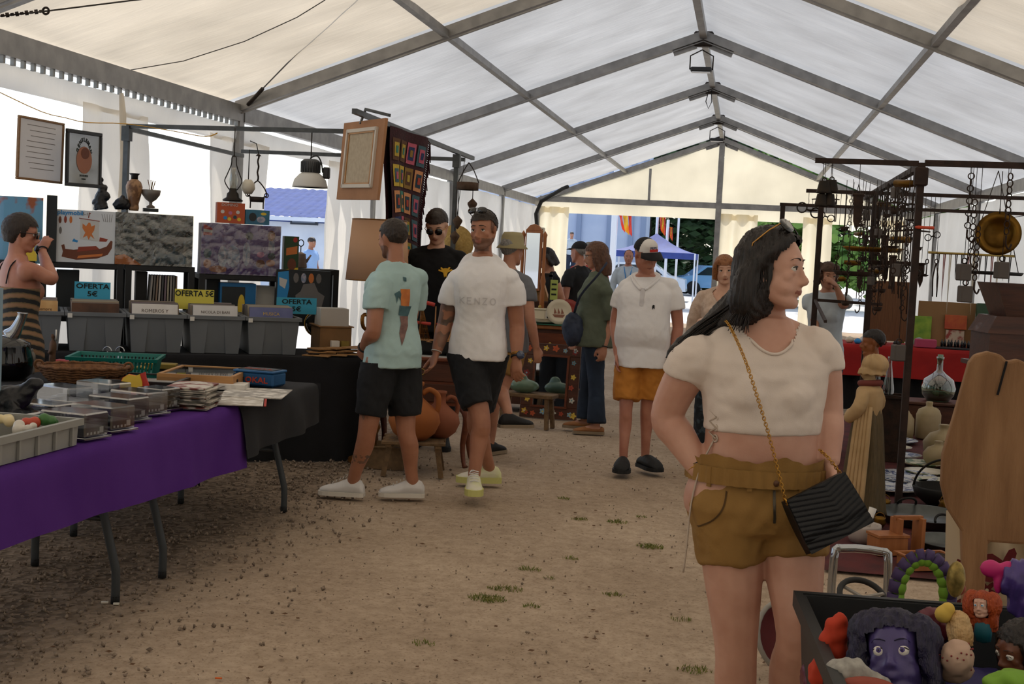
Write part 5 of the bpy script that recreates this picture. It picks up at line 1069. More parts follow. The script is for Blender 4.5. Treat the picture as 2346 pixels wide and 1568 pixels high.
# ---- magazines, books, tin
for i in range(12):
    c1 = random.Random(i*7).choice(['#8f8a84', '#a8a29a', '#7a3b32', '#b7b0a5', '#5b5a58', '#8d6a58']); m = M('magazine_%d' % i, c1, .5, col2='#c6bfb4', scale=14, contrast=(.45, .55))
    mb = MB(); mb.grid(lambda u, v: V((-.10+.2*u, -.14+.28*v, .004*sin(pi*u)+.003*sin(v*4+i))), 6, 6); mb.grid(lambda u, v: V((-.10+.2*u, -.14+.28*v, .007+.004*sin(pi*u)+.003*sin(v*4+i))), 6, 6); mb.box((0, 0, .0045), (.195, .275, .006))
    mb.build('magazine', m, None, ['topmost magazine of the stack by the rooster sign', 'magazine in the stack by the rooster sign'][i < 11], 'magazine', 'stack of magazines', loc=(-2.62+.012*sin(i*2.1), 6.02+.015*cos(i*3), TZ+.009*i), rot=(0, 0, 8+6*sin(i*1.7)))
for i, (px, py, w, d, h, rz, cl, lab) in enumerate([(585, 905, .34, .44, .004, 12, '#9a958e', 'open newspaper spread on the charcoal cloth'), (535, 922, .30, .36, .004, 20, '#b0a89c', 'red-edged printed sheet at the purple cloth end'), (520, 893, .22, .17, .028, 12, '#c0bbb4', 'white bound book lying on the printed sheet')]):
    m = M('paper_%d' % i, cl, .7, col2='#d8d3cb', scale=16, contrast=(.45, .6)); q = on(px, py); T = MB(); T.box((0, 0, h/2+.002), (w, d, h)); T.build('newspaper' if i < 2 else 'book', m, None, lab, 'paper' if i < 2 else 'book', loc=q+V((0, 0, .003*(2-i) if i < 2 else .006)), rot=(0, 0, rz))
M('edge_red', '#a3352a', .8); q = on(535, 922); MB().box((.16, 0, .006), (.012, .36, .004)).build('magazine_edge', 'edge_red', None, 'red edge strip under the printed sheet', 'paper', loc=q, rot=(0, 0, 20))
M('tin_blue', '#2f6596', .4, .3, col2='#275684', scale=6); M('tin_lid', '#3a3f44', .4, .3); M('text_red', '#b3402c', .6)
q = V((-2.70, 7.13, TZ)); T = thing('tin_box', 'blue lettered tin box at the corner of the charcoal cloth', 'tin', q, -6)
MB().box((0, 0, .04), (.25, .17, .08), bev=.012).build('tin_body', 'tin_blue', T); MB().box((0, 0, .084), (.256, .176, .014), bev=.004).build('lid', 'tin_blue', T); MB().box((0, 0, .093), (.21, .13, .004)).build('lid_picture', 'tin_lid', T)
text('lettering', 'OKAL', 'text_red', .045, (.02, -.0865, .036), (1, 0, 0), (0, 0, 1), T, sx=1.2, bold=.001); text('lid_lettering', 'OKAL', 'text_red', .05, (0, -.02, .0958), (1, 0, 0), (0, 1, 0), T, sx=1.4)
# ---- glazed display cases
wood('pine', '#b98a55', '#a87846', (1, 8, 8)); clear_mat('glazing', (.75, .78, .80), .35, .03); M('felt_dark', '#2c2e30', .9); M('case_black', '#151516', .5)
for i, (x, y, rz, w, d, h, m, lab) in enumerate([(-2.98, 7.02, 10, .42, .52, .075, 'pine', 'pine glazed display case lying beside the blue tin'), (-3.16, 6.62, 8, .44, .40, .06, 'case_black', 'black glazed display case in front of the pine one')]):
    T = thing('glazed_case', lab, 'display case', (x, y, TZ), rz)
    for (c, s) in (((0, -d/2, h/2), (w, .022, h)), ((0, d/2, h/2), (w, .022, h)), ((-w/2+.011, 0, h/2), (.022, d, h)), ((w/2-.011, 0, h/2), (.022, d, h))): MB().box(c, s).build('side', m, T)
    MB().box((0, 0, .008), (w-.04, d-.02, .012)).build('felt_bed', 'felt_dark', T); MB().box((0, 0, h-.006), (w-.03, d-.01, .004)).build('glass_lid', MATS['glazing'], T)
    if i == 0:
        for k in (-1, 0, 1): MB().box((w/2+.003, k*.17, h*.55), (.006, .02, .02)).build('catch', 'dark_iron', T)
# ---- teal basket, wicker bowl
M('plastic_teal', '#0f6b62', .45); T = thing('plastic_basket', 'teal slatted plastic basket on the inner table', 'basket', (-3.62, 7.20, TZ), 18); w, d, h = .48, .36, .11
def rect(sx, sy, z): return [V((-sx/2, -sy/2, z)), V((sx/2, -sy/2, z)), V((sx/2, sy/2, z)), V((-sx/2, sy/2, z))]
mb = MB(); mb.loft([rect(w+.03, d+.03, h-.02), rect(w+.04, d+.04, h), rect(w, d, h), rect(w-.01, d-.01, h-.02)], smooth=False, cap=False); mb.build('rim', 'plastic_teal', T)
MB().box((0, 0, .006), (w*.92, d*.92, .012)).build('floor_panel', 'plastic_teal', T)
for i in range(22):
    x = -w/2+.02+i*(w-.04)/21
    for s in (-1, 1): MB().bar((x*.93, s*d/2*.93, 0), (x, s*(d/2), h-.01), .012, .006).build('slat', 'plastic_teal', T)
for i in range(15):
    y = -d/2+.02+i*(d-.04)/14
    for s in (-1, 1): MB().bar((s*w/2*.93, y*.93, 0), (s*w/2, y, h-.01), .006, .012).build('slat', 'plastic_teal', T)
M('brass_dull', '#a48a4a', .4, .7); MB().tube([(-.04, 0, 0), (.0, .01, .012), (.05, 0, .0)], .012, 8).build('brass_tap', 'brass_dull', None, 'small brass tap in the teal basket', 'tap', loc=(-3.50, 7.26, TZ+.03))
M('wicker', '#5b3a20', .8, col2='#7a5230', scale=40, bump=.6, bscale=90); T = thing('wicker_bowl', 'oval brown wicker bowl beside the black display case', 'bowl', (-3.52, 6.62, TZ), 20)
for k in range(7):
    f = k/6; z = .012+.085*f; r = .13+.06*f**.7; mb = MB(); pts = [V((r*1.25*cos(a*2*pi/36), r*sin(a*2*pi/36), z+.003*((a % 2)*2-1))) for a in range(36)]; mb.tube(pts, .010, 6, closed=True); mb.build('wicker_band', 'wicker', T)
mb = MB(); mb.lathe([(.0, .008), (.13, .010), (.14, .02), (.175, .075), (.185, .095), (.17, .09), (.125, .022), (0, .02)], 30, sq=(1.25, 1)); mb.build('bowl_shell', 'wicker', T)
for s in (-1, 1): MB().torus((s*.235, 0, .10), .022, .007, (0, 1, 0)).build('handle', 'wicker', T)
# rooster sign
M('sign_yellow', '#d8b93a', .6); M('sign_red', '#b6382a', .6); T = thing('rooster_sign', 'small yellow and red hen-shaped stand on the table', 'ornament', (-3.08, 6.33, TZ), 0)
hen = [(-.07, .0), (-.075, .04), (-.06, .075), (-.03, .095), (.01, .09), (.03, .10), (.05, .11), (.055, .085), (.07, .05), (.065, 0)]
MB().prism([(p[0]*1.12, p[1]*1.1) for p in hen], (0, .008, 0), (1, 0, 0), (0, 0, 1), .012).build('outline', 'sign_red', T); MB().prism(hen[:6]+[(.045, .06), (.05, .01)], (0, .0, .008), (1, 0, 0), (0, 0, 1), .012).build('body', 'sign_yellow', T); MB().box((0, 0, .006), (.17, .06, .012)).build('base', 'sign_red', T)
# figurines, black vase, dragon
M('terracotta_brown', '#5a3d28', .7, col2='#46301f', scale=12); M('halo_white', '#c9c6c0', .7); M('resin_grey', '#77726c', .7, col2='#5c5853', scale=14); M('gloss_black', '#08080a', .08, coat=.8); M('resin_black', '#141416', .4, col2='#222225', scale=20, bump=.3, bscale=40)
def robed(lab, loc, h, mat, arms=True, rz=0, nm='figurine', face=None, base=True):
    T = thing(nm, lab, 'figurine', loc, rz); mb = MB(); mb.lathe([(0, 0), (.105*h, 0), (.11*h, .03*h), (.1*h, .25*h), (.09*h, .45*h), (.115*h, .62*h), (.1*h, .74*h), (.045*h, .80*h), (0, .81*h)], 14, sq=(1, .8)); mb.ball((0, .01*h, .875*h), (.055*h, .06*h, .07*h), 12, 8)
    for s in (-1, 1): limb(mb, [(s*.1*h, 0, .70*h), (s*.13*h, .05*h, .52*h), (s*.03*h, .12*h, .50*h)], [.04*h, .036*h, .028*h], 8)
    for k in range(5): mb.tube([((-.08+.04*k)*h, .075*h, .02*h), ((-.07+.035*k)*h, .075*h, .4*h)], .012*h, 6)
    link('body', remesh(mb, .012*h/.3, 2), mat, T); return T
T = robed('brown monk figurine with pale halo on the inner table', (-3.93, 7.02, TZ), .245, 'terracotta_brown', rz=120)
MB().cyl((0, -.02, .222), (0, -.012, .222), .032, n=16).build('halo', 'halo_white', T)
robed('small grey stone figurine beside the brown monk', (-3.99, 6.90, TZ), .16, 'resin_grey', rz=60)
T = thing('black_vase', 'glossy black lidded vase at the table end', 'vase', (-3.98, 6.62, TZ), 0)
MB().lathe([(0, 0), (.10, 0), (.135, .03), (.14, .10), (.12, .18), (.125, .20), (.03, .24), (0, .245)], 24).build('vase_body', 'gloss_black', T)
MB().tube(smoothpts([(.02, 0, .235), (.05, .0, .27), (.085, 0, .345), (.09, 0, .37)], 3), smoothvals([.05, .035, .025, .03], 3), 14).build('vase_neck', 'chrome', T)
T = thing('dragon_figurine', 'black dragon figurine with claws beside the clear cases', 'figurine', (-3.08, 5.12, TZ), 20); mb = MB(); r2 = random.Random(4)
limb(mb, [(-.16, 0, .03), (-.08, .02, .06), (0, 0, .09), (.07, 0, .12), (.11, -.01, .16)], [.02, .05, .07, .05, .03], 12); mb.ball((.12, -.01, .17), (.04, .03, .028), 10, 7)
for s in (-1, 1):
    limb(mb, [(.03, s*.05, .08), (.07, s*.09, .05), (.12, s*.09, .015)], [.03, .02, .012], 8)
    for k in range(3): mb.tube([(.12, s*(.07+.02*k), .015), (.15, s*(.06+.03*k), .012)], [.008, .003], 6)
    mb.prism([(0, 0), (-.16, .10), (-.13, .02), (-.17, -.02), (-.1, -.03)], (-.02, s*.04, .11), (1, 0, 0), (0, s*.5, .85), .008*s)
link('body', remesh(mb, .006, 2, disp=lambda c, n: nz(c, 50, .004)), 'resin_black', T)
for i, (x, lab) in enumerate(((-3.86, 'silver salt shaker beside the teal basket'), (-3.80, 'second silver shaker next to the teal basket'))):
    T = thing('shaker', lab, 'shaker', (x, 7.55+.05*i, TZ), 0, 'silver table set'); MB().lathe([(0, 0), (.028, 0), (.03, .01), (.024, .05), (.018, .07), (.02, .085), (0, .095)], 14).build('shaker_body', 'chrome', T); MB().torus((0, 0, .095), .028, .004, (0, 1, 0), a0=0, a1=pi).build('handle', 'chrome', T)
M('red_plastic', '#a02a2a', .45); M('gold_card', '#8d7a3a', .5, .4); MB().box((0, 0, .03), (.11, .09, .06), bev=.006).build('plastic_box', 'red_plastic', None, 'red plastic box behind the monk figurine', 'box', loc=(-3.97, 7.22, TZ))
MB().box((0, 0, .02), (.22, .10, .035), bev=.005).build('card_box', 'gold_card', None, 'flat gold box behind the teal basket', 'box', loc=(-3.55, 7.62, TZ), rot=(0, 0, 15)); M('black_leather', '#15161a', .5); MB().box((0, 0, .015), (.11, .08, .03), bev=.01).build('wallet', 'black_leather', None, 'black wallet behind the pine display case', 'wallet', loc=(-3.36, 7.62, TZ), rot=(0, 0, 20))
M('pale_blue_card', '#7d97a8', .6, col2='#93a9b5', scale=5); q = AT(-40, 690, 5.0); MB().box((0, 0, q.z*0+.29), (.09, .16, .58)).build('game_box', 'pale_blue_card', None, 'tall pale blue box at the end of the near stall', 'box', loc=(q.x, 5.0, .742))

# ================================================================ record and toy stall (set at an angle)
O2 = V((-3.14, 9.11, 0)); A2 = 30; U2 = V((cos(rad(A2)), sin(rad(A2)), 0)); N2 = V((-U2.y, U2.x, 0))
def W2(s, d, z): return O2+U2*s+N2*d+V((0, 0, z))
def s2(px, py, d): q = ATP(px, py, O2+N2*d, N2); return ((q-O2).dot(U2), q.z)
T = thing('trestle_table', 'long table under black cloth carrying the grey record tubs', 'table', W2(-.74, .29, 0), A2)
MB().box((0, 0, .725), (2.36, .70, .04)).build('table_top', 'table_top', T)
for sx in (-1, 0, 1):
    for sy in (-1, 1): MB().tube([(sx*1.15, sy*.30, .70), (sx*1.15, sy*.30, 0)], .016, 8).build('leg', 'plastic_grey_leg', T)
def fn(u, v):
    s = -1.94+2.42*u; L = .76; t = v*(L+.76)
    if t < L: return W2(s, .66-t, .748)
    d = t-L; f = d/.76; return W2(s+.02*f*sin(s*7), -.105-.03*f-.035*f*sin(s*11)-.02*f*sin(s*23+1), .748-d*.985)
mb = MB(); mb.grid(fn, 130, 46)
def f2(u, v):
    dd = .66-.76*u; f = v; return W2(.48+.05*f+.03*f*sin(dd*14), dd, .748-.735*v)
mb.grid(f2, 40, 20); mb.build('tablecloth', 'cloth_black', None, 'black tablecloth falling to the ground under the record tubs', 'tablecloth')
M('sleeve_edge', '#a7a099', .8, col2='#7d766f', scale=60, stretch=(1, 30, 1)); M('sticker', '#d6d3cc', .7)
covers = [('record_cover_amber', '#b98a52', '#d3ab74'), ('record_cover_brown', '#3b2418', '#5c3a26'), ('record_cover_white', '#cfc9c3', '#d9d4cf'), ('record_cover_white2', '#c9c6c4', '#d4d1cf'), ('record_cover_blue', '#5a608a', '#6a6f98')]
for c, a, b in covers: M(c, a, .6, col2=b, scale=6)
names = ['first grey record tub from the striped dress', 'second grey record tub from the striped dress', 'middle grey record tub of five', 'fourth grey record tub from the striped dress', 'last grey record tub, by the aqua T-shirt']
for i in range(5):
    sc_ = -1.845+.41*i; T = tub('record_tub', names[i], 'tub', W2(sc_, .31, .752), A2, .375, .58, .265, 'tub_grey', True, 'grey tubs of vinyl records', flare=1.12)
    MB().box((-.17+.0, -.31, .245), (.03, .004, .03)).build('sticker', 'sticker', T)
    r2 = random.Random(i+20); n = 26
    for k in range(n):
        f = k/(n-1); y = -.245+.49*f; hh = .315*(1+.02*r2.uniform(-1, 1)); tl = -14+22*f+r2.uniform(-2, 2)
        col = covers[i][0] if k == 0 else M('sleeve_%d' % (k % 7), ['#9a948d', '#6f6a64', '#8b7766', '#b8b1a8', '#4d4b4d', '#7b6a72', '#a39a86'][k % 7], .7)
        mb = MB(); mb.box((0, 0, hh/2), (.315, .007 if k else .006, hh)); 
        lab = ('front record in the '+names[i].replace('grey record tub', 'tub')) if k == 0 else 'record sleeve filed in the '+names[i].replace('grey record tub', 'tub')
        o = mb.build('vinyl_record', col, None, lab, 'record', 'records in the grey tubs', loc=W2(sc_+r2.uniform(-.006, .006), .31+y, .775), rot=(tl, 0, A2))
        if k == 0:
            if i in (2, 3, 4):
                txt = {2: ['ROMEROS Y', 'SEVILLANAS'], 3: ['NICOLA DI BARI'], 4: ['MUSICA', 'DISCO']}[i]; M('ink_dark', '#4a3a34', .8); M('ink_gold', '#c2a24e', .8)
                for q, tx in enumerate(txt): text('cover_lettering', tx, 'ink_dark' if i < 4 else 'ink_gold', .034 if i != 3 else .028, (0, -.0035, .27-.042*q), (1, 0, 0), (0, 0, 1), o, sx=1.0)
            elif i == 0: text('cover_lettering', 'Per Sempre', 'ink_dark2' if 'ink_dark2' in MATS else M('ink_dark2', '#5a3a24', .8), .03, (.05, -.0035, .26), (1, 0, 0), (0, 0, 1), o)
# offer signs
M('card_cyan', '#3fa3c4', .6); M('card_yellow', '#d8cc55', .6); M('ink_black', '#15201e', .7)
def offer(lab, x0, x1, yt, yb, d, mat, lines, size):
    s0, z1 = s2(x0, yt, d); s1, z0 = s2(x1, yb, d); w, h = s1-s0, z1-z0+.06; T = thing('price_sign', lab, 'sign', W2((s0+s1)/2, d, z1-h), A2, 'offer signs among the records')
    MB().box((0, 0, h/2), (w, .004, h)).build('card', mat, T)
    for k, tx in enumerate(lines): text('lettering', tx, 'ink_black', size, (0, -.0035, h-.032-.055*k), (1, 0, 0), (0, 0, 1), T, sx=1.25 if len(lines) > 1 else .95, bold=.0012)
offer('cyan OFERTA price card above the second tub', 171, 253, 645, 668, .45, 'card_cyan', ['OFERTA', '5€'], .05); offer('yellow OFERTA price card above the middle tub', 401, 490, 662, 692, .40, 'card_yellow', ['OFERTA 5€'], .058); offer('cyan OFERTA price card above the last tub', 634, 725, 681, 703, .45, 'card_cyan', ['OFERTA', '5€'], .05)
# ---- shelving
M('shelf_black', '#17181a', .6)
D2 = .72
def shelf_unit(lab, sA, sB, zs, d0=D2, dep=.36):
    T = thing('shelf_unit', lab, 'shelf', W2((sA+sB)/2, d0+dep/2, 0), A2, 'black plastic shelving'); w = sB-sA
    for sx in (-1, 1):
        for sy in (-1, 1): MB().box((sx*(w/2-.02), sy*(dep/2-.02), zs[-1]/2), (.045, .045, zs[-1])).build('post', 'shelf_black', T)
    for z in zs:
        mb = MB(); mb.box((0, 0, z-.022), (w, dep, .044), bev=.006); mb.build('shelf_plank', 'shelf_black', T)
    return T
z_a, z_b = 1.345, 1.30
shelf_unit('black plastic shelf unit carrying the ship toy box', -1.80, -1.22, (.45, .95, z_a)); shelf_unit('black plastic shelf unit carrying the silver-wrapped box', -1.20, -.70, (.45, .95, z_a)); shelf_unit('black plastic shelf unit carrying the purple toy box', -.66, -.03, (.45, .95, z_b)); shelf_unit('short black shelf unit beside the black poster', .0, .42, (.4, 1.06))
def toybox(lab, x0, x1, yt, yb, d, dep, front, side, nm='toy_box', top=None, zfix=None, grp='boxed toys on the shelving'):
    s0, z1 = s2(x0, yt, d); s1, z0 = s2(x1, yb, d); z0 = zfix if zfix is not None else z0; w, h = s1-s0, z1-z0
    T = thing(nm, lab, 'box', W2((s0+s1)/2, d, z0), A2, grp); mb = MB(); mb.box((0, dep/2, h/2), (w, dep, h)); mb.m = [1, 2, 0, 1, 0, 1]; mb.build('carton', [front, side, top or side], T); return T, w, h
def pr(T, nm, mat, pts, w, h, y=-.0012, t=.001):
    """flat printed shape on the front: pts in 0..1 of the face"""
    return MB().prism([((p[0]-.5)*w, p[1]*h) for p in pts], (0, y+t, 0), (1, 0, 0), (0, 0, 1), t).build(nm, mat, T)
def ell(cx, cy, rx, ry, n=14, a0=0, a1=2*pi): return [(cx+rx*cos(a0+(a1-a0)*i/n), cy+ry*sin(a0+(a1-a0)*i/n)) for i in range(n)]
M('box_white', '#cfd3d8', .5); M('box_blue', '#17679e', .5); M('ink_blue', '#2a86c4', .6); M('ink_orange', '#c8743a', .6); M('hull_brown', '#6a3a26', .6); M('hull_red', '#8a3a28', .6); M('ink_grey', '#6d6a68', .6); M('sail_white', '#c3c2be', .6)
T, w, h = toybox('white ship toy box with blue side and orange eagle sail', 130, 262, 479, 600, D2, .16, 'box_white', 'box_blue', zfix=z_a)
text('brand_lettering', 'playmobil', 'ink_blue', .045, (-w*.27, -.002, h*.94), (1, 0, 0), (0, 0, 1), T, sx=1.05, bold=.001); text('age_lettering', '5-11', 'ink_grey', .03, (w*.0, -.002, h*.93), (1, 0, 0), (0, 0, 1), T)
pr(T, 'printed_sail', 'sail_white', [(.40, .45), (.72, .42), (.72, .80), (.40, .83)], w, h); pr(T, 'printed_yard', 'hull_red', [(.38, .84), (.73, .80), (.73, .815), (.38, .855)], w, h)
pr(T, 'printed_eagle', 'ink_orange', [(.45, .48), (.49, .58), (.44, .66), (.44, .75), (.50, .70), (.54, .77), (.57, .77), (.59, .70), (.65, .73), (.64, .63), (.60, .56), (.65, .46), (.58, .52), (.55, .44), (.52, .52)], w, h, -.0024)
pr(T, 'printed_hull', 'hull_brown', [(.10, .10), (.12, .20), (.09, .32), (.14, .34), (.16, .25), (.30, .24), (.55, .28), (.75, .28), (.86, .33), (.93, .45), (.96, .43), (.95, .30), (.88, .17), (.70, .09), (.35, .05)], w, h)
pr(T, 'printed_oars', 'ink_orange', [(.36, .08), (.38, .13), (.80, .19), (.78, .14)], w, h, -.0024); pr(T, 'printed_deck', 'hull_red', [(.36, .20), (.38, .30), (.68, .33), (.74, .27)], w, h, -.0024); pr(T, 'printed_flag', 'hull_red', [(.73, .42), (.74, .50), (.88, .47), (.85, .42)], w, h); pr(T, 'printed_wave', 'ink_blue', [(.27, .40), (.30, .46), (.33, .43), (.37, .42), (.36, .38)], w, h); pr(T, 'printed_pennant', 'hull_red', [(.53, .86), (.545, .97), (.58, .95), (.555, .93), (.545, .86)], w, h)
for k, (x, y) in enumerate(((.06, .80), (.15, .81), (.24, .81), (.07, .60))): pr(T, 'printed_sailor', ['hull_brown', 'hull_red', 'ink_orange', 'ink_grey'][k], ell(x, y, .025, .07, 10), w, h)
for k in range(5): pr(T, 'printed_spear', 'ink_grey', [(.80+.03*k, .80), (.76+.045*k, .95), (.765+.045*k, .95), (.807+.03*k, .80)], w, h)
def foil_mat():
    m, t, b = _new('foil_print'); MATS['foil_print'] = m; N, L = t.nodes, t.links; tc = N.new('ShaderNodeTexCoord')
    n = N.new('ShaderNodeTexNoise'); n.inputs['Scale'].default_value = 7; n.inputs['Detail'].default_value = 7; n.inputs['Distortion'].default_value = 1.2; L.new(tc.outputs['Object'], n.inputs[0])
    r = N.new('ShaderNodeValToRGB'); e = r.color_ramp.elements; e[0].position = .34; e[0].color = C4(hx('#14191d')); e[1].position = .72; e[1].color = C4(hx('#9a958c')); q = r.color_ramp.elements.new(.5); q.color = C4(hx('#4d5556')); L.new(n.outputs['Fac'], r.inputs[0]); L.new(r.outputs[0], b.inputs['Base Color']); b.inputs['Roughness'].default_value = .25
    b.inputs['Coat Weight'].default_value = .6; b.inputs['Coat Roughness'].default_value = .08; w = N.new('ShaderNodeTexNoise'); w.inputs['Scale'].default_value = 11; w.inputs['Detail'].default_value = 3; w.inputs['Distortion'].default_value = 2; L.new(tc.outputs['Object'], w.inputs[0]); bp = N.new('ShaderNodeBump'); bp.inputs['Strength'].default_value = .9; bp.inputs['Distance'].default_value = .03; L.new(w.outputs[0], bp.inputs['Height']); L.new(bp.outputs[0], b.inputs['Normal']); L.new(bp.outputs[0], b.inputs['Coat Normal'])
foil_mat(); M('box_dark', '#20262a', .5); clear_mat('wrap_film', (.9, .92, .93), .30, .12)
def wrap(T, w, h, dep, y0=0):
    """crinkled clear film round a box"""
    mb = MB()
    def fn(u, v):
        x = (u-.5)*w*1.02; z = v*h*1.01; r = abs(nz((x*9, z*9, 1), 1))*.018+abs(nz((x*22, z*17, 4), 1))*.008; return V((x, -.004-r, z))
    mb.grid(fn, 60, 40, smooth=False); return mb.build('plastic_wrap', MATS['wrap_film'], T)
T, w, h = toybox('large toy box in crinkled silver film on the shelf', 266, 440, 486, 606, D2, .20, 'foil_print', 'box_dark', zfix=z_a); wrap(T, w, h, .2)
pr(T, 'printed_figures', 'ink_orange', [(.0, .0), (.0, .16), (.12, .20), (.25, .10), (.34, 0)], w, h); M('ink_teal', '#27424e', .5); pr(T, 'printed_panel', 'ink_teal', [(.52, .05), (.54, .28), (.66, .22), (.78, .30), (.92, .2), (.93, .05)], w, h)
M('box_purple', '#5b4a78', .45, col2='#6d5a8a', scale=3); M('box_side_grey', '#8a8290', .6); M('ink_red', '#a5302c', .6); M('ink_pale', '#a9a3b0', .6, col2='#7d8aa0', scale=30, contrast=(.45, .55)); M('ink_skin', '#a06a52', .6); M('ink_pink', '#b06a8c', .6); M('ink_purple', '#4a2a74', .6)
T, w, h = toybox('purple toy box in clear film on the right shelf', 463, 640, 510, 630, D2, .22, 'box_purple', 'box_side_grey', zfix=z_b); wrap(T, w, h, .2)
pr(T, 'printed_logo', 'ink_red', [(.02, .76), (.02, .98), (.13, .90), (.13, .76)], w, h); pr(T, 'printed_logo_band', 'sail_white', [(.02, .82), (.02, .88), (.13, .86), (.13, .81)], w, h, -.0024); pr(T, 'printed_base', 'ink_purple', [(.32, .02), (.32, .12), (1, .14), (1, .02)], w, h)
for (x, y, rx, ry, m) in ((.27, .35, .06, .22, 'ink_pale'), (.40, .36, .09, .22, 'ink_pale'), (.57, .42, .05, .24, 'ink_pale'), (.08, .4, .05, .1, 'ink_teal'), (.08, .2, .05, .09, 'ink_skin'), (.22, .10, .12, .07, 'ink_skin'), (.75, .42, .05, .06, 'ink_pink'), (.75, .24, .06, .08, 'hull_brown'), (.89, .40, .05, .07, 'ink_teal'), (.88, .26, .06, .07, 'ink_skin'), (.60, .78, .05, .08, 'box_dark')): pr(T, 'printed_scene', m, ell(x, y, rx, ry, 12), w, h)
pr(T, 'printed_girl_hair', 'hull_brown', ell(.88, .80, .05, .11, 14), w, h); pr(T, 'printed_girl_face', 'ink_skin', ell(.885, .80, .03, .06, 12), w, h, -.0024); pr(T, 'printed_girl_top', 'ink_pale', [(.84, .52), (.85, .70), (.92, .70), (.93, .52)], w, h, -.0024)
zt = s2(500, 510, D2)[1]
M('box_orange', '#b4512c', .5); M('box_teal', '#2c5f7c', .5, col2='#3a7894', scale=8); M('box_green', '#27452c', .5)
T, w, h = toybox('small orange toy box on top of the purple box', 498, 560, 463, 512, D2+.03, .10, 'box_orange', 'hull_red', zfix=zt)
for k, (x, y, m) in enumerate(((.2, .55, 'sail_white'), (.48, .5, 'ink_pink'), (.65, .3, 'ink_teal'), (.3, .25, 'ink_blue'), (.45, .2, 'sign_yellow'), (.75, .55, 'sail_white'), (.8, .2, 'sign_yellow'))): pr(T, 'printed_dot', m, ell(x, y, .07, .09, 10), w, h)
text('brand_lettering', 'DOMINO', 'sail_white', .03, (-.01, -.002, h*.88), (1, 0, 0), (0, 0, 1), T)
T, w, h = toybox('small blue toy box beside the orange one', 563, 617, 480, 512, D2+.03, .10, 'box_teal', 'box_dark', zfix=zt); pr(T, 'printed_robot', 'box_dark', ell(.3, .5, .16, .3), w, h); pr(T, 'printed_badge', 'sign_yellow', ell(.75, .75, .12, .1), w, h); pr(T, 'printed_figure', 'ink_pale', ell(.65, .35, .18, .22), w, h)
T, w, h = toybox('narrow green toy box standing next to the purple box', 652, 683, 541, 612, D2+.05, .09, 'box_green', 'box_dark', zfix=z_b-.02); pr(T, 'printed_base', 'sign_yellow', [(0, 0), (0, .22), (1, .28), (1, 0)], w, h); pr(T, 'printed_head', 'hull_brown', ell(.55, .35, .3, .14), w, h, -.0024); pr(T, 'printed_title', 'ink_orange', [(.15, .55), (.15, .72), (.9, .78), (.9, .6)], w, h); pr(T, 'printed_logo', 'ink_red', ell(.75, .92, .15, .06), w, h)
z0 = .95; T, w, h = toybox('large black poster box with silver robot picture', 634, 752, 617, 775, D2-.02, .06, 'box_dark', 'case_black', zfix=.92); pr(T, 'printed_robot', 'ink_grey', [(.38, .30), (.36, .55), (.45, .62), (.5, .75), (.7, .78), (.78, .62), (.9, .55), (.85, .35), (.6, .28)], w, h); pr(T, 'printed_visor', 'ink_blue', [(.02, .45), (.03, .95), (.22, .98), (.24, .70), (.2, .45)], w, h); pr(T, 'printed_arm', 'sail_white', [(.06, .72), (.05, .86), (.2, .82), (.16, .66)], w, h, -.0024)
for k in range(4): pr(T, 'printed_portrait', ['ink_grey', 'ink_pale', 'ink_orange', 'ink_grey'][k], ell(.36+.14*k, .86, .05, .09, 10), w, h)
T, w, h = toybox('blue picture box on the lower shelf under the purple box', 505, 585, 648, 700, D2+.05, .2, 'box_blue', 'box_blue', zfix=.952); pr(T, 'printed_scene', 'box_dark', [(.05, .1), (.05, .9), (.7, .9), (.7, .1)], w, h); pr(T, 'printed_figure', 'sign_yellow', ell(.6, .4, .1, .3), w, h, -.0024)
T, w, h = toybox('tall sky-blue toy box behind the striped dress', -40, 96, 446, 605, D2-.05, .14, 'sky_print' if 'sky_print' in MATS else M('sky_print', '#6aa0bf', .5, col2='#a05a3a', scale=5, contrast=(.55, .6)), 'box_blue', zfix=z_a-.02)
T2 = shelf_unit('black shelf unit behind the striped dress', -2.36, -1.84, (.45, .95, z_a), D2-.08, .30)
T, w, h = toybox('yellow house toy box held up behind the striped dress', 45, 84, 522, 600, D2-.13, .06, 'sign_yellow', 'ink_orange', zfix=z_a); pr(T, 'printed_window', 'ink_blue', [(.2, .55), (.2, .8), (.42, .8), (.42, .55)], w, h); pr(T, 'printed_window', 'ink_blue', [(.6, .55), (.6, .8), (.82, .8), (.82, .55)], w, h)
T, w, h = toybox('tall black box between the shelf units', 108, 128, 447, 606, D2-.02, .14, 'box_dark', 'case_black', zfix=z_a)
for x0, x1, yt, m, lab in ((130, 180, 618, 'box_dark', 'dark carton on the lower shelf near the striped dress'), (312, 336, 622, 'case_black', 'black carton on the lower shelf behind the yellow card'), (474, 503, 640, 'box_dark', 'dark picture box on the lower shelf behind the yellow card'), (588, 628, 655, 'sticker', 'pale carton on the lower shelf beside the blue picture box')): toybox(lab, x0, x1, yt, 700, D2+.16, .16, m, 'case_black', zfix=.952)
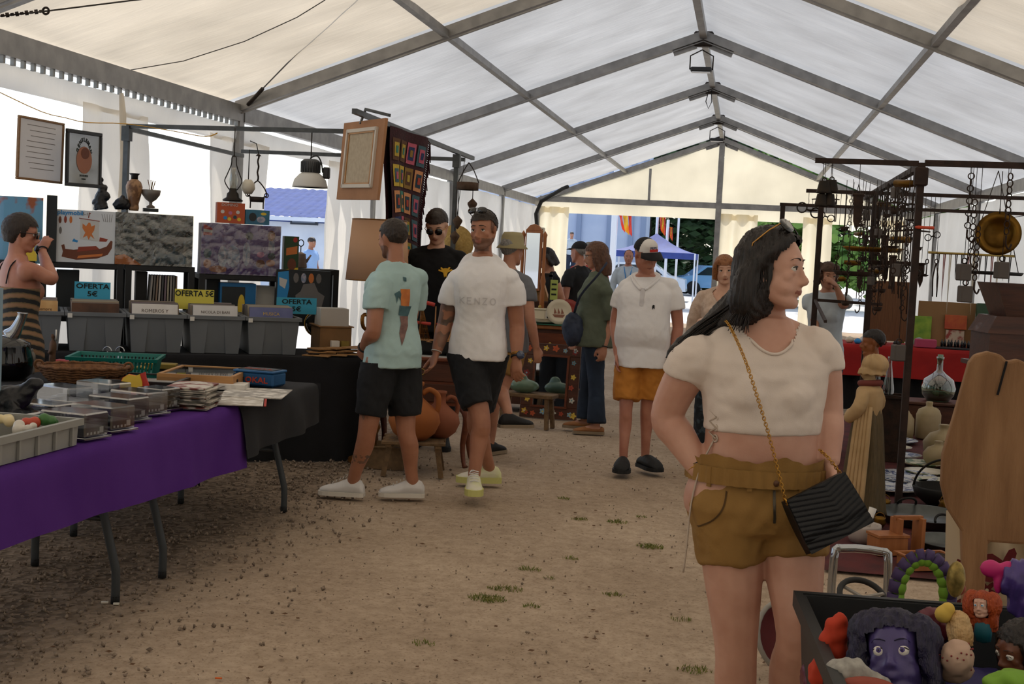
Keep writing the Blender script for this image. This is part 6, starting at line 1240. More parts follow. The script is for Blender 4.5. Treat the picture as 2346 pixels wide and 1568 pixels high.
# low shelf bric-a-brac
M('pewter', '#75787a', .3, .8); 
for i, (px, py, lab, hh, rr) in enumerate([(188, 652, 'pewter kettle on the lower shelf behind the cyan card', .10, .07), (228, 650, 'dark jar on the lower shelf behind the cyan card', .13, .04), (575, 655, 'small dark pot on the lower shelf', .06, .04)]):
    s, z = s2(px, py, D2+.12); T = thing('shelf_pot', lab, 'pot', W2(s, D2+.14, .952), A2); MB().lathe([(0, 0), (rr*.8, 0), (rr, hh*.35), (rr*.85, hh*.75), (rr*.4, hh*.9), (rr*.35, hh), (0, hh)], 18).build('pot_body', 'pewter' if i == 0 else 'shelf_black', T); MB().torus((0, 0, hh), rr*.5, .006, (0, 1, 0), a0=0, a1=pi).build('handle', 'pewter' if i == 0 else 'shelf_black', T)
for i in range(10):
    MB().box((0, 0, .16), (.012, .30, .315)).build('vinyl_record', 'sleeve_%d' % (i % 7), None, 'record sleeve standing on the lower shelf behind the tubs', 'record', 'records on the lower shelf', loc=W2(-1.02+.022*i, D2+.2, .952), rot=(0, 3-i*.4, A2))
# cardboard boxes of records at the right end
M('cardboard', '#8f6a44', .85, col2='#80603e', scale=6); 
for i, (s, d, lab) in enumerate(((.30, .40, 'cardboard carton of white record sleeves by the gold lamp'),)):
    T = tub('record_carton', lab, 'carton', W2(s, d, .752), A2, .24, .34, .20, 'cardboard', False, flare=1.0, rim=.0001+.004)
    for k in range(14): MB().box((0, 0, .155), (.215, .010, .31)).build('vinyl_record', 'sticker' if k % 3 else 'sleeve_3', None, 'white record sleeve standing in the cardboard carton', 'record', 'records in the carton', loc=W2(s, d-.13+.02*k, .775), rot=(-5+.8*k, 0, A2))
for i in range(9):
    MB().box((0, 0, .004), (.2, .14, .007)).build('card_wallet', M('kraft', '#8a6238', .8, col2='#a07a4c', scale=12), None, 'brown paper wallet in the spread pile beside the last tub', 'paper', 'brown paper wallets', loc=W2(.12+.11*(i % 3)+.01*i, -.02+.05*(i//3), .752+.007*i), rot=(0, 0, A2+i*9-30))
for i in range(2): MB().box((0, 0, .05), (.06, .05, .10)).build('card_pack', ['sticker', 'gold_card'][i], None, ['white card pack beside the cardboard carton', 'yellow card pack beside the cardboard carton'][i], 'pack', loc=W2(.28+.075*i, .16, .752), rot=(0, 0, A2))
# ================================================================ hanging goods and stall frame on the left
M('steel_tube', '#55585a', .45, .6, col2='#45484a', scale=12)
F = thing('stall_frame', 'grey tube frame hung with lamps above the toy shelves', 'frame', (0, 0, 0))
for a, b in (((-4.97, 9.95, 2.44), (-2.64, 9.95, 2.46)), ((-4.97, 9.95, 2.42), (-5.1, 12.75, 2.42)), ((-4.85, 12.1, 2.42), (-2.64, 12.1, 2.42)), ((-2.64, 8.55, 2.47), (-2.64, 12.45, 2.46))): MB().bar(a, b, .035, .035).build('bar', 'steel_tube', F)
for x, y in ((-4.97, 9.95), (-2.64, 11.75), (-2.64, 10.45)): MB().box((x, y, 1.22), (.04, .04, 2.44)).build('post', 'steel_tube', F); MB().box((x, y, 2.38), (.065, .065, .12)).build('clamp', 'steel_tube', F)
MB().tube(smoothpts([AT(0, 212, 8.15), AT(95, 256, 8.15), AT(150, 270, 8.2), AT(200, 281, 8.4), AT(290, 284, 9.0), AT(400, 301, 9.5), AT(470, 313, 9.9), AT(498, 305, 9.95)], 3), .009, 6, flat=.35).build('lashing_strap', 'strap', None, 'yellow lashing strap stretched along the toy stall', 'strap')
# framed paper and framed mirror
wood('frame_oak', '#8d6a46', '#7a5a3a'); sheet_mat('old_paper', '#c4bab0', .5, .5, .1); M('frame_black', '#141314', .35); M('mirror_glass', '#b9bdc0', .12, .6)
def frame4(nm, lab, cat, TL, TR, BL, fw, fm, pm, th=.02, panel_in=.004):
    """picture frame from three corner points: four mitred bars and a panel"""
    x, y = TR-TL, TL-BL; w, h = x.length, y.length; x.normalize(); y = (y-x*y.dot(x)).normalized(); n = x.cross(y)
    T = bpy.data.objects.new(nm, None); COL.objects.link(T); T.matrix_world = Matrix(((x.x, y.x, n.x, BL.x), (x.y, y.y, n.y, BL.y), (x.z, y.z, n.z, BL.z), (0, 0, 0, 1))); T.empty_display_size = .1; tag(T, lab, cat)
    for c, s in (((w/2, fw/2, 0), (w, fw, th)), ((w/2, h-fw/2, 0), (w, fw, th)), ((fw/2, h/2, 0), (fw, h-2*fw, th)), ((w-fw/2, h/2, 0), (fw, h-2*fw, th))): MB().box(c, s, bev=.003).build('frame_bar', fm, T)
    (MB().box((w/2, h/2, -.002), (w-2*fw+.004, h-2*fw+.004, .006)) if pm != 'old_paper' else MB().grid(lambda u, v: V((fw*.9+(w-1.8*fw)*u, fw*.9+(h-1.8*fw)*v, 0)), 4, 4)).build('panel', pm, T); return T, w, h
T, w, h = frame4('framed_sheet', 'oak-framed handwritten sheet hanging by the left windows', 'frame', AT(42, 263, 8.0), AT(146, 283, 8.5), AT(37, 410, 8.0), .016, 'frame_oak', 'old_paper')
M('ink_faint', '#7a736c', .9)
for i in range(9): MB().box((w*.5+.02*sin(i), h*(.88-.085*i), .0015), (w*(.62-.05*(i % 3)), .004, .001)).build('written_line', 'ink_faint', T)
T, w, h = frame4('framed_mirror', 'black-framed advertising mirror with oval portrait', 'mirror', AT(154, 294, 8.35), AT(234, 306, 8.8), AT(150, 426, 8.35), .026, 'frame_black', 'mirror_glass')
MB().prism([((p[0])*w, p[1]*h) for p in ell(.5, .48, .22, .24, 24)], (0, 0, .002), (1, 0, 0), (0, 1, 0), .002).build('portrait_oval', 'ink_skin', T); MB().prism([((p[0])*w, p[1]*h) for p in ell(.52, .60, .12, .10, 16)], (0, 0, .004), (1, 0, 0), (0, 1, 0), .0012).build('portrait_hair', 'hull_brown', T)
M('ink_black', '#15201e', .7)
for i, ch in enumerate('GENTLEMAN'):
    a = rad(158-17*i); text('arched_letter', ch, 'ink_black', .038, (w*.5+.09*cos(a), h*.52+.125*sin(a), .003), (sin(a), -cos(a), 0), (cos(a), sin(a), 0), T, bold=.0012)
for k, tx in enumerate(('SAVOURED', 'WHISKY')): text('foot_lettering', tx, 'ink_black', .022-.006*k, (w*.5, h*(.20-.06*k), .003), (1, 0, 0), (0, 1, 0), T)
# ornaments on the toy boxes
M('satsuma', '#6b4a30', .4, col2='#a07a58', scale=16, contrast=(.45, .55)); M('urn_grey', '#7d7a76', .5, .2, col2='#5f4a3a', scale=5)
zb1, zb2 = s2(200, 479, D2)[1], s2(350, 486, D2)[1]
def at2(px, d, z): s = s2(px, 480, d)[0]; return W2(s, d, z)
T = thing('bronze_group', 'tall dark bronze figure group standing on the ship box', 'figurine', at2(232, D2+.09, zb1+.004), A2); mb = MB(); limb(mb, [(0, 0, 0), (-.01, 0, .07), (.0, 0, .14), (-.015, 0, .20)], [.055, .045, .03, .02], 10); mb.ball((.03, -.01, .10), .035, 10, 8); mb.ball((.02, 0, .16), .025, 8, 6); mb.ball((-.008, 0, .222), .02, 8, 6); mb.ball((-.04, 0, .05), .03, 8, 6); link('bronze', remesh(mb, .006, 1, disp=lambda c, n: nz(c, 60, .005)), 'resin_black', T)
T = thing('bronze_bust', 'low dark bronze seated figure beside the vase', 'figurine', at2(280, D2+.09, zb2+.004), A2); mb = MB(); limb(mb, [(-.06, 0, .02), (0, 0, .05), (.05, 0, .02)], [.025, .05, .025], 10); mb.ball((0, 0, .095), .02, 9, 7); mb.ball((0, 0, .05), (.04, .035, .05), 9, 7); link('bronze', remesh(mb, .006, 1, disp=lambda c, n: nz(c, 60, .004)), 'resin_black', T)
T = thing('oriental_vase', 'tall painted oriental vase on the silver-wrapped box', 'vase', at2(306, D2+.10, zb2+.004), A2); MB().lathe([(0, 0), (.035, 0), (.04, .02), (.036, .05), (.058, .14), (.062, .18), (.05, .215), (.025, .235), (.024, .26), (.038, .275), (.03, .277), (.02, .25), (0, .24)], 22).build('vase_body', 'satsuma', T); MB().lathe([(.026, .236), (.026, .262), (.040, .277), (.04, .279), (.028, .265)], 22).build('vase_neck', 'case_black', T)
T = thing('footed_urn', 'footed bowl urn with twig on the silver-wrapped box', 'urn', at2(345, D2+.10, zb2+.03), A2); MB().lathe([(0, 0), (.03, 0), (.032, .012), (.012, .025), (.012, .045), (.04, .065), (.066, .10), (.072, .135), (.068, .137), (.05, .09), (0, .07)], 22).build('urn_body', 'urn_grey', T)
mb = MB(); r2 = random.Random(2); [mb.tube([(0, 0, .1), (r2.uniform(-.03, .03), r2.uniform(-.02, .02), .19+r2.random()*.03)], .003, 5) for _ in range(6)]; mb.build('twigs', 'wicker', T)
MB().box((0, 0, .013), (.11, .08, .026)).build('card_pack', 'box_dark', None, 'small black and white carton under the footed urn', 'pack', loc=at2(345, D2+.10, zb2+.002), rot=(0, 0, A2))
# oil lamp and lantern
M('lamp_brass_dark', '#2b2622', .4, .7); clear_mat('lamp_chimney', (.93, .93, .9), .15, .05)
zt2 = zt+.135; q = W2(s2(533, 463, D2+.08)[0], D2+.08, s2(533, 463, D2+.08)[1]); T = thing('oil_lamp', 'black oil lamp with glass chimney hanging over the orange box', 'lamp', q+V((0, 0, .004)), A2)
MB().lathe([(0, 0), (.075, 0), (.078, .012), (.05, .03), (.045, .06), (.03, .075), (.028, .10), (0, .10)], 20).build('font', 'lamp_brass_dark', T); MB().lathe([(.026, .10), (.03, .13), (.036, .16), (.024, .21), (.018, .26), (.016, .26), (.02, .21), (.032, .16), (.024, .10)], 18).build('chimney', MATS['lamp_chimney'], T)
MB().tube(smoothpts([(-.03, 0, .09), (-.065, 0, .15), (-.05, 0, .20), (-.02, 0, .28), (-.015, 0, .34), (.015, 0, .34), (.02, 0, .28), (.05, 0, .20), (.065, 0, .15), (.03, 0, .09)], 3), .0045, 6).build('bail', 'lamp_brass_dark', T); MB().tube([(0, 0, .34), (0, 0, .56)], .004, 6).build('hanging_chain', 'lamp_brass_dark', T)
M('frosted_white', '#cfc8b8', .4); T2_ = thing('glass_globe', 'white glass lamp globe behind the oil lamp', 'lamp', q+V((.09, .08, .07)), A2); MB().lathe([(0, 0), (.03, 0), (.055, .04), (.05, .08), (.025, .11), (0, .11)], 16).build('globe', 'frosted_white', T2_); MB().tube([(0, 0, .11), (.0, 0, .34)], .004, 6).build('hanging_cord', 'black_rubber', T2_)
q = W2(s2(588, 479, D2+.10)[0], D2+.10, s2(588, 479, D2+.10)[1]); T = thing('hanging_basket_lantern', 'dark wrought iron scroll lantern over the blue box', 'lantern', q+V((0, 0, .003)), A2)
mb = MB(); mb.lathe([(.05, .05), (.055, .05), (.06, .09), (.055, .09)], 14, sq=(1, .7)); mb.build('tray', 'dark_iron', T)
for s in (-1, 1):
    MB().tube(smoothpts([(s*.05, 0, .0), (s*.052, 0, .09), (s*.075, 0, .10), (s*.06, 0, .15), (s*.02, 0, .20), (0, 0, .215)], 3), .005, 6).build('scroll', 'dark_iron', T); MB().torus((s*.072, 0, .105), .016, .004, (0, 1, 0), 14, 5).build('curl', 'dark_iron', T)
mb = MB(); mb.tube([(.004*sin(i*1.2), .004*cos(i*1.2), .215+.016*i) for i in range(13)], .007, 6); mb.build('twisted_rod', 'dark_iron', T); MB().cyl((0, 0, .405), (0, 0, .42), .022, .01).build('ceiling_rose', 'dark_iron', T); MB().tube([(0, 0, .42), (-.02, 0, .50), (-.06, .05, .52)], .004, 5).build('cord', 'black_rubber', T)
# industrial lamp
M('cast_grey', '#55585a', .5, .5); sheet_mat('lamp_white', (.95, .94, .9), .3, .6, .02)
q = AT(710, 430, 9.95); T = thing('industrial_lamp', 'bell-shaped industrial lamp with finned grey top', 'lamp', q)
MB().lathe([(.14, 0), (.138, .012), (.125, .06), (.09, .10), (.07, .115), (.066, .113), (.085, .098), (.12, .058), (.132, .012), (.136, 0)], 30).build('reflector', 'lamp_white', T)
MB().lathe([(0, .112), (.07, .112), (.07, .21), (.05, .222), (0, .225)], 24).build('housing', 'cast_grey', T)
for i in range(24): a = i*pi/12; MB().box((cos(a)*.073, sin(a)*.073, .16), (.012, .004, .085), rz=i*15).build('fin', 'cast_grey', T)
MB().tube(smoothpts([(0, 0, .22), (.0, 0, .235), (.05, 0, .25), (.085, .0, .20), (.10, 0, .12)], 3), .006, 6).build('cable', 'black_rubber', T); MB().tube([(0, 0, .22), (0, 0, q.z*0+2.44-q.z)], .005, 6).build('hook', 'dark_iron', T); MB().box((.125, .02, .12), (.05, .05, .09), bev=.008).build('ballast_box', 'lamp_housing', T)
# painting seen from the back
M('backing_board', '#a97c5a', .85, col2='#9c7050', scale=5); M('stretcher_white', '#cfc6ba', .8); M('canvas_back', '#b8a992', .9, col2='#ad9d86', scale=30)
TL, TR, BL = AT(790, 282, 9.02), AT(885, 270, 8.45), AT(770, 457, 9.02); x, y = TR-TL, TL-BL; w, h = x.length, y.length; x.normalize(); y = (y-x*y.dot(x)).normalized(); n = x.cross(y)
T = bpy.data.objects.new('framed_painting', None); COL.objects.link(T); T.matrix_world = Matrix(((x.x, y.x, n.x, BL.x), (x.y, y.y, n.y, BL.y), (x.z, y.z, n.z, BL.z), (0, 0, 0, 1))); tag(T, 'large painting hung back to front on the stall frame', 'painting')
MB().box((w/2, h/2, -.012), (w, h, .02)).build('backing', 'backing_board', T)
for c, s in (((w*.5, h*.17, .006), (w*.72, .024, .018)), ((w*.5, h*.88, .006), (w*.72, .024, .018)), ((w*.15, h*.525, .006), (.024, h*.735, .018)), ((w*.85, h*.525, .006), (.024, h*.735, .018))): MB().box(c, s).build('stretcher_bar', 'stretcher_white', T)
for c, s in (((w*.5, h*.20, .004), (w*.62, .014, .014)), ((w*.5, h*.85, .004), (w*.62, .014, .014)), ((w*.20, h*.525, .004), (.014, h*.66, .014)), ((w*.80, h*.525, .004), (.014, h*.66, .014))): MB().box(c, s).build('inner_bar', 'pine', T)
MB().box((w*.5, h*.525, .001), (w*.6, h*.63, .006)).build('canvas', 'canvas_back', T); MB().bar((w*.42, h-.02, -.0), (w*.42, h+.09, -.03), .02, .012).build('hanger', 'steel_tube', T); MB().bar((w*.42, h+.085, -.03), (w*.9, h+.03, -.06), .02, .02).build('hanger_arm', 'steel_tube', T)
# crochet blanket over the bar
M('wool_maroon', '#2c0a12', .95, col2='#3b0f19', scale=40, bump=.5, bscale=90)
wools = ['#b8586c', '#3a7a6a', '#c2a33a', '#5a3a22', '#a8402e', '#24325c', '#c98a5c', '#3d5b66', '#b59a3a', '#6a2436', '#8b6a2e', '#1f3a4a']
for i, c in enumerate(wools): M('wool_%d' % i, c, .95, bump=.5, bscale=90)
T = thing('crochet_blanket', 'dark red crochet granny-square blanket over the bar', 'blanket', (-2.60, 9.88, 1.40)); H_, L_ = 1.06, 1.0
def bl(u, v): return V((.012*sin(u*9)+.02*sin(v*5+u*3), (u-.5)*L_-.12*(1-v)*(u-.3), H_*v+.03*sin(u*4)*(1-v)))
mb = MB(); mb.grid(bl, 24, 30); mb.grid(lambda u, v: bl(u, v)+V((-.05, 0, 0)), 24, 30); mb.build('knit_ground', 'wool_maroon', T)
r2 = random.Random(8)
for i in range(4):
    for jx in range(5):
        u0, v0 = .05+i*.225, .03+jx*.185; c0 = r2.randrange(12)
        for k, (m_, e_) in enumerate(((0, .0), (.035, .003), (.065, .006))):
            mb = MB(); mb.grid(lambda u, v: bl(u0+m_+(.19-2*m_)*u, v0+m_*.8+(.155-1.6*m_)*v)+V((.006+e_, 0, 0)), 4, 4); mb.build('granny_square' if k == 0 else 'square_ring', 'wool_%d' % ((c0+k*5) % 12), T)
mb = MB()
for i in range(60): u = i/59; p0 = bl(1.0, .02+.96*u); mb.tube([p0, p0+V((.01, .03, -.02)), p0+V((r2.uniform(-.01, .02), .045+r2.uniform(-.01, .01), -.10))], .006, 4)
for i in range(46): u = i/45; p0 = bl(u, 0); mb.tube([p0, p0+V((r2.uniform(-.01, .02), r2.uniform(-.01, .01), -.10))], .005, 4)
mb.build('fringe', 'wool_maroon', T, kind='stuff')
# gilt torchere lamp
M('gilt', '#8a5a1e', .35, .6, col2='#5f3d14', scale=14, bump=.2); sheet_mat('shade_tan', '#d0a888', .3, .75, .02)
q = V((-2.60, 9.14, 0)); T = thing('gilt_floor_lamp', 'gilt carved floor lamp with wide tan shade', 'lamp', q)
prof = [(0, 0), (.16, 0), (.16, .03), (.10, .06), (.05, .10), (.045, .2), (.07, .26), (.05, .32), (.03, .40), (.035, .55), (.075, .66), (.085, .72), (.05, .80), (.03, .86), (.05, .92), (.03, .98), (.028, 1.10), (.055, 1.18), (.06, 1.22), (.03, 1.28), (.025, 1.36), (0, 1.37)]
MB().lathe(prof, 22).build('column', 'gilt', T)
for i in range(3): a = i*2.1; MB().tube(smoothpts([(.04*cos(a), .04*sin(a), .95), (.12*cos(a), .12*sin(a), .99), (.13*cos(a), .13*sin(a), 1.07), (.08*cos(a), .08*sin(a), 1.08)], 3), .014, 8).build('scroll_arm', 'gilt', T)
MB().lathe([(.225, 1.325), (.228, 1.325), (.196, 1.76), (.193, 1.76)], 40).build('shade', 'shade_tan', T); MB().torus((0, 0, 1.327), .227, .005).build('shade_trim', 'gilt', T); MB().torus((0, 0, 1.76), .195, .005).build('shade_trim', 'gilt', T)
# black shelf stand with enamel pot, lacquer plate
T = shelf_unit('small black stand under the enamel coffee pot', .10, .50, (.95, 1.36), D2+.40, .26)
M('enamel_brown', '#8a7268', .4, col2='#a89a90', scale=5, stretch=(.2, .2, 1)); q = W2(.20, D2+.50, 1.362); T = thing('enamel_pot', 'enamel coffee pot with tall looped stirrer', 'pot', q, A2); MB().lathe([(0, 0), (.05, 0), (.055, .01), (.042, .11), (.045, .115), (.012, .13), (0, .135)], 20).build('pot_body', 'enamel_brown', T); MB().tube(smoothpts([(-.04, 0, .10), (-.085, 0, .09), (-.08, 0, .04), (-.048, 0, .03)], 3), .006, 6).build('handle', 'enamel_brown', T); MB().tube([(.045, 0, .05), (.085, 0, .11)], [.012, .007], 8).build('spout', 'enamel_brown', T); MB().tube([(0, 0, .13), (0, 0, .18)], .004, 6).build('stirrer', 'dark_iron', T); MB().torus((0, 0, .205), .022, .004, (0, 1, 0), sq=1.2).build('loop', 'dark_iron', T)
q = W2(.24, .66, .86); T = thing('lacquer_plate', 'black lacquer plate with gold rim behind the carton', 'plate', q+V((0, 0, .08)), rot=(78, 0, A2)); MB().lathe([(0, 0), (.07, 0), (.10, .015), (.10, .02), (.07, .008), (0, .008)], 28).build('dish', 'gloss_black', T); MB().torus((0, 0, .018), .10, .004).build('gold_rim', 'gold', T); MB().prism(ell(0, -.03, .05, .03, 12), (0, 0, .009), (1, 0, 0), (0, 1, 0), .001).build('gold_motif', 'gold', T)

# ================================================================ antiques in the middle
wood('walnut', '#3b1f12', '#542d1a', (1, 8, 8), coat=.15); wood('mahogany', '#5a2a14', '#70381c', (1, 8, 8), coat=.2); wood('rough_wood', '#7d6243', '#5f4a32', (8, 1, 8), rough=.8, bump=.4); wood('honey_wood', '#8a5228', '#a5683a', (8, 8, 1)); M('clay', '#a8632f', .8, col2='#99582a', scale=5, bump=.06); M('clay_red', '#8d5238', .8, col2='#7f4830', scale=5)
T = thing('writing_desk', 'mahogany desk with curved legs carrying the model boat', 'desk', (-2.28, 9.42, 0), 6)
MB().box((0, 0, .775), (.74, .46, .03), bev=.008).build('desk_top', 'mahogany', T); MB().box((0, 0, .60), (.68, .40, .32)).build('desk_body', 'mahogany', T)
for i in range(2): o = MB().box((0, -.205, .68-.15*i), (.60, .012, .13), bev=.004).build('drawer', 'walnut', T); MB().torus((0, -.215, .68-.15*i), .022, .004, (0, 1, 0)).build('pull', 'brass_dull', o)
MB().box((0, .01, .79), (.70, .44, .006)).build('white_runner', 'sail_white', T)
for sx in (-1, 1):
    for sy in (-1, 1): MB().tube(smoothpts([(sx*.30, sy*.17, .44), (sx*.345, sy*.21, .36), (sx*.32, sy*.19, .16), (sx*.335, sy*.205, .03), (sx*.35, sy*.22, 0)], 3), smoothvals([.035, .03, .02, .016, .02], 3), 8).build('leg', 'mahogany', T)
# model fishing boat
M('hull_black', '#141517', .5); M('rig_red', '#b23a30', .5); M('deck_tan', '#a8794a', .6); M('net_green', '#6f8a78', .8, col2='#8aa08c', scale=20)
T = thing('model_boat', 'model fishing boat with black hull and red rigging', 'model boat', (-2.24, 9.36, .793), 3); hull = []
for (x, w_, zb) in ((-.27, .01, .06), (-.22, .06, .02), (-.1, .085, 0), (.08, .085, 0), (.2, .07, .0), (.26, .05, .03)): hull.append([V((x, -w_, .11)), V((x, -w_*.8, .04+zb)), V((x, 0, zb)), V((x, w_*.8, .04+zb)), V((x, w_, .11))])
mb = MB(); mb.loft(hull, closed=False, smooth=True); mb.build('hull', 'hull_black', T); mb = MB(); mb.prism([(-.26, 0), (-.2, .058), (.0, .085), (.2, .068), (.25, .0), (.2, -.068), (0, -.085), (-.2, -.058)], (0, 0, .10), (1, 0, 0), (0, 1, 0), .012); mb.build('deck', 'deck_tan', T)
MB().box((.12, 0, .17), (.12, .09, .12), bev=.008).build('wheelhouse', 'deck_tan', T); MB().box((.12, 0, .235), (.14, .11, .012)).build('wheelhouse_roof', 'rig_red', T)
for x, h_ in ((-.08, .42), (.03, .36)): MB().cyl((x, 0, .11), (x, 0, h_), .006, .004).build('mast', 'deck_tan', T)
for i, (a, b) in enumerate((((-.22, -.02, .30), (-.10, .0, .42)), ((-.12, 0, .40), (.02, 0, .37)), ((-.2, 0, .24), (.0, -.02, .23)))): MB().tube([a, b], .018-.003*i, 8).build('red_boom', 'rig_red', T)
for i in range(3): MB().bar((.16+.025*i, -.088, .03), (.16+.025*i, -.088, .11), .006).build('ladder_rail', 'honey_wood', T)
for k, y in enumerate((-.05, .05)):
    mb = MB()
    for i in range(7): mb.tube([(-.08+.012*i, y*(1-.1*i), .11), (-.08, 0, .40)], .0018, 4)
    for i in range(8): mb.tube([(-.08+.0, y*(1-i*.12), .12+.035*i), (-.08+.072*(1-i/8), y*(1-i*.12)*.4, .12+.035*i)], .0018, 4)
    mb.build('net_shroud', 'gilt', T)
M('parcel_paper', '#8a9a7a', .7, col2='#a0603a', scale=10, contrast=(.5, .6)); T = thing('parcel_basket', 'patterned gift bag standing behind the model boat', 'bag', (-2.06, 9.60, .78), 10); MB().box((0, 0, .15), (.2, .14, .30), bev=.01).build('bag_body', 'net_green', T); MB().box((0, 0, .32), (.26, .18, .03), bev=.01).build('bag_collar', 'parcel_paper', T); MB().box((.01, 0, .42), (.17, .12, .16), bev=.01).build('wrapped_box', 'parcel_paper', T); MB().box((.0, 0, .51), (.20, .14, .02)).build('wrapped_lid', 'sail_white', T)
# stool and clay jugs
T = thing('rustic_stool', 'rough slatted wooden stool under the clay jugs', 'stool', (-2.20, 8.85, 0), 12)
for i in range(5): MB().box((0, -.17+.085*i, .235), (.44-.03*(i % 2), .07, .022), rz=(-1)**i*1.2, bev=.004).build('slat', 'rough_wood', T)
MB().bar((-.17, -.2, .215), (-.17, .2, .215), .04, .02).build('bearer', 'rough_wood', T); MB().bar((.17, -.2, .215), (.17, .2, .215), .04, .02).build('bearer', 'rough_wood', T)
for sx in (-1, 1):
    for sy in (-1, 1): MB().bar((sx*.16, sy*.15, .225), (sx*.20, sy*.18, 0), .035, .03).build('leg', 'rough_wood', T)
def jug(lab, loc, s, mat, rz):
    T = thing('clay_jug', lab, 'jug', loc, rz, 'clay jugs on the stool'); MB().lathe([(0, 0), (.09*s, 0), (.15*s, .05*s), (.185*s, .13*s), (.17*s, .20*s), (.10*s, .26*s), (.055*s, .30*s), (.05*s, .38*s), (.06*s, .39*s), (.06*s, .41*s), (.045*s, .41*s), (.04*s, .33*s), (0, .31*s)], 28).build('jug_body', mat, T)
    MB().tube(smoothpts([(.05*s, 0, .33*s), (.10*s, 0, .36*s), (.16*s, 0, .32*s), (.165*s, 0, .24*s), (.15*s, 0, .18*s)], 4), .019*s, 10).build('handle', mat, T)
    if mat == 'clay': MB().tube([(-.05*s, 0, .30*s), (-.13*s, 0, .36*s)], [.02*s, .012*s], 8).build('spout', mat, T)
jug('ochre clay jug with loop handle, front one on the stool', (-2.19, 8.78, .247), .98, 'clay', 10); jug('reddish clay jug behind the ochre one', (-2.06, 8.98, .247), .80, 'clay_red', 30)
M('crate_slat', '#6a4a30', .9); T = tub('wine_crate', 'low wooden crate behind the jug stool', 'crate', (-2.45, 9.02, 0), 5, .30, .26, .16, 'rough_wood', False, flare=1.0, rim=.005)
# sideboard with crockery
T = thing('sideboard', 'brown wooden sideboard carrying plates behind the olive blouse', 'sideboard', (-2.06, 12.95, 0), 0); MB().box((0, 0, .86), (1.0, .56, .04), bev=.008).build('top', 'honey_wood', T); MB().box((0, 0, .46), (.94, .5, .76)).build('carcass', 'walnut', T)
for i in range(2): o = MB().box((-.23+.46*i, -.255, .70), (.42, .014, .2), bev=.005).build('drawer', 'mahogany', T); MB().ball((-.23+.46*i, -.272, .70), .016).build('knob', 'brass_dull', o)
MB().box((0, -.262, .585), (.94, .02, .02)).build('moulding', 'honey_wood', T)
for sx in (-1, 1):
    for sy in (-1, 1): MB().box((sx*.43, sy*.21, .05), (.06, .06, .1)).build('foot', 'walnut', T)
M('china_cream', '#cfc4ad', .3, coat=.3); M('china_red', '#8a2f26', .35); M('cloth_green', '#2f6b54', .85); M('china_white', '#d3cfc8', .25, coat=.4); M('print_sepia', '#8a5a48', .6)
MB().box((-2.0, 12.9, .886), (.8, .5, .008)).build('green_runner', 'cloth_green', None, 'green cloth runner on the sideboard', 'cloth')
for i in range(3): MB().lathe([(0, 0), (.10, 0), (.17, .022), (.172, .027), (.10, .007), (0, .007)], 26).build('dinner_plate', 'china_cream', None, ['lowest plate of the stack on the sideboard', 'middle plate of the stack on the sideboard', 'top plate of the stack on the sideboard'][i], 'plate', 'stacked plates', loc=(-1.92, 12.82, .891+.012*i))
for i, (px, py, Y, r_, m, lab) in enumerate(((1281, 707, 12.72, .125, 'china_cream', 'cream plate with ship drawing standing on the sideboard'), (1302, 700, 12.84, .125, 'china_red', 'dark red plate standing behind the ship plate'))):
    q = AT(px, py, Y); T = thing('standing_plate', lab, 'plate', (q.x, Y, .89+r_*.98), rot=(80, 0, 12)); MB().lathe([(0, 0), (r_*.68, 0), (r_, .02), (r_, .026), (r_*.66, .008), (0, .008)], 32).build('dish', m, T)
    if i == 0:
        for k in range(3): MB().prism([(-.05+.035*k, -.02), (-.045+.035*k, .04), (-.02+.035*k, -.015)], (0, 0, .0085), (1, 0, 0), (0, 1, 0), .001).build('printed_sail', 'print_sepia', T)
        MB().prism([(-.065, -.025), (.06, -.025), (.04, -.055), (-.04, -.055)], (0, 0, .0085), (1, 0, 0), (0, 1, 0), .001).build('printed_hull', 'print_sepia', T)
q = AT(1235, 735, 12.85); T = thing('bread_bin', 'small cream lidded box beside the ship plate', 'box', (q.x, 12.85, .892)); MB().box((0, 0, .065), (.14, .12, .13), bev=.012).build('box_body', 'china_cream', T); MB().box((0, 0, .135), (.15, .13, .016), bev=.006).build('lid', 'china_cream', T); MB().ball((0, 0, .155), (.016, .016, .02)).build('knob', 'brass_dull', T)
q = AT(1238, 690, 12.95); T = thing('black_easel', 'black metal stand with a pale green price slip', 'stand', (q.x, 12.98, .89)); 
for sx in (-1, 1): MB().box((sx*.09, 0, .24), (.03, .03, .48)).build('upright', 'case_black', T)
MB().box((0, 0, .475), (.21, .03, .035)).build('crossbar', 'case_black', T); M('slip_green', '#a8b864', .7); MB().box((.13, -.02, .33), (.075, .003, .20)).build('price_slip', 'slip_green', T)
for k in range(3): MB().box((.13, -.022, .385-.05*k), (.05, .001, .018)).build('slip_line', 'ink_black', T)
# dressing mirror, clocks
q = AT(1200, 760, 12.6); T = thing('cheval_mirror', 'tall wooden dressing mirror standing on the sideboard', 'mirror', (q.x, 12.95, .882), -25)
for sx in (-1, 1): MB().lathe([(0, 0), (.025, 0), (.025, .3), (.018, .35), (.03, .42), (.016, .48), (.018, .85), (.025, .88), (0, .92)], 12, c=(sx*.13, 0, 0)).build('post', 'honey_wood', T)
MB().box((0, 0, .62), (.20, .02, .60), bev=.004).build('frame', 'honey_wood', T); MB().box((0, -.012, .62), (.16, .006, .55)).build('glass', M('mirror_silver', '#c9ccd0', .03, 1.0), T); MB().box((0, 0, .05), (.32, .14, .06), bev=.01).build('base', 'honey_wood', T); MB().prism([(-.1, 0), (-.05, .05), (0, .065), (.05, .05), (.1, 0)], (0, .01, .92), (1, 0, 0), (0, 0, 1), .02).build('crest', 'honey_wood', T)
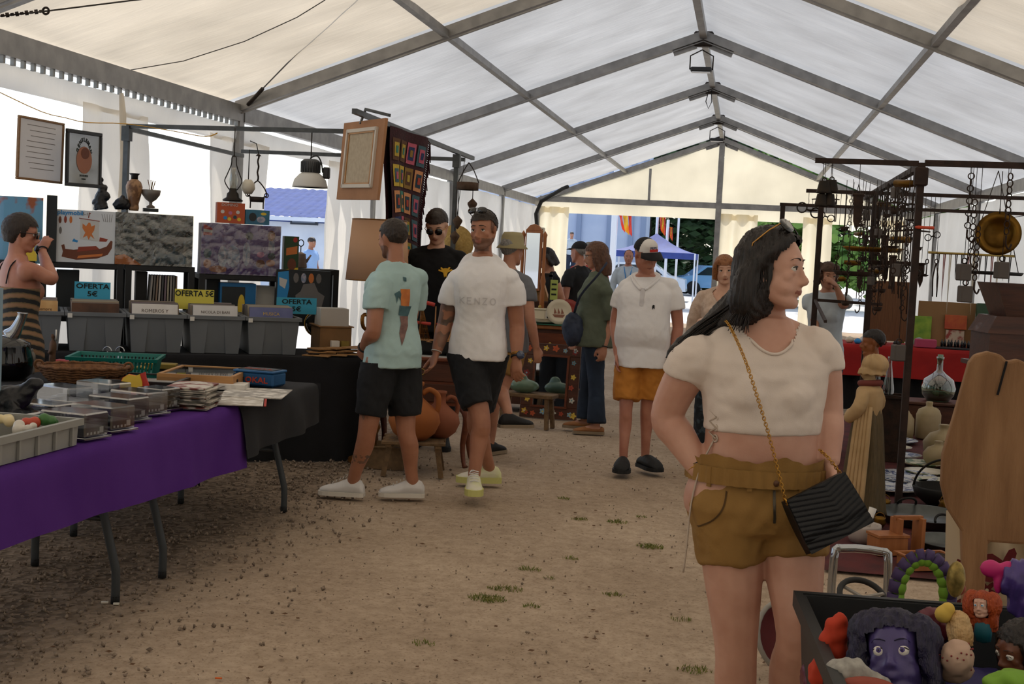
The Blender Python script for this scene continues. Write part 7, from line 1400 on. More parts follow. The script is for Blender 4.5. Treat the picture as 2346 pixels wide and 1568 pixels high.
q = AT(1232, 610, 13.1); T = thing('mantel_clock', 'pale wooden mantel clock with round brass face', 'clock', (q.x, 13.1, 1.10)); MB().prism([(-.14, 0), (-.12, .05), (-.08, .16), (-.03, .25), (.03, .25), (.08, .16), (.12, .05), (.14, 0)], (0, .05, .0), (1, 0, 0), (0, 0, 1), .10).build('case', 'pine', T); MB().torus((0, -.055, .15), .055, .008, (0, 1, 0)).build('bezel', 'brass_dull', T); MB().cyl((0, -.052, .15), (0, -.056, .15), .05).build('dial', 'china_cream', T)
MB().box((q.x, 13.1, .99), (.34, .2, .22), bev=.01).build('wooden_chest', 'walnut', None, 'walnut box under the mantel clock', 'chest')
# flower-painted mirror leaning in front
T = thing('painted_mirror', 'wall mirror in dark frame painted with colourful flowers', 'mirror', (-1.77, 12.36, 0.0), rot=(-6, 0, -4)); w, h, fw = .56, .72, .115
for c, s in (((0, 0, fw/2), (w, .03, fw)), ((0, 0, h-fw/2), (w, .03, fw)), ((-w/2+fw/2, 0, h/2), (fw, .03, h-2*fw)), ((w/2-fw/2, 0, h/2), (fw, .03, h-2*fw))): MB().box(c, s, bev=.004).build('frame_bar', 'walnut', T)
MB().box((0, .004, h/2), (w-2*fw+.01, .008, h-2*fw+.01)).build('glass', 'mirror_silver', T)
for c, s in (((0, -.018, fw), (w-2*fw+.03, .012, .02)), ((0, -.018, h-fw), (w-2*fw+.03, .012, .02)), ((-w/2+fw, -.018, h/2), (.02, .012, h-2*fw)), ((w/2-fw, -.018, h/2), (.02, .012, h-2*fw))): MB().box(c, s).build('inner_bead', 'mahogany', T)
fl = ['#c9a23a', '#b4532c', '#7f9fae', '#c2c0b4', '#a8452c', '#d0b24a', '#5f8a94', '#7a2a26']; r2 = random.Random(12)
for i, c in enumerate(fl): M('petal_%d' % i, c, .7)
k = 0
for side in range(4):
    for i in range(6):
        t = (i+.5)/6; x, z = [(-w/2+w*t, fw*.5), (-w/2+w*t, h-fw*.5), (-w/2+fw*.5, h*t), (w/2-fw*.5, h*t)][side]; x += r2.uniform(-.015, .015); z += r2.uniform(-.015, .015); r_ = r2.uniform(.018, .03); mb = MB(); pts = []
        for a in range(20): th = a*2*pi/20; pts.append((r_*(1+.28*cos(5*th))*cos(th), r_*(1+.28*cos(5*th))*sin(th)))
        mb.prism(pts, (x, -.0155, z), (1, 0, 0), (0, 0, 1), .0015); o = mb.build('painted_flower', 'petal_%d' % (k % 8), T); MB().prism(ell(0, 0, r_*.3, r_*.3, 8), (x, -.0172, z), (1, 0, 0), (0, 0, 1), .001).build('flower_eye', 'petal_%d' % ((k+3) % 8), o); k += 1
T = thing('rustic_bench', 'low rough wooden bench in front of the painted mirror', 'bench', (-1.86, 11.66, 0), -10); MB().box((0, 0, .295), (.52, .20, .035), bev=.006).build('seat', 'rough_wood', T)
for sx in (-1, 1):
    for sy in (-1, 1): MB().bar((sx*.20, sy*.06, .285), (sx*.22, sy*.09, 0), .035, .035).build('leg', 'rough_wood', T)
clear_mat('green_glass', (.42, .62, .48), .25, .06); mb = MB(); mb.ball((0, 0, .06), (.14, .08, .065), 16, 10); mb.ball((-.03, 0, .12), (.06, .05, .06), 12, 8); link('glass_ornament', remesh(mb, .01, 3), M('pale_green_glass', '#6f8a74', .15, trans=.3), None, 'pale green glass ornament lying on the low bench', 'ornament', loc=(-1.90, 11.66, .314))
# hanging scale pendant and straw hat
q = AT(1075, 378, 11.75); T = thing('hanging_lamp_cluster', 'rusty triple lantern hanging from the stall bar end', 'lantern', q+V((0, -.02, 0)))
M('rust_iron', '#5b4a3c', .8, .4, col2='#4a3527', scale=18, bump=.2); MB().tube(smoothpts([(0, 0, .02), (-.04, 0, -.05), (-.09, 0, -.16)], 3), .005, 6).build('bail', 'dark_iron', T); MB().tube(smoothpts([(0, 0, .02), (.05, 0, -.05), (.10, 0, -.16)], 3), .005, 6).build('bail', 'dark_iron', T); MB().lathe([(.10, -.23), (.10, -.16), (.09, -.16), (.09, -.23)], 18).build('crown_band', 'rust_iron', T)
for i, (x, z) in enumerate(((.05, -.36), (-.08, -.52), (-.10, -.66))):
    MB().tube([(x, 0, -.2), (x, 0, z+.05)], .004, 5).build('chain', 'dark_iron', T); MB().lathe([(0, -.07), (.012, -.06), (.045, 0), (.045, .015), (.02, .04), (0, .06)], 14, c=(x, 0, z)).build('pendant', 'rust_iron', T)
M('straw', '#b5975a', .9, col2='#a0834a', scale=50, bump=.4, bscale=100); q = AT(1040, 560, 11.9); T = thing('straw_hat', 'straw sun hat hanging behind the black sweatshirt', 'hat', q, rot=(80, 0, 0)); MB().lathe([(0, .09), (.06, .085), (.085, .05), (.09, 0), (.18, -.01), (.185, -.004), (.09, .008), (0, .02)], 28).build('hat', 'straw', T); MB().tube([(0, .17, 0), (0, q.z*0+.0+(2.45-q.z), -.15)], .003, 5).build('cord', 'black_rubber', T)
bh = [o for o in bpy.data.objects if o.get('label', '').startswith('man in bucket hat')][0]; mb = MB(); mb.lathe([(0, 1.785), (.07, 1.78), (.086, 1.75), (.094, 1.69), (.125, 1.655), (.123, 1.65), (.09, 1.68), (.082, 1.69)], 26, c=(0, .01, 0)); mb.build('bucket_hat', M('hat_khaki', '#9a8f6c', .9), bh)
T = thing('wooden_shelf', 'wooden plate rack behind the white T-shirt shoulder', 'rack', (-2.78, 12.95, 0), 0)
for sx in (-1, 1): MB().box((sx*.14, 0, .85), (.035, .2, 1.7)).build('side', 'honey_wood', T)
for z in (.5, .9, 1.3, 1.65): MB().box((0, 0, z), (.28, .2, .025)).build('shelf_plank', 'honey_wood', T)
# ================================================================ iron and pottery stall on the right
M('rust_pole', '#3a2a24', .7, .4, col2='#2b211d', scale=14, bump=.15); M('rust_dark', '#2a1f19', .8, .3, col2='#3d2a1f', scale=20, bump=.3, bscale=50); M('bell_iron', '#24211f', .6, .6, col2='#33291f', scale=16); M('brass_old', '#7d5a1c', .35, .8, col2='#5f4212', scale=6, bump=.15, bscale=30); M('lead_grey', '#5b5450', .7, .3); M('orange_plastic', '#c4472a', .5)
F = thing('hanging_rack', 'rusty square-tube frame carrying the hanging ironware', 'frame', (0, 0, 0))
for a, b, w in (((.42, 9.0, 2.285), (1.08, 8.96, 2.285), .034), ((1.12, 8.96, 2.29), (2.6, 8.96, 2.30), .04), ((1.10, 9.0, 2.27), (1.10, 13.0, 2.26), .04), ((.47, 11.3, 2.21), (2.7, 11.3, 2.22), .03), ((.30, 13.0, 2.165), (3.2, 13.0, 2.17), .03), ((.60, 11.3, 1.30), (1.15, 11.3, 1.29), .025), ((.58, 9.4, 1.2), (.60, 11.3, 1.3), .02)): MB().bar(a, b, w).build('bar', 'rust_pole', F)
for x, y, h in ((1.10, 8.96, 2.29), (.60, 11.3, 2.2), (.97, 10.6, 1.42), (2.62, 8.96, 2.3), (1.10, 12.0, 2.27), (2.6, 11.3, 2.22), (3.15, 13, 2.17), (.33, 13.0, 2.165)): MB().box((x, y, h/2), (.045, .045, h)).build('post', 'rust_pole', F)
MB().box((1.10, 8.96, 2.20), (.085, .085, .12), bev=.008).build('corner_sleeve', 'rust_pole', F)
# -- kinds of hanging ironware (built once, copied)
def proto(nm, parts):
    T = bpy.data.objects.new(nm, None); COL.objects.link(T); T.empty_display_size = .05
    for n_, mb_, m_ in parts: mb_.build(n_, m_, T)
    return T
def wire_mb(l=.1): return MB().tube([(0, 0, 0), (.003, 0, -l*.5), (0, 0, -l)], .002, 5)
PR = {}
PR['cow_bell'] = lambda: proto('cow_bell', [('wire', wire_mb(.04), 'dark_iron'), ('bell', MB().lathe([(.03, -.045), (.032, -.05), (.045, -.11), (.05, -.125), (.046, -.125), (.03, -.06), (0, -.055)], 14, sq=(1, .7)), 'bell_iron'), ('loop', MB().torus((0, 0, -.04), .014, .004, (0, 1, 0), 12, 5), 'bell_iron')])
PR['fire_tongs'] = lambda: proto('fire_tongs', [('ring', MB().torus((0, 0, -.02), .02, .004, (0, 1, 0), 12, 5), 'rust_dark'), ('arm', MB().tube([(-.005, 0, -.04), (-.03, 0, -.16), (-.02, 0, -.34)], .006, 6), 'rust_dark'), ('arm', MB().tube([(.005, 0, -.04), (.03, 0, -.16), (.03, 0, -.34)], .006, 6), 'rust_dark')])
PR['iron_ladle'] = lambda: proto('iron_ladle', [('handle', MB().tube([(0, 0, 0), (.01, 0, -.03), (0, 0, -.05), (0, 0, -.28)], .005, 6), 'rust_dark'), ('cup', MB().lathe([(0, -.32), (.03, -.315), (.042, -.28), (.039, -.28), (.027, -.31), (0, -.315)], 14), 'rust_dark')])
PR['door_hinge'] = lambda: proto('door_hinge', [('wire', wire_mb(.06), 'dark_iron'), ('strap', MB().prism([(-.03, 0), (.03, 0), (.022, -.16), (.0, -.22), (-.022, -.16)], (0, 0, -.05), (1, 0, 0), (0, 0, 1), .006), 'rust_dark'), ('barrel', MB().cyl((-.035, 0, -.05), (.035, 0, -.05), .010, n=10), 'rust_dark')])
PR['frying_pan'] = lambda: proto('frying_pan', [('handle', MB().tube([(0, 0, 0), (0, 0, -.17)], .007, 6), 'rust_dark'), ('pan', (lambda m: (setattr(m, 'X', Matrix.Translation((0, 0, -.24))@Euler((rad(90), 0, 0)).to_matrix().to_4x4()), m.lathe([(0, 0), (.06, 0), (.075, .025), (.072, .025), (.058, .004), (0, .004)], 20))[1])(MB()), 'rust_dark')])
PR['horse_bit'] = lambda: proto('horse_bit', [('ring', MB().torus((-.04, 0, -.06), .032, .005, (0, 1, 0), 16, 5), 'bell_iron'), ('ring', MB().torus((.05, 0, -.09), .032, .005, (0, 1, 0), 16, 5), 'bell_iron'), ('bar', MB().tube([(-.01, 0, -.07), (.02, 0, -.08)], .007, 6), 'bell_iron'), ('wire', wire_mb(.04), 'dark_iron')])
PR['old_key'] = lambda: proto('old_key', [('bow', MB().torus((0, 0, -.025), .02, .005, (0, 1, 0), 12, 5), 'rust_dark'), ('shank', MB().tube([(0, 0, -.045), (0, 0, -.16)], .005, 6), 'rust_dark'), ('bit', MB().box((.016, 0, -.148), (.03, .005, .024)), 'rust_dark')])
PR['trap_chain'] = lambda: proto('trap_chain', [('link', (lambda m: [m.torus((0, 0, -.025-.04*i), .02, .004, ((1, 0, 0) if i % 2 else (0, 1, 0)), 12, 5, sq=1) for i in range(9)] and m)(MB()), 'rust_dark'), ('hook', MB().tube(smoothpts([(0, 0, -.37), (.0, 0, -.42), (.03, 0, -.45), (.05, 0, -.42)], 3), .006, 6), 'rust_dark')])
PR['hand_shears'] = lambda: proto('hand_shears', [('bow', MB().torus((0, 0, -.03), .028, .005, (0, 1, 0), 14, 5), 'rust_dark'), ('blade', MB().prism([(-.004, 0), (.014, 0), (.022, -.12), (.0, -.20)], (-.01, 0, -.055), (1, 0, 0), (0, 0, 1), .005), 'rust_dark'), ('blade', MB().prism([(.004, 0), (-.014, 0), (-.022, -.12), (.0, -.20)], (.012, .006, -.055), (1, 0, 0), (0, 0, 1), -.005), 'rust_dark')])
PR['brass_scoop'] = lambda: proto('brass_scoop', [('wire', wire_mb(.05), 'dark_iron'), ('scoop', MB().loft([MB().ring((-.09, 0, -.08), .012, .02, (1, 0, 0), n=12), MB().ring((-.02, 0, -.085), .035, .03, (1, 0, 0), n=12), MB().ring((.09, 0, -.08), .045, .03, (1, 0, 0), n=12)]), 'brass_old')])
PR['iron_block'] = lambda: proto('iron_block', [('ring', MB().torus((0, 0, -.02), .016, .004, (0, 1, 0), 12, 5), 'dark_iron'), ('weight', MB().box((0, 0, -.085), (.07, .06, .095), bev=.006), 'lead_grey')])
PR['scale_beam'] = lambda: proto('scale_beam', [('wire', wire_mb(.05), 'dark_iron'), ('beam', MB().tube([(-.14, 0, -.06), (0, 0, -.05), (.16, 0, -.065)], [.006, .01, .006], 6), 'rust_dark'), ('pan', MB().lathe([(0, 0), (.045, .006), (.06, .02), (.058, .021), (.04, .01), (0, .005)], 16, c=(.14, 0, -.20)), 'rust_dark'), ('chain', MB().tube([(.15, 0, -.065), (.14, 0, -.19)], .003, 4), 'dark_iron')])
KN = list(PR); CACHE = {}
desc = {'cow_bell': 'dark iron cow bell', 'fire_tongs': 'rusty fire tongs', 'iron_ladle': 'rusty iron ladle', 'door_hinge': 'rusty strap hinge', 'frying_pan': 'rusty long-handled pan', 'horse_bit': 'dark horse bit with rings', 'old_key': 'old iron key', 'trap_chain': 'rusty chain with hook', 'hand_shears': 'old iron shears', 'brass_scoop': 'tarnished brass scoop', 'iron_block': 'grey lead weight', 'scale_beam': 'rusty balance beam'}
def hang(kind, p, rz, sc=1.0, lab=None, to=None, grp='hanging ironware'):
    if kind not in CACHE: CACHE[kind] = PR[kind](); o = CACHE[kind]; first = True
    else: o = tree_copy(CACHE[kind])
    o.location = p; o.rotation_euler = (0, 0, rad(rz)); o.scale = (sc, sc, sc); tag(o, lab or (desc[kind]+' in the hanging tangle of tools'), desc[kind].split()[-1] if kind != 'old_key' else 'key', grp)
    if to is not None and to-p[2] > .015: MB().tube([(0, 0, -.005), (0, 0, (to-p[2])/sc)], .0022/sc, 5).build('hanging_wire', 'dark_iron', o)
    return o
r2 = random.Random(31)
for i, (px, py, k, lab) in enumerate(((1890, 398, 'cow_bell', 'upper tilted cow bell under the frame end'), (1907, 396, 'cow_bell', 'upper upright cow bell under the frame end'), (1884, 428, 'cow_bell', 'lower cow bell, one nearer the gable post'), (1903, 428, 'cow_bell', 'lower cow bell, one nearer the tool tangle'))):
    p = AT(px, py, 9.0+.03*(i % 2)); hang(k, p, 15*i, 1.05, lab, 2.27)
for px, py, Y, k, s, lab in ((1853, 455, 11.3, 'horse_bit', 1.3, 'ring-topped iron figure hanging left of the bells'), (1893, 478, 11.3, 'horse_bit', .9, 'small iron ring ornament below the bells'), (1968, 428, 9.0, 'door_hinge', 1.1, 'narrow iron plate hanging on a straight wire')): p = AT(px, py, Y); hang(k, p, 10, s, lab, 2.27 if Y < 10 else 2.2)
n = 0
for i in range(124):   # the tangle below the receding bar and on the rear bars
    k = KN[(i*5+i//7) % 9] if i % 6 else KN[9+(i//6) % 3]
    if k == 'cow_bell': k = 'old_key'
    if i < 84: y = 9.25+(i % 28)*.13; z = 2.245-(i//28)*.27-.12*r2.random(); x = 1.10+r2.uniform(-.07, .07)
    elif i < 108: x = .64+(i-84)*.04; y = 11.3+r2.uniform(-.03, .03); z = 2.19-r2.choice((0, .25, .5))
    else: x = .72+(i-108)*.035; y = 10.2+r2.uniform(-.3, .3); z = 1.95-r2.choice((0, .22, .4))
    hang(k, V((x, y, z)), r2.uniform(0, 360), r2.uniform(.65, 1.0), to=2.25 if i < 84 else (2.2 if i < 108 else 2.24))
for i, (z, x0, x1, m) in enumerate(((1.52, .66, 1.02, 'rust_dark'), (1.72, .72, 1.3, 'brass_old'), (1.62, .95, 1.45, 'rust_dark'))):
    q = V(((x0+x1)/2, 10.6+.3*i, z)); T = thing('scale_tray', ['long dark balance tray hanging among the tools', 'tarnished brass tray hanging among the tools', 'wide rusty scale pan hanging among the tools'][i], 'tray', q, 8*i); MB().lathe([(0, 0), (.16, 0), (.2, .035), (.195, .037), (.15, .008), (0, .008)], 24, sq=((x1-x0)*2.2, .5)).build('tray', m, T)
    for s in (-1, 1): MB().tube([(s*.15, 0, .03), (0, 0, 2.24-z)], .003, 5).build('suspension_wire', 'dark_iron', T)
for i in range(3): hang('trap_chain', AT(2226+8*i, 395+60*i, 8.96), 20*i, 1.0, ['chain with long links left of the brass basin', 'middle chain of the steelyard by the basin', 'lower chain holding a lead weight'][i], 2.28)
hang('trap_chain', AT(2316, 395, 8.93), 40, 1.1, 'chain hanging in front of the brass basin', 2.28)
for px, py, lab in ((2210, 590, 'big lead weight under the steelyard chain'), (2297, 585, 'lead weight under the brass basin'), (2213, 640, 'dark lead weight lowest on the chain'), (2060, 775, 'lead weight hanging low before the red cloth')): hang('iron_block', AT(px, py, 8.95), 20, 1.15, lab, 2.28)
T = thing('screwdriver', 'orange-handled screwdriver pushed through the frame post', 'tool', AT(2104, 521, 8.93), 0); MB().tube([(-.02, 0, 0), (.0, 0, 0), (.05, 0, 0), (.09, 0, 0), (.10, 0, 0)], [.008, .012, .010, .012, .008], 10).build('handle', 'orange_plastic', T); MB().cyl((-.07, .0, 0), (-.02, 0, 0), .004).build('shaft', 'chrome', T)
q = AT(2287, 536, 9.02); T = thing('brass_basin', 'large round brass basin hanging on edge', 'basin', q, rot=(82, 0, -10)); MB().lathe([(0, -.05), (.085, -.05), (.098, -.04), (.10, 0), (.142, .006), (.144, .012), (.097, .006), (.088, -.035), (0, -.042)], 40).build('basin', 'brass_old', T); MB().torus((0, .150, 0), .016, .004, (1, 0, 0)).build('ring', 'dark_iron', T); MB().tube([(0, .165, 0), (0, 2.28-q.z, -.06)], .003, 5).build('hanging_wire', 'dark_iron', T)
q = AT(2270, 630, 9.4); T = thing('iron_griddle', 'black oval griddle hanging under the brass basin', 'griddle', q); MB().lathe([(0, 0), (.20, 0), (.215, .02), (.21, .024), (.19, .008), (0, .008)], 26, sq=(1, .5)).build('plate', 'case_black', T); MB().tube([(-.18, 0, .01), (0, 0, 2.29-q.z)], .003, 5).build('wire', 'dark_iron', T); MB().tube([(.18, 0, .01), (0, 0, 2.29-q.z)], .003, 5).build('wire', 'dark_iron', T)
# jewellery rails further back
T = thing('jewellery_rail', 'brass rail hung with bead necklaces against the wall', 'rail', (2.25, 13.9, 1.78)); MB().cyl((-.42, 0, 0), (.42, 0, 0), .012).build('rail', 'brass_dull', T)
for i in range(14): MB().tube([(-.38+.058*i, .01, 0), (-.375+.058*i, 0, -.25-.12*(i % 4)), (-.365+.058*i, .01, 0)], .006, 5).build('necklace', ['rust_dark', 'case_black', 'hull_red', 'china_cream'][i % 4], T)
for s in (-1, 1): MB().tube([(s*.38, 0, 0), (s*.38, 0, 2.17-1.78), (s*.38, -.9, 2.17-1.78)], .004, 5).build('hanger', 'dark_iron', T)
# red-covered table with bric-a-brac
M('cloth_red', '#a01c18', .9, col2='#8f1715', scale=4, bump=.12, bscale=150); T = thing('market_table', 'long table under the red cloth at the back right', 'table', (2.0, 15.2, 0)); MB().box((0, 0, .725), (2.2, .8, .04)).build('table_top', 'table_top', T)
for sx in (-1, 1):
    for sy in (-1, 1): MB().tube([(sx*1.0, sy*.34, .71), (sx*1.0, sy*.34, 0)], .016, 8).build('leg', 'plastic_grey_leg', T)
def fn(u, v):
    x = .88+2.25*u; t = v*(.84+.34); 
    if t < .84: return V((x, 15.62-t, .75))
    d = t-.84; return V((x, 14.775-.02*d-.02*sin(x*7)*d/.3, .75-d))
mb = MB(); mb.grid(fn, 70, 24); mb.build('tablecloth', 'cloth_red', None, 'bright red tablecloth on the back table', 'tablecloth')
mb = MB(); mb.grid(lambda u, v: V((.92+2.17*u, 14.86+.03*sin(u*60), .02+.70*v)), 80, 6); mb.build('dark_sheet', 'cloth_black', None, 'black sheet added to darken the space under the red tablecloth', 'cloth'); M('board_tan', '#8a6a44', .8); M('poster_red', '#a03a22', .6, col2='#b8602c', scale=7); M('poster_pale', '#b8a994', .6, col2='#8d3a30', scale=12, contrast=(.5, .6)); M('leaf_green', '#5d8a2a', .7, col2='#8aa83a', scale=10); M('bottle_dark', '#1a1d22', .15); M('box_violet', '#2a2458', .6); M('reed', '#5b3a22', .8, col2='#6d4a2c', scale=8, stretch=(30, 30, 1))  # black sheet is added to darken the cluttered gap below the red cloth
MB().box((0, 0, .25), (.42, .03, .5)).build('reed_screen', 'reed', None, 'brown reed screen behind the hanging tools', 'screen', loc=(1.46, 13.9, .95)); T = [o for o in bpy.data.objects if o.name == 'reed_screen'][0]; T.location.z = .78; T.scale = (1.15, 1, 1.35); T.location.y = 15.35; T.location.x = 1.62
MB().box((0, 0, .25), (.62, .03, .50)).build('backing_board', 'board_tan', None, 'tan display board at the back of the red table', 'board', loc=(2.28, 15.45, .752))
for i, (x, z, w, h, m, lab) in enumerate(((2.38, .95, .24, .16, 'poster_red', 'orange red poster leaning on the tan board'), (2.38, .76, .20, .18, 'poster_pale', 'pale patterned card under the orange poster'), (2.02, .76, .20, .32, 'leaf_green', 'green leafy picture card on the red table'), (1.80, .76, .07, .26, 'leaf_green', 'bright green glass card left of the leafy one'), (2.66, .76, .16, .5, 'box_green', 'tall dark green box at the end of the red table'), (2.85, 1.05, .22, .18, 'box_violet', 'violet cloth bag beyond the green box'))):
    MB().box((0, 0, h/2), (w, .02 if i < 4 else .10, h), bev=.003).build('picture_card' if i < 4 else 'carton', m, None, lab, 'card' if i < 4 else 'box', loc=(x, 15.40 if i < 4 else 15.3, z), rot=(-4, 0, 0))
for i in range(9): MB().lathe([(0, 0), (.014, 0), (.015, .05), (.006, .065), (.006, .08), (0, .08)], 10).build('small_bottle', 'bottle_dark', None, 'small dark bottle in the row on the red cloth', 'bottle', 'row of little bottles', loc=(2.18+.035*i, 14.95+.03*(i % 2), .772))
MB().box((2.36, 14.92, .76), (.52, .2, .018), bev=.004).build('black_tray', 'case_black', None, 'black tray of trinkets on the red cloth', 'tray')
M('trinket_white', '#c9c6c2', .4); M('trinket_pink', '#a83a5c', .6)
for i, (x, y, r_, m, lab) in enumerate(((1.36, 15.0, .06, 'trinket_white', 'white shell on the red cloth'), (1.55, 14.95, .05, 'hull_brown', 'brown ornament on the red cloth'), (1.70, 14.95, .04, 'case_black', 'black trinket on the red cloth'), (1.95, 15.05, .07, 'net_green', 'greenish bowl on the red cloth'), (2.70, 14.95, .05, 'trinket_white', 'white figurine at the tray end'), (1.2, 15.0, .05, 'china_cream', 'cream cup on the red cloth'), (1.28, 14.92, .04, 'ink_blue', 'blue trinket on the red cloth'))):
    mb = MB(); mb.lathe([(0, 0), (r_*.6, 0), (r_, r_*.6), (r_*.7, r_*1.2), (r_*.3, r_*1.4), (0, r_*1.5)], 14); mb.build('trinket', m, None, lab, 'ornament', 'trinkets on the red table', loc=(x, y, .752))
MB().box((2.0, 14.9, .80), (.22, .14, .09), bev=.006).build('trinket_box', 'trinket_pink', None, 'magenta box on the red cloth edge', 'box')
# dark coffer on stand at the frame edge
T = thing('dark_coffer', 'dark wooden coffer with flared lid beyond the wooden board', 'coffer', (2.06, 9.72, 0), 8)
MB().loft([[V((-.42, -.22, 1.18)), V((.42, -.22, 1.18)), V((.42, .22, 1.18)), V((-.42, .22, 1.18))], [V((-.36, -.2, 1.30)), V((.40, -.2, 1.30)), V((.40, .2, 1.30)), V((-.36, .2, 1.30))]], smooth=False).build('plinth', 'walnut', T); MB().loft([[V((-.28, -.18, 1.28)), V((.36, -.18, 1.28)), V((.36, .18, 1.28)), V((-.28, .18, 1.28))], [V((-.38, -.22, 1.53)), V((.42, -.22, 1.53)), V((.42, .22, 1.53)), V((-.38, .22, 1.53))]], smooth=False).build('lid', 'walnut', T)
MB().box((0, 0, 1.08), (.80, .42, .22)).build('chest', 'walnut', T); MB().box((0, 0, .955), (.90, .48, .03)).build('base_board', 'walnut', T); MB().box((0, 0, .47), (.7, .36, .94)).build('stand', 'cloth_black', T)
# rug and crockery on the ground
M('rug_red', '#3d1416', .95, col2='#541a1a', scale=5, bump=.3, bscale=120); mb = MB(); mb.grid(lambda u, v: V((.50+2.2*u+.05*sin(v*9)*(1-u), 6.9+7.6*v, .012+.006*sin(u*14)*sin(v*20))), 40, 70); mb.build('ground_rug', 'rug_red', None, 'dark red blanket spread on the ground under the pottery', 'blanket')
M('china_blue', '#3a4a78', .35, col2='#c6c8cc', scale=28, contrast=(.45, .5)); M('china_leaf', '#4d6a3a', .35, col2='#c6c0a4', scale=16, contrast=(.45, .52))
for i, (x, y, r_, m, lab) in enumerate(((1.30, 11.75, .17, 'china_white', 'white oval dish, furthest of the plates on the rug'), (1.33, 11.25, .17, 'china_white', 'white oval dish, second furthest on the rug'), (1.50, 10.88, .17, 'china_leaf', 'green leaf-painted plate on the rug'), (1.47, 10.42, .17, 'china_leaf', 'pale plate with green fish drawing on the rug'), (1.28, 10.10, .23, 'china_blue', 'large blue and white patterned platter on the rug'), (1.10, 9.66, .25, 'china_white', 'big white platter nearest on the rug'), (1.48, 9.98, .17, 'china_white', 'white square-ish dish beside the blue platter'), (1.0, 10.7, .12, 'china_blue', 'small blue-rimmed bowl partly behind the statue'), (1.42, 12.25, .22, 'china_blue', 'blue patterned tray behind the oval dishes'), (.98, 10.25, .11, 'china_white', 'white side plate behind the statue'))):
    T = thing('ceramic_plate', lab, 'plate', (x, y, .022), 20*i, 'crockery on the red rug'); e = 1.35 if i in (0, 1, 4, 5) else 1.0; MB().lathe([(0, 0), (r_*.62, 0), (r_, .026), (r_*1.0, .031), (r_*.62, .007), (0, .007)], 30, sq=(e, 1)).build('dish', m if m == 'china_white' else m, T)
    MB().lathe([(r_*.70, .0155), (r_*.93, .0305), (r_*.93, .0315), (r_*.70, .0165)], 30, sq=(e, 1)).build('painted_rim', ['china_cream', 'china_blue', 'china_leaf', 'china_cream'][i % 4] if m != 'china_blue' else 'china_blue', T)
M('stoneware', '#a89674', .6, col2='#98865f', scale=6)
def crock(lab, x, y, s, prof, handle=True):
    T = thing('stoneware_jug', lab, 'jug', (x, y, .02), 30, 'stoneware on the red rug'); MB().lathe([(r*s, z*s) for r, z in prof], 22).build('jug_body', 'stoneware', T)
    if handle: MB().tube(smoothpts([(.05*s, 0, .30*s), (.10*s, 0, .29*s), (.11*s, 0, .22*s), (.09*s, 0, .18*s)], 3), .012*s, 8).build('handle', 'stoneware', T)
pr1 = [(0, 0), (.11, 0), (.12, .02), (.12, .24), (.10, .29), (.04, .32), (.03, .33), (.035, .36), (.03, .37), (0, .37)]; pr2 = [(0, 0), (.09, 0), (.16, .08), (.17, .15), (.12, .22), (.05, .25), (.04, .28), (.05, .30), (0, .30)]; pr3 = [(0, 0), (.12, 0), (.125, .12), (.12, .25), (.06, .33), (.05, .35), (0, .35)]
crock('tall cream stoneware jar with small neck', 1.78, 12.7, .95, pr1); crock('cream conical stoneware bottle beside the tall jar', 1.55, 12.6, .75, pr3); crock('grey stoneware jar behind the statue skirt', 1.12, 11.3, .95, pr3, False); crock('rounded cream jug with neck beside the plates', 1.72, 11.3, 1.0, pr2); crock('small rounded cream jug leaning near the board', 1.62, 10.9, .7, pr2)
T = thing('blue_pitcher', 'small slate blue pitcher near the wooden board', 'pitcher', (1.66, 10.45, .02)); MB().lathe([(0, 0), (.05, 0), (.07, .06), (.05, .13), (.045, .17), (0, .17)], 16).build('pitcher_body', M('slate_blue', '#3d4a5c', .4), T); MB().torus((.07, 0, .1), .03, .008, (0, 1, 0)).build('handle', 'slate_blue', T)
# pans, mortar, boxes near the front of the rug
M('pan_steel', '#5d605f', .35, .7, col2='#4a4d4c', scale=8); M('pan_black', '#1b1a19', .6, .4)
def pan(lab, x, y, r_, m, rz=0):
    T = thing('paella_pan', lab, 'pan', (x, y, .022), rz, 'pans on the red rug'); MB().lathe([(0, .002), (r_*.86, .002), (r_, .055), (r_*1.02, .057), (r_*.985, .05), (r_*.84, .010), (0, .010)], 34).build('pan_body', m, T)
    for s in (-1, 1): MB().torus((0, s*r_*1.0, .06), .06, .008, (0, s*.7, .7), a0=0, a1=pi).build('handle', 'pan_black', T)
pan('wide steel paella pan with black handles on the rug', 1.20, 8.42, .30, 'pan_steel', 15); T = thing('cauldron', 'round black cauldron under the paella pan', 'cauldron', (1.42, 9.1, .02)); pan('smaller dark steel pan near the floral cloth', 1.25, 7.62, .22, 'pan_steel', 60); pan('black shallow pan beside the white platter', 1.62, 9.5, .2, 'pan_black', 40)
MB().lathe([(0, 0), (.12, 0), (.2, .06), (.22, .12), (.21, .13), (.18, .07), (0, .03)], 24).build('cauldron_body', 'pan_black', T); MB().torus((0, 0, .12), .21, .008, (0, 1, .3), a0=0, a1=pi).build('handle', 'pan_black', T)
M('marble_white', '#b8aca4', .5, col2='#a89c94', scale=6); T = thing('stone_mortar', 'white stone mortar with white pestle on the rug', 'mortar', (.76, 7.66, .02)); MB().lathe([(0, 0), (.07, 0), (.095, .04), (.1, .09), (.098, .105), (.08, .10), (.06, .05), (0, .04)], 24).build('bowl', 'marble_white', T); MB().tube([(.0, 0, .06), (.03, .0, .14), (.045, 0, .20)], [.028, .02, .022], 12).build('pestle', 'china_white', T)
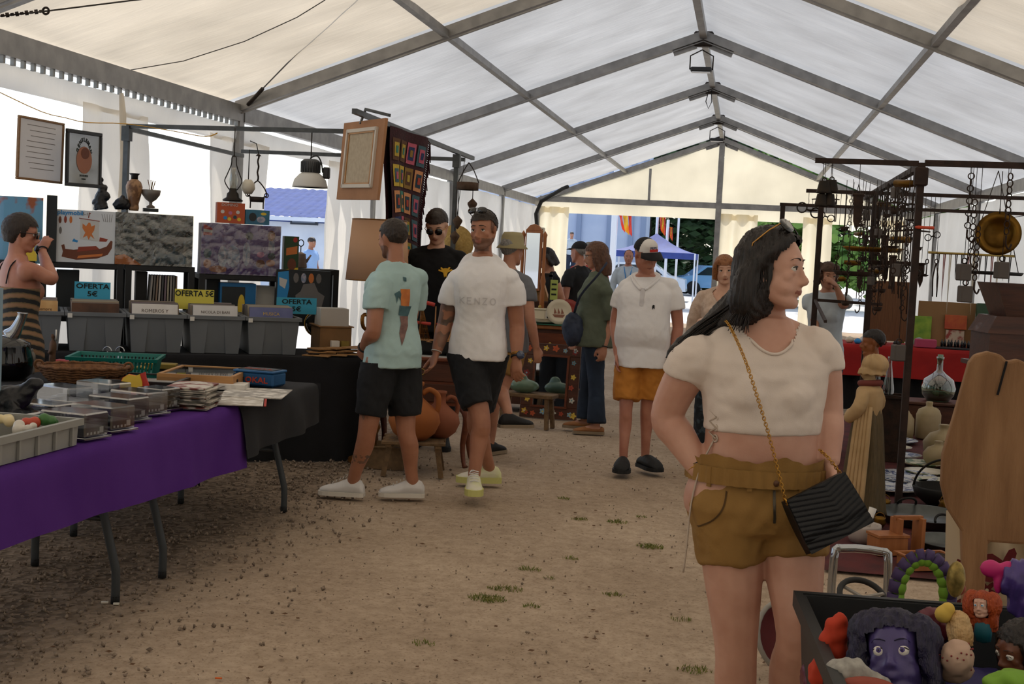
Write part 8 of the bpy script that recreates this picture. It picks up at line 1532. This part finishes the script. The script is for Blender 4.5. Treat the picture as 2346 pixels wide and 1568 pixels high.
T = thing('wooden_rack', 'small wooden box with upright handle frame on the rug', 'rack', (.92, 7.42, .02), 25); MB().box((-.06, 0, .05), (.18, .13, .10), bev=.004).build('box_body', 'honey_wood', T); MB().box((-.06, 0, .108), (.19, .14, .014)).build('lid', 'honey_wood', T)
for s in (-1, 1): MB().box((.06+s*.07, 0, .10), (.022, .10, .20)).build('upright', 'honey_wood', T)
MB().box((.06, 0, .20), (.17, .03, .022)).build('crossbar', 'honey_wood', T); T = tub('wooden_tray', 'open wooden tray with scrap in front of the rack', 'tray', (1.05, 7.15, .02), 25, .26, .18, .06, 'honey_wood', False, flare=1.0, rim=.004)
mb = MB(); [mb.ball((r2.uniform(-.09, .09), r2.uniform(-.06, .06), .03), r2.uniform(.015, .03), 7, 5) for _ in range(14)]; link('scrap_pile', remesh(mb, .01, 1), 'rust_dark', None, 'heap of rusty scrap lying in the wooden tray', 'scrap', loc=(1.05, 7.15, .035))
for i, (x, y, r_) in enumerate(((.98, 8.7, .05), (1.38, 8.75, .06), (.90, 8.15, .04), (1.48, 8.35, .05), (.86, 9.05, .045))):
    T = thing('brass_pot', ['small brass pot behind the paella pan', 'brass pot right of the paella pan', 'tiny brass bowl by the statue foot', 'brass pot near the board edge', 'brass bowl behind the statue'][i], 'pot', (x, y, .02), 0, 'brassware on the rug'); MB().lathe([(0, 0), (r_*.6, 0), (r_, r_*.7), (r_*.8, r_*1.2), (r_*.9, r_*1.5), (r_*.85, r_*1.5), (r_*.7, r_*1.1), (0, r_)], 18).build('pot_body', 'brass_old', T); MB().torus((0, 0, r_*1.5), r_*.7, .003, (0, 1, 0), a0=0, a1=pi).build('handle', 'brass_old', T)
# bottles on a dark chest, carboy
T = thing('black_chest', 'dark wooden chest under the green carboy', 'chest', (1.90, 13.15, 0)); MB().box((0, 0, .16), (.62, .4, .30), bev=.008).build('chest_body', 'walnut', T); MB().box((0, 0, .325), (.66, .44, .03), bev=.006).build('lid', 'walnut', T); MB().ball((-.05, -.205, .24), .015).build('clasp', 'brass_dull', T)
clear_mat('carboy_glass', (.50, .66, .52), .30, .05); T = thing('glass_carboy', 'round green glass carboy on the dark chest', 'carboy', (1.91, 13.12, .342)); MB().lathe([(0, 0), (.10, .0), (.15, .06), (.165, .13), (.14, .21), (.06, .27), (.03, .30), (.028, .40), (.036, .41), (.036, .43), (.026, .43)], 28).build('glass_body', MATS['carboy_glass'], T); MB().cyl((0, 0, .40), (0, 0, .45), .026).build('stopper', 'net_green', T); MB().lathe([(0, .006), (.095, .006), (.143, .06), (.15, .10), (0, .10)], 24).build('liquid', M('green_water', '#3a5a44', .1, trans=.4), T)
T = tub('bottle_crate', 'dark crate holding the two clear bottles', 'crate', (1.18, 11.1, .02), 0, .34, .24, .54, 'rust_dark', False, flare=1.0, rim=.02); M('floor_board', '#2b211b', .8); MB().box((0, 0, .30), (.31, .21, .02)).build('inner_shelf', 'floor_board', T); clear_mat('bottle_glass', (.72, .80, .78), .3, .05)
for i in range(3):
    T = thing('glass_bottle', ['clear bottle with red label in the dark crate', 'clear bottle without label in the dark crate', 'dusty clear bottle half hidden behind the post'][i], 'bottle', (1.12+.10*i-.2*(i == 2), 11.08, .35), 0, 'clear glass bottles'); MB().lathe([(0, 0), (.045, 0), (.047, .02), (.043, .16), (.046, .26), (.03, .36), (.016, .46), (.016, .50), (.019, .51), (.019, .525), (.014, .525)], 20).build('glass_body', MATS['bottle_glass'], T)
    if i == 0: MB().lathe([(.0465, .24), (.0475, .24), (.044, .29), (.043, .29)], 20).build('red_label', M('label_red', '#b02a28', .6), T)
# statues
M('bisque', '#b8996f', .7, col2='#a88a60', scale=8, bump=.1); M('olive_cloth', '#4a3d26', .8, col2='#5a4a30', scale=10, stretch=(14, 14, 1)); M('shawl_red', '#6a3028', .8)
T = thing('lady_statue', 'tall painted statue of a peasant lady in a bonnet', 'statue', (.83, 8.56, .015), 60)
mb = MB(); rg = []
for (z, rx, ry) in ((0, .17, .15), (.05, .16, .14), (.3, .13, .12), (.5, .11, .10), (.62, .10, .085), (.70, .085, .07)):
    rg.append([V((rx*(1+.09*cos(9*a*2*pi/36+z*3))*cos(a*2*pi/36), ry*(1+.09*cos(9*a*2*pi/36+z*3))*sin(a*2*pi/36), z)) for a in range(36)])
mb.loft(rg); mb.build('skirt', 'olive_cloth', T)
mb = MB(); mb.lathe([(0, .60), (.095, .64), (.105, .72), (.10, .80), (.05, .85), (.035, .88), (0, .88)], 18, sq=(1, .8)); mb.ball((0, .02, .92), (.05, .055, .062), 14, 10)
for s in (-1, 1): limb(mb, [(s*.09, 0, .79), (s*.14, .0, .70), (s*.10, .08, .62), (s*.03, .11, .66)], [.042, .045, .038, .022], 10)
link('torso', remesh(mb, .009, 3), 'bisque', T); mb = MB(); mb.ball((0, -.025, .965), (.078, .08, .065), 16, 10); mb.lathe([(.062, .90), (.085, .90), (.075, .935), (.062, .935)], 20, c=(0, -.005, 0), sq=(1, 1)); link('bonnet', remesh(mb, .007, 2, disp=lambda c, n: .006*sin(atan2(c.y, c.x)*9)), 'bisque', T)
MB().torus((0, 0, .845), .062, .02, (0, .1, 1), 20, 8).build('shawl', 'shawl_red', T)
for i in range(5): MB().tube(smoothpts([(-.085-.004*i, -.05+.018*i, .70), (-.118-.004*i, -.06+.022*i, .45), (-.15-.004*i, -.06+.026*i, .05)], 3), .021, 8, flat=.7).build('sash_fold', 'bisque', T)
T = thing('bust_statue', 'brown wooden man bust with black hair behind the lady', 'statue', (1.0, 10.35, 0), 90); mb = MB(); HB = Matrix.Translation((0, 0, 1.02))@Matrix.Scale(.85, 4); head_shape(mb, HB); mb.tube([(0, 0, .78), (0, 0, .98)], [.09, .045], 14); link('bust', remesh(mb, .007, 3), M('bust_brown', '#8a5028', .5), T); hair_cap(T, HB, 'hair_black', .008); MB().cyl((0, 0, 0), (0, 0, .80), .06, .05).build('pedestal', 'walnut', T)
# pedal car behind the crate
M('paint_red', '#5a1414', .6); M('rim_white', '#8d8880', .5); T = thing('pedal_car', 'red toy pedal car with black steering wheel', 'toy car', (.62, 4.80, 0), 0)
MB().box((-.02, .12, .14), (.42, .40, .11), bev=.04).build('body', 'paint_red', T); MB().tube(smoothpts([(-.22, .25, .17), (-.22, .25, .48), (-.19, .25, .52), (-.05, .25, .52), (-.02, .25, .48), (-.02, .25, .17)], 3), .016, 10).build('roll_bar', 'chrome', T); o = MB().torus((-.13, 0, .40), .085, .011, (.2, -.5, .8), 28, 8).build('steering_wheel', 'black_rubber', T)
for a in (.4, 2.5, 4.6): MB().bar((-.13, 0, .40), (-.13+.08*cos(a), .06*sin(a)*.9, .40+.042*sin(a)), .018, .007).build('spoke', 'rim_white', o)
MB().tube([(-.13, 0, .40), (-.12, .08, .18)], .012, 8).build('steering_column', 'chrome', T)
for x in (-.2, .16):
    for y in (-.16, .36): w_ = MB().torus((x, y, .10), .075, .024, (0, 1, 0), 22, 8).build('wheel', 'black_rubber', T); MB().cyl((x, y-.02, .10), (x, y+.02, .10), .052).build('hub', 'rim_white', w_)
q = G(1768, 1470, .12); T = thing('enamel_dish', 'red and white enamel dish standing behind the bare legs', 'dish', (q.x+.03, q.y, .14), rot=(70, 0, 40)); MB().lathe([(0, 0), (.11, 0), (.135, .03), (.13, .032), (.105, .008), (0, .008)], 30).build('dish', 'paint_red', T); MB().torus((0, 0, .03), .134, .010).build('rim', 'rim_white', T)
# weathered plank, floral cloth
wood('old_plank', '#9a7552', '#7a5738', (7, 7, 1.2), scale=2.5, rough=.8, bump=.5)
T = thing('weathered_plank', 'large weathered wooden paddle board with split top', 'plank', AT(2250, 1345, 4.25)); o_ = AT(2250, 1345, 4.25); cs = [(2218, 830), (2232, 812), (2262, 805), (2290, 812), (2306, 828), (2330, 822), (2362, 838), (2390, 900), (2400, 1245), (2330, 1245), (2262, 1240), (2254, 1345), (2248, 1480), (2200, 1480), (2204, 1345), (2200, 1215), (2168, 1165), (2154, 1110), (2158, 1040), (2190, 930)]
pts = [AT(a, b, 4.25)-o_ for a, b in cs]; mb = MB(); mb.prism([(p.x, p.z) for p in pts], (0, .022, 0), (1, 0, 0), (0, 0, 1), .044); ob = mb.build('board', 'old_plank', T); bv = ob.modifiers.new('b', 'BEVEL'); bv.width = .008; bv.segments = 2
a, b = AT(2306, 828, 4.225)-o_, AT(2285, 905, 4.225)-o_; MB().bar(a+V((0, -.003, 0)), b+V((0, -.003, 0)), .006, .006).build('split', 'cloth_black', T); MB().box((.0+pts[12].x, 0, -.45), (.06, .04, .75)).build('leg', 'old_plank', T)
M('floral_cream', '#bfae92', .9); M('floral_red', '#5a1518', .9); T = thing('floral_cloth', 'cream cloth with dark red flowers behind the plank', 'cloth', AT(2250, 1500, 4.7)); o_ = T.location.copy()
def fn(u, v): p = AT(2168+230*u, 1500-330*v*(1-.35*u*0), 4.7)-o_; p.y += .03*sin(u*16+v*3); return p
mb = MB(); mb.grid(fn, 40, 24); mb.build('cloth_sheet', 'floral_cream', T)
for i, (u, v, r_) in enumerate(((.55, .62, .055), (.82, .5, .04), (.15, .6, .035), (.08, .35, .03), (.62, .28, .05), (.9, .8, .035), (.3, .8, .03), (.2, .15, .04), (.4, .45, .025))):
    c = fn(u, v)+V((0, -.035, 0)); pts = []
    for a in range(30): th = a*2*pi/30; rr = r_*(1+.45*cos(5*th+i)); pts.append((rr*cos(th), rr*sin(th)))
    MB().prism(pts, c, (1, 0, 0), (0, 0, 1), .002).build('printed_flower', 'floral_red', T); MB().prism(ell(0, 0, r_*.25, r_*.25, 8), c+V((0, -.003, 0)), (1, 0, 0), (0, 0, 1), .001).build('flower_eye', 'floral_cream', T)
# ---- black crate of dolls in front
M('crate_black', '#17191b', .5); CB = V((.545, 2.98, .50)); T = tub('black_crate', 'black plastic crate filled with old dolls', 'crate', CB, 4, .66, .80, .25, 'crate_black', False, flare=1.06, rim=.035, t=.014)
T = thing('low_table', 'low table carrying the doll crate', 'table', (.56, 2.98, 0), 4); MB().box((0, 0, .48), (.8, .9, .03)).build('table_top', 'table_top', T)
for sx in (-1, 1):
    for sy in (-1, 1): MB().cyl((sx*.34, sy*.4, 0), (sx*.34, sy*.4, .47), .018).build('leg', 'plastic_grey_leg', T)
skin_mat('doll_violet', '#4a3f72', '#413766', .35); skin_mat('doll_pale', '#c9a08c', '#c09684', .35); skin_mat('doll_brown', '#6a3f2c', '#5f3828', .35); M('hair_indigo', '#16132a', .45, col2='#211c3d', scale=20, stretch=(5, 5, 1), bump=.5, bscale=70); M('hair_red', '#8d3512', .5, col2='#a8481c', scale=22, stretch=(5, 5, 1), bump=.5, bscale=70); M('hair_blond', '#b8915e', .5, col2='#c9a878', scale=22, bump=.5, bscale=80); M('dress_teal', '#0f5a6a', .6); M('dress_orange', '#b03418', .8); M('lace_white', '#a8a49c', .9, col2='#8f8b84', scale=60); M('dot_cloth', '#b89a86', .9); M('dot_red', '#7a2a2c', .8); M('wool_yellow', '#c9a94e', .9); M('worm_green', '#6f9a2c', .7); M('worm_violet', '#40305a', .7); M('satin_pink', '#b8246a', .5); M('satin_wine', '#5a1a2a', .4); M('iris_violet', '#4a3a7a', .2); M('glitter_gold', '#7a6a3a', .4, .6, col2='#a89050', scale=60)
def doll(lab, loc, rot, s, skin, hair, dress, iris='iris', big_eye=1.0, body=True, hairfn=None):
    T = thing('doll', lab, 'doll', loc, rot=rot, group='dolls in the black crate'); mb = MB(); HB = Matrix.Translation((0, 0, .0))@Matrix.Scale(s, 4); head_shape(mb, HB, fem=1, fat=.9, nose=.93)
    if body: mb.tube([HB@V((0, 0, -.08)), HB@V((0, 0, -.17))], [.03*s, .026*s], 10)
    link('head', remesh(mb, .0065*s, 4), skin, T); eyes(T, HB, iris, r=.0145*big_eye); brows(T, HB, hair, .0028)
    if body: mb = MB(); mb.lathe([(.02*s, -.14*s), (.075*s, -.18*s), (.085*s, -.25*s), (.07*s, -.34*s), (0, -.36*s)], 14, sq=(1, .7)); mb.build('dress', dress, T)
    m2 = MB(); m2.X = HB; (hairfn or (lambda m: long_hair(m, .20)))(m2); m2.ball((0, -.012, .040), (.083, .098, .090), 18, 12); Xi = HB.inverted()
    def hole(c): q = Xi@c; return q.y > .03 and q.z < .062-.5*max(0, abs(q.x)-.03) and abs(q.x) < .07 and q.z > -.12
    link('hair', remesh(m2, .009*s, 3, disp=lambda c, n: nz(c/s, 60, .006*s)+.003*s*sin(atan2((Xi@c).x, (Xi@c).y)*40), holes=hole), hair, T); return T, HB
p = AT(2050, 1500, 2.86)
def wild(m): long_hair(m, .12, 1.1); m.ball((.05, -.02, .06), (.08, .09, .07), 12, 8); m.ball((-.07, .0, .03), (.06, .07, .08), 12, 8); limb(m, [(-.07, .03, .04), (-.10, .03, -.05), (-.11, .04, -.13)], [.03, .025, .008], 8); limb(m, [(.08, .02, .03), (.115, 0, -.05), (.12, 0, -.14)], [.035, .03, .01], 8)
T, HB = doll('big violet-faced doll head with wild indigo hair', p, (24, 10, 168), .78, 'doll_violet', 'hair_indigo', 'dress_teal', 'iris_violet', 1.15, False, wild)
T, HB = doll('red-haired fashion doll in teal dress', AT(2250, 1385, 3.02), (4, 8, 150), .24, 'doll_pale', 'hair_red', 'dress_teal', 'ink_blue', 1.25, True, lambda m: (long_hair(m, .26, 1.3), m.ball((-.09, -.02, .0), (.09, .08, .12), 12, 8), m.ball((.10, -.03, -.02), (.10, .08, .15), 12, 8)))
T, HB = doll('brown-skinned doll with dark hair at the crate edge', AT(2335, 1490, 2.9), (-10, 0, 120), .52, 'doll_brown', 'hair_black', 'worm_green', 'ink_grey', 1.2, True)
T, HB = doll('small blond doll seen from behind', AT(2195, 1432, 2.98), (-20, 0, 20), .24, 'doll_pale', 'hair_blond', 'dot_cloth', 'iris', 1, True)
def soft(nm, lab, cat, loc, mat, balls, vox=.008, dd=None, rot=(0, 0, 0)):
    mb = MB(); [mb.ball(c, r_, 14, 10) for c, r_ in balls]; return link(nm, remesh(mb, vox, 3, disp=dd), mat, None, lab, cat, loc=loc, rot=rot)
T = soft('bonnet_doll', 'baby doll in cream bonnet with red dots', 'doll', AT(2192, 1508, 2.84), 'dot_cloth', [((0, 0, 0), (.036, .036, .04)), ((0, .02, -.03), (.04, .035, .03))], .005, lambda c, n: nz(c, 60, .003))
for i in range(26): a, b = i*2.4, -.6+1.5*((i*.37) % 1); d = V((cos(a)*cos(b), sin(a)*cos(b), sin(b))); MB().ball(V((d.x*.037, d.y*.037, d.z*.041)), .0022, 6, 4).build('dot', 'dot_red', T)
soft('yarn_ball', 'yellow yarn head of a rag doll', 'doll', AT(2162, 1408, 2.98), 'wool_yellow', [((0, 0, 0), .02), ((.008, 0, .012), .016)], .004); soft('cloth_bundle', 'orange felt doll dress crumpled in the crate', 'cloth', AT(1910, 1485, 2.95), 'dress_orange', [((0, 0, 0), (.035, .03, .07)), ((-.02, 0, -.06), (.035, .03, .04)), ((.01, 0, .05), (.02, .02, .03))], .007, lambda c, n: nz(c, 40, .008)); soft('lace_bundle', 'white lace doll dress crumpled below the violet head', 'cloth', AT(1945, 1545, 2.75), 'lace_white', [((0, 0, 0), (.05, .03, .035)), ((.05, 0, -.02), (.04, .03, .03))], .006, lambda c, n: nz(c, 60, .006))
soft('dotted_dress', 'red doll dress at the crate front', 'cloth', AT(1990, 1575, 2.7), 'hull_red', [((0, 0, 0), (.06, .03, .02))], .006); soft('satin_bundle', 'wine red satin scrap behind the violet head', 'cloth', AT(2130, 1420, 3.05), 'satin_wine', [((0, 0, 0), (.03, .03, .03)), ((.03, 0, -.02), (.03, .03, .03))], .006, lambda c, n: nz(c, 60, .006)); soft('pink_bow', 'magenta satin bow above the red-haired doll', 'bow', AT(2290, 1305, 3.2), 'satin_pink', [((-.02, 0, 0), (.025, .015, .022)), ((.02, 0, 0), (.025, .015, .022)), ((0, 0, 0), .012), ((0, 0, -.03), (.012, .012, .03))], .005); soft('violet_wig', 'purple doll wig beside the magenta bow', 'wig', AT(2335, 1330, 3.2), 'iris_violet', [((0, 0, 0), (.05, .04, .05)), ((.03, 0, -.05), (.05, .04, .06))], .007, lambda c, n: .004*sin(c.x*300)+nz(c, 50, .006)); soft('green_bundle', 'green and yellow doll dress at the crate corner', 'cloth', AT(2330, 1560, 2.75), 'worm_green', [((0, 0, 0), (.05, .04, .02)), ((-.03, 0, -.01), (.04, .03, .02))], .006, lambda c, n: nz(c, 50, .006)); soft('sequin_pouch', 'gold sequin pouch behind the green toy worm', 'pouch', AT(2190, 1328, 3.55), 'glitter_gold', [((0, 0, 0), (.025, .02, .05))], .005)
for i in range(12): soft('doll_garment', 'dark doll garment packed at the bottom of the crate', 'cloth', CB+V((-.24+.16*(i % 4), -.3+.3*(i//4), .06)), ['satin_wine', 'cloth_black', 'box_violet', 'dress_teal'][i % 4], [((0, 0, 0), (.11, .13, .06))], .02, lambda c, n: nz(c, 20, .02))['group'] = 'garments in the doll crate'
T = thing('toy_worm', 'green and violet ribbed toy worm arching behind the crate', 'toy', AT(2112, 1365, 3.6)); arc = [(.062*cos(a*pi/10), 0, .10*sin(a*pi/10)-.0) for a in range(11)]; arc = [(arc[0][0], 0, -.12)]+arc+[(arc[-1][0], 0, -.12)]
for i in range(len(arc)-1): a, b = V(arc[i]), V(arc[i+1]); MB().tube([a, a.lerp(b, .5), b], [.017, .020, .017], 12).build('segment', 'worm_green', T); MB().tube([a+(a*.0)+V((0, 0, 0)), b], .0205, 8).build('back_stripe', 'worm_violet', T, loc=tuple((V((a.x, 0, max(0, a.z))).normalized())*.008))
MB().ball((.085, -.01, .03), (.025, .02, .02)).build('red_cap', 'hull_red', T)
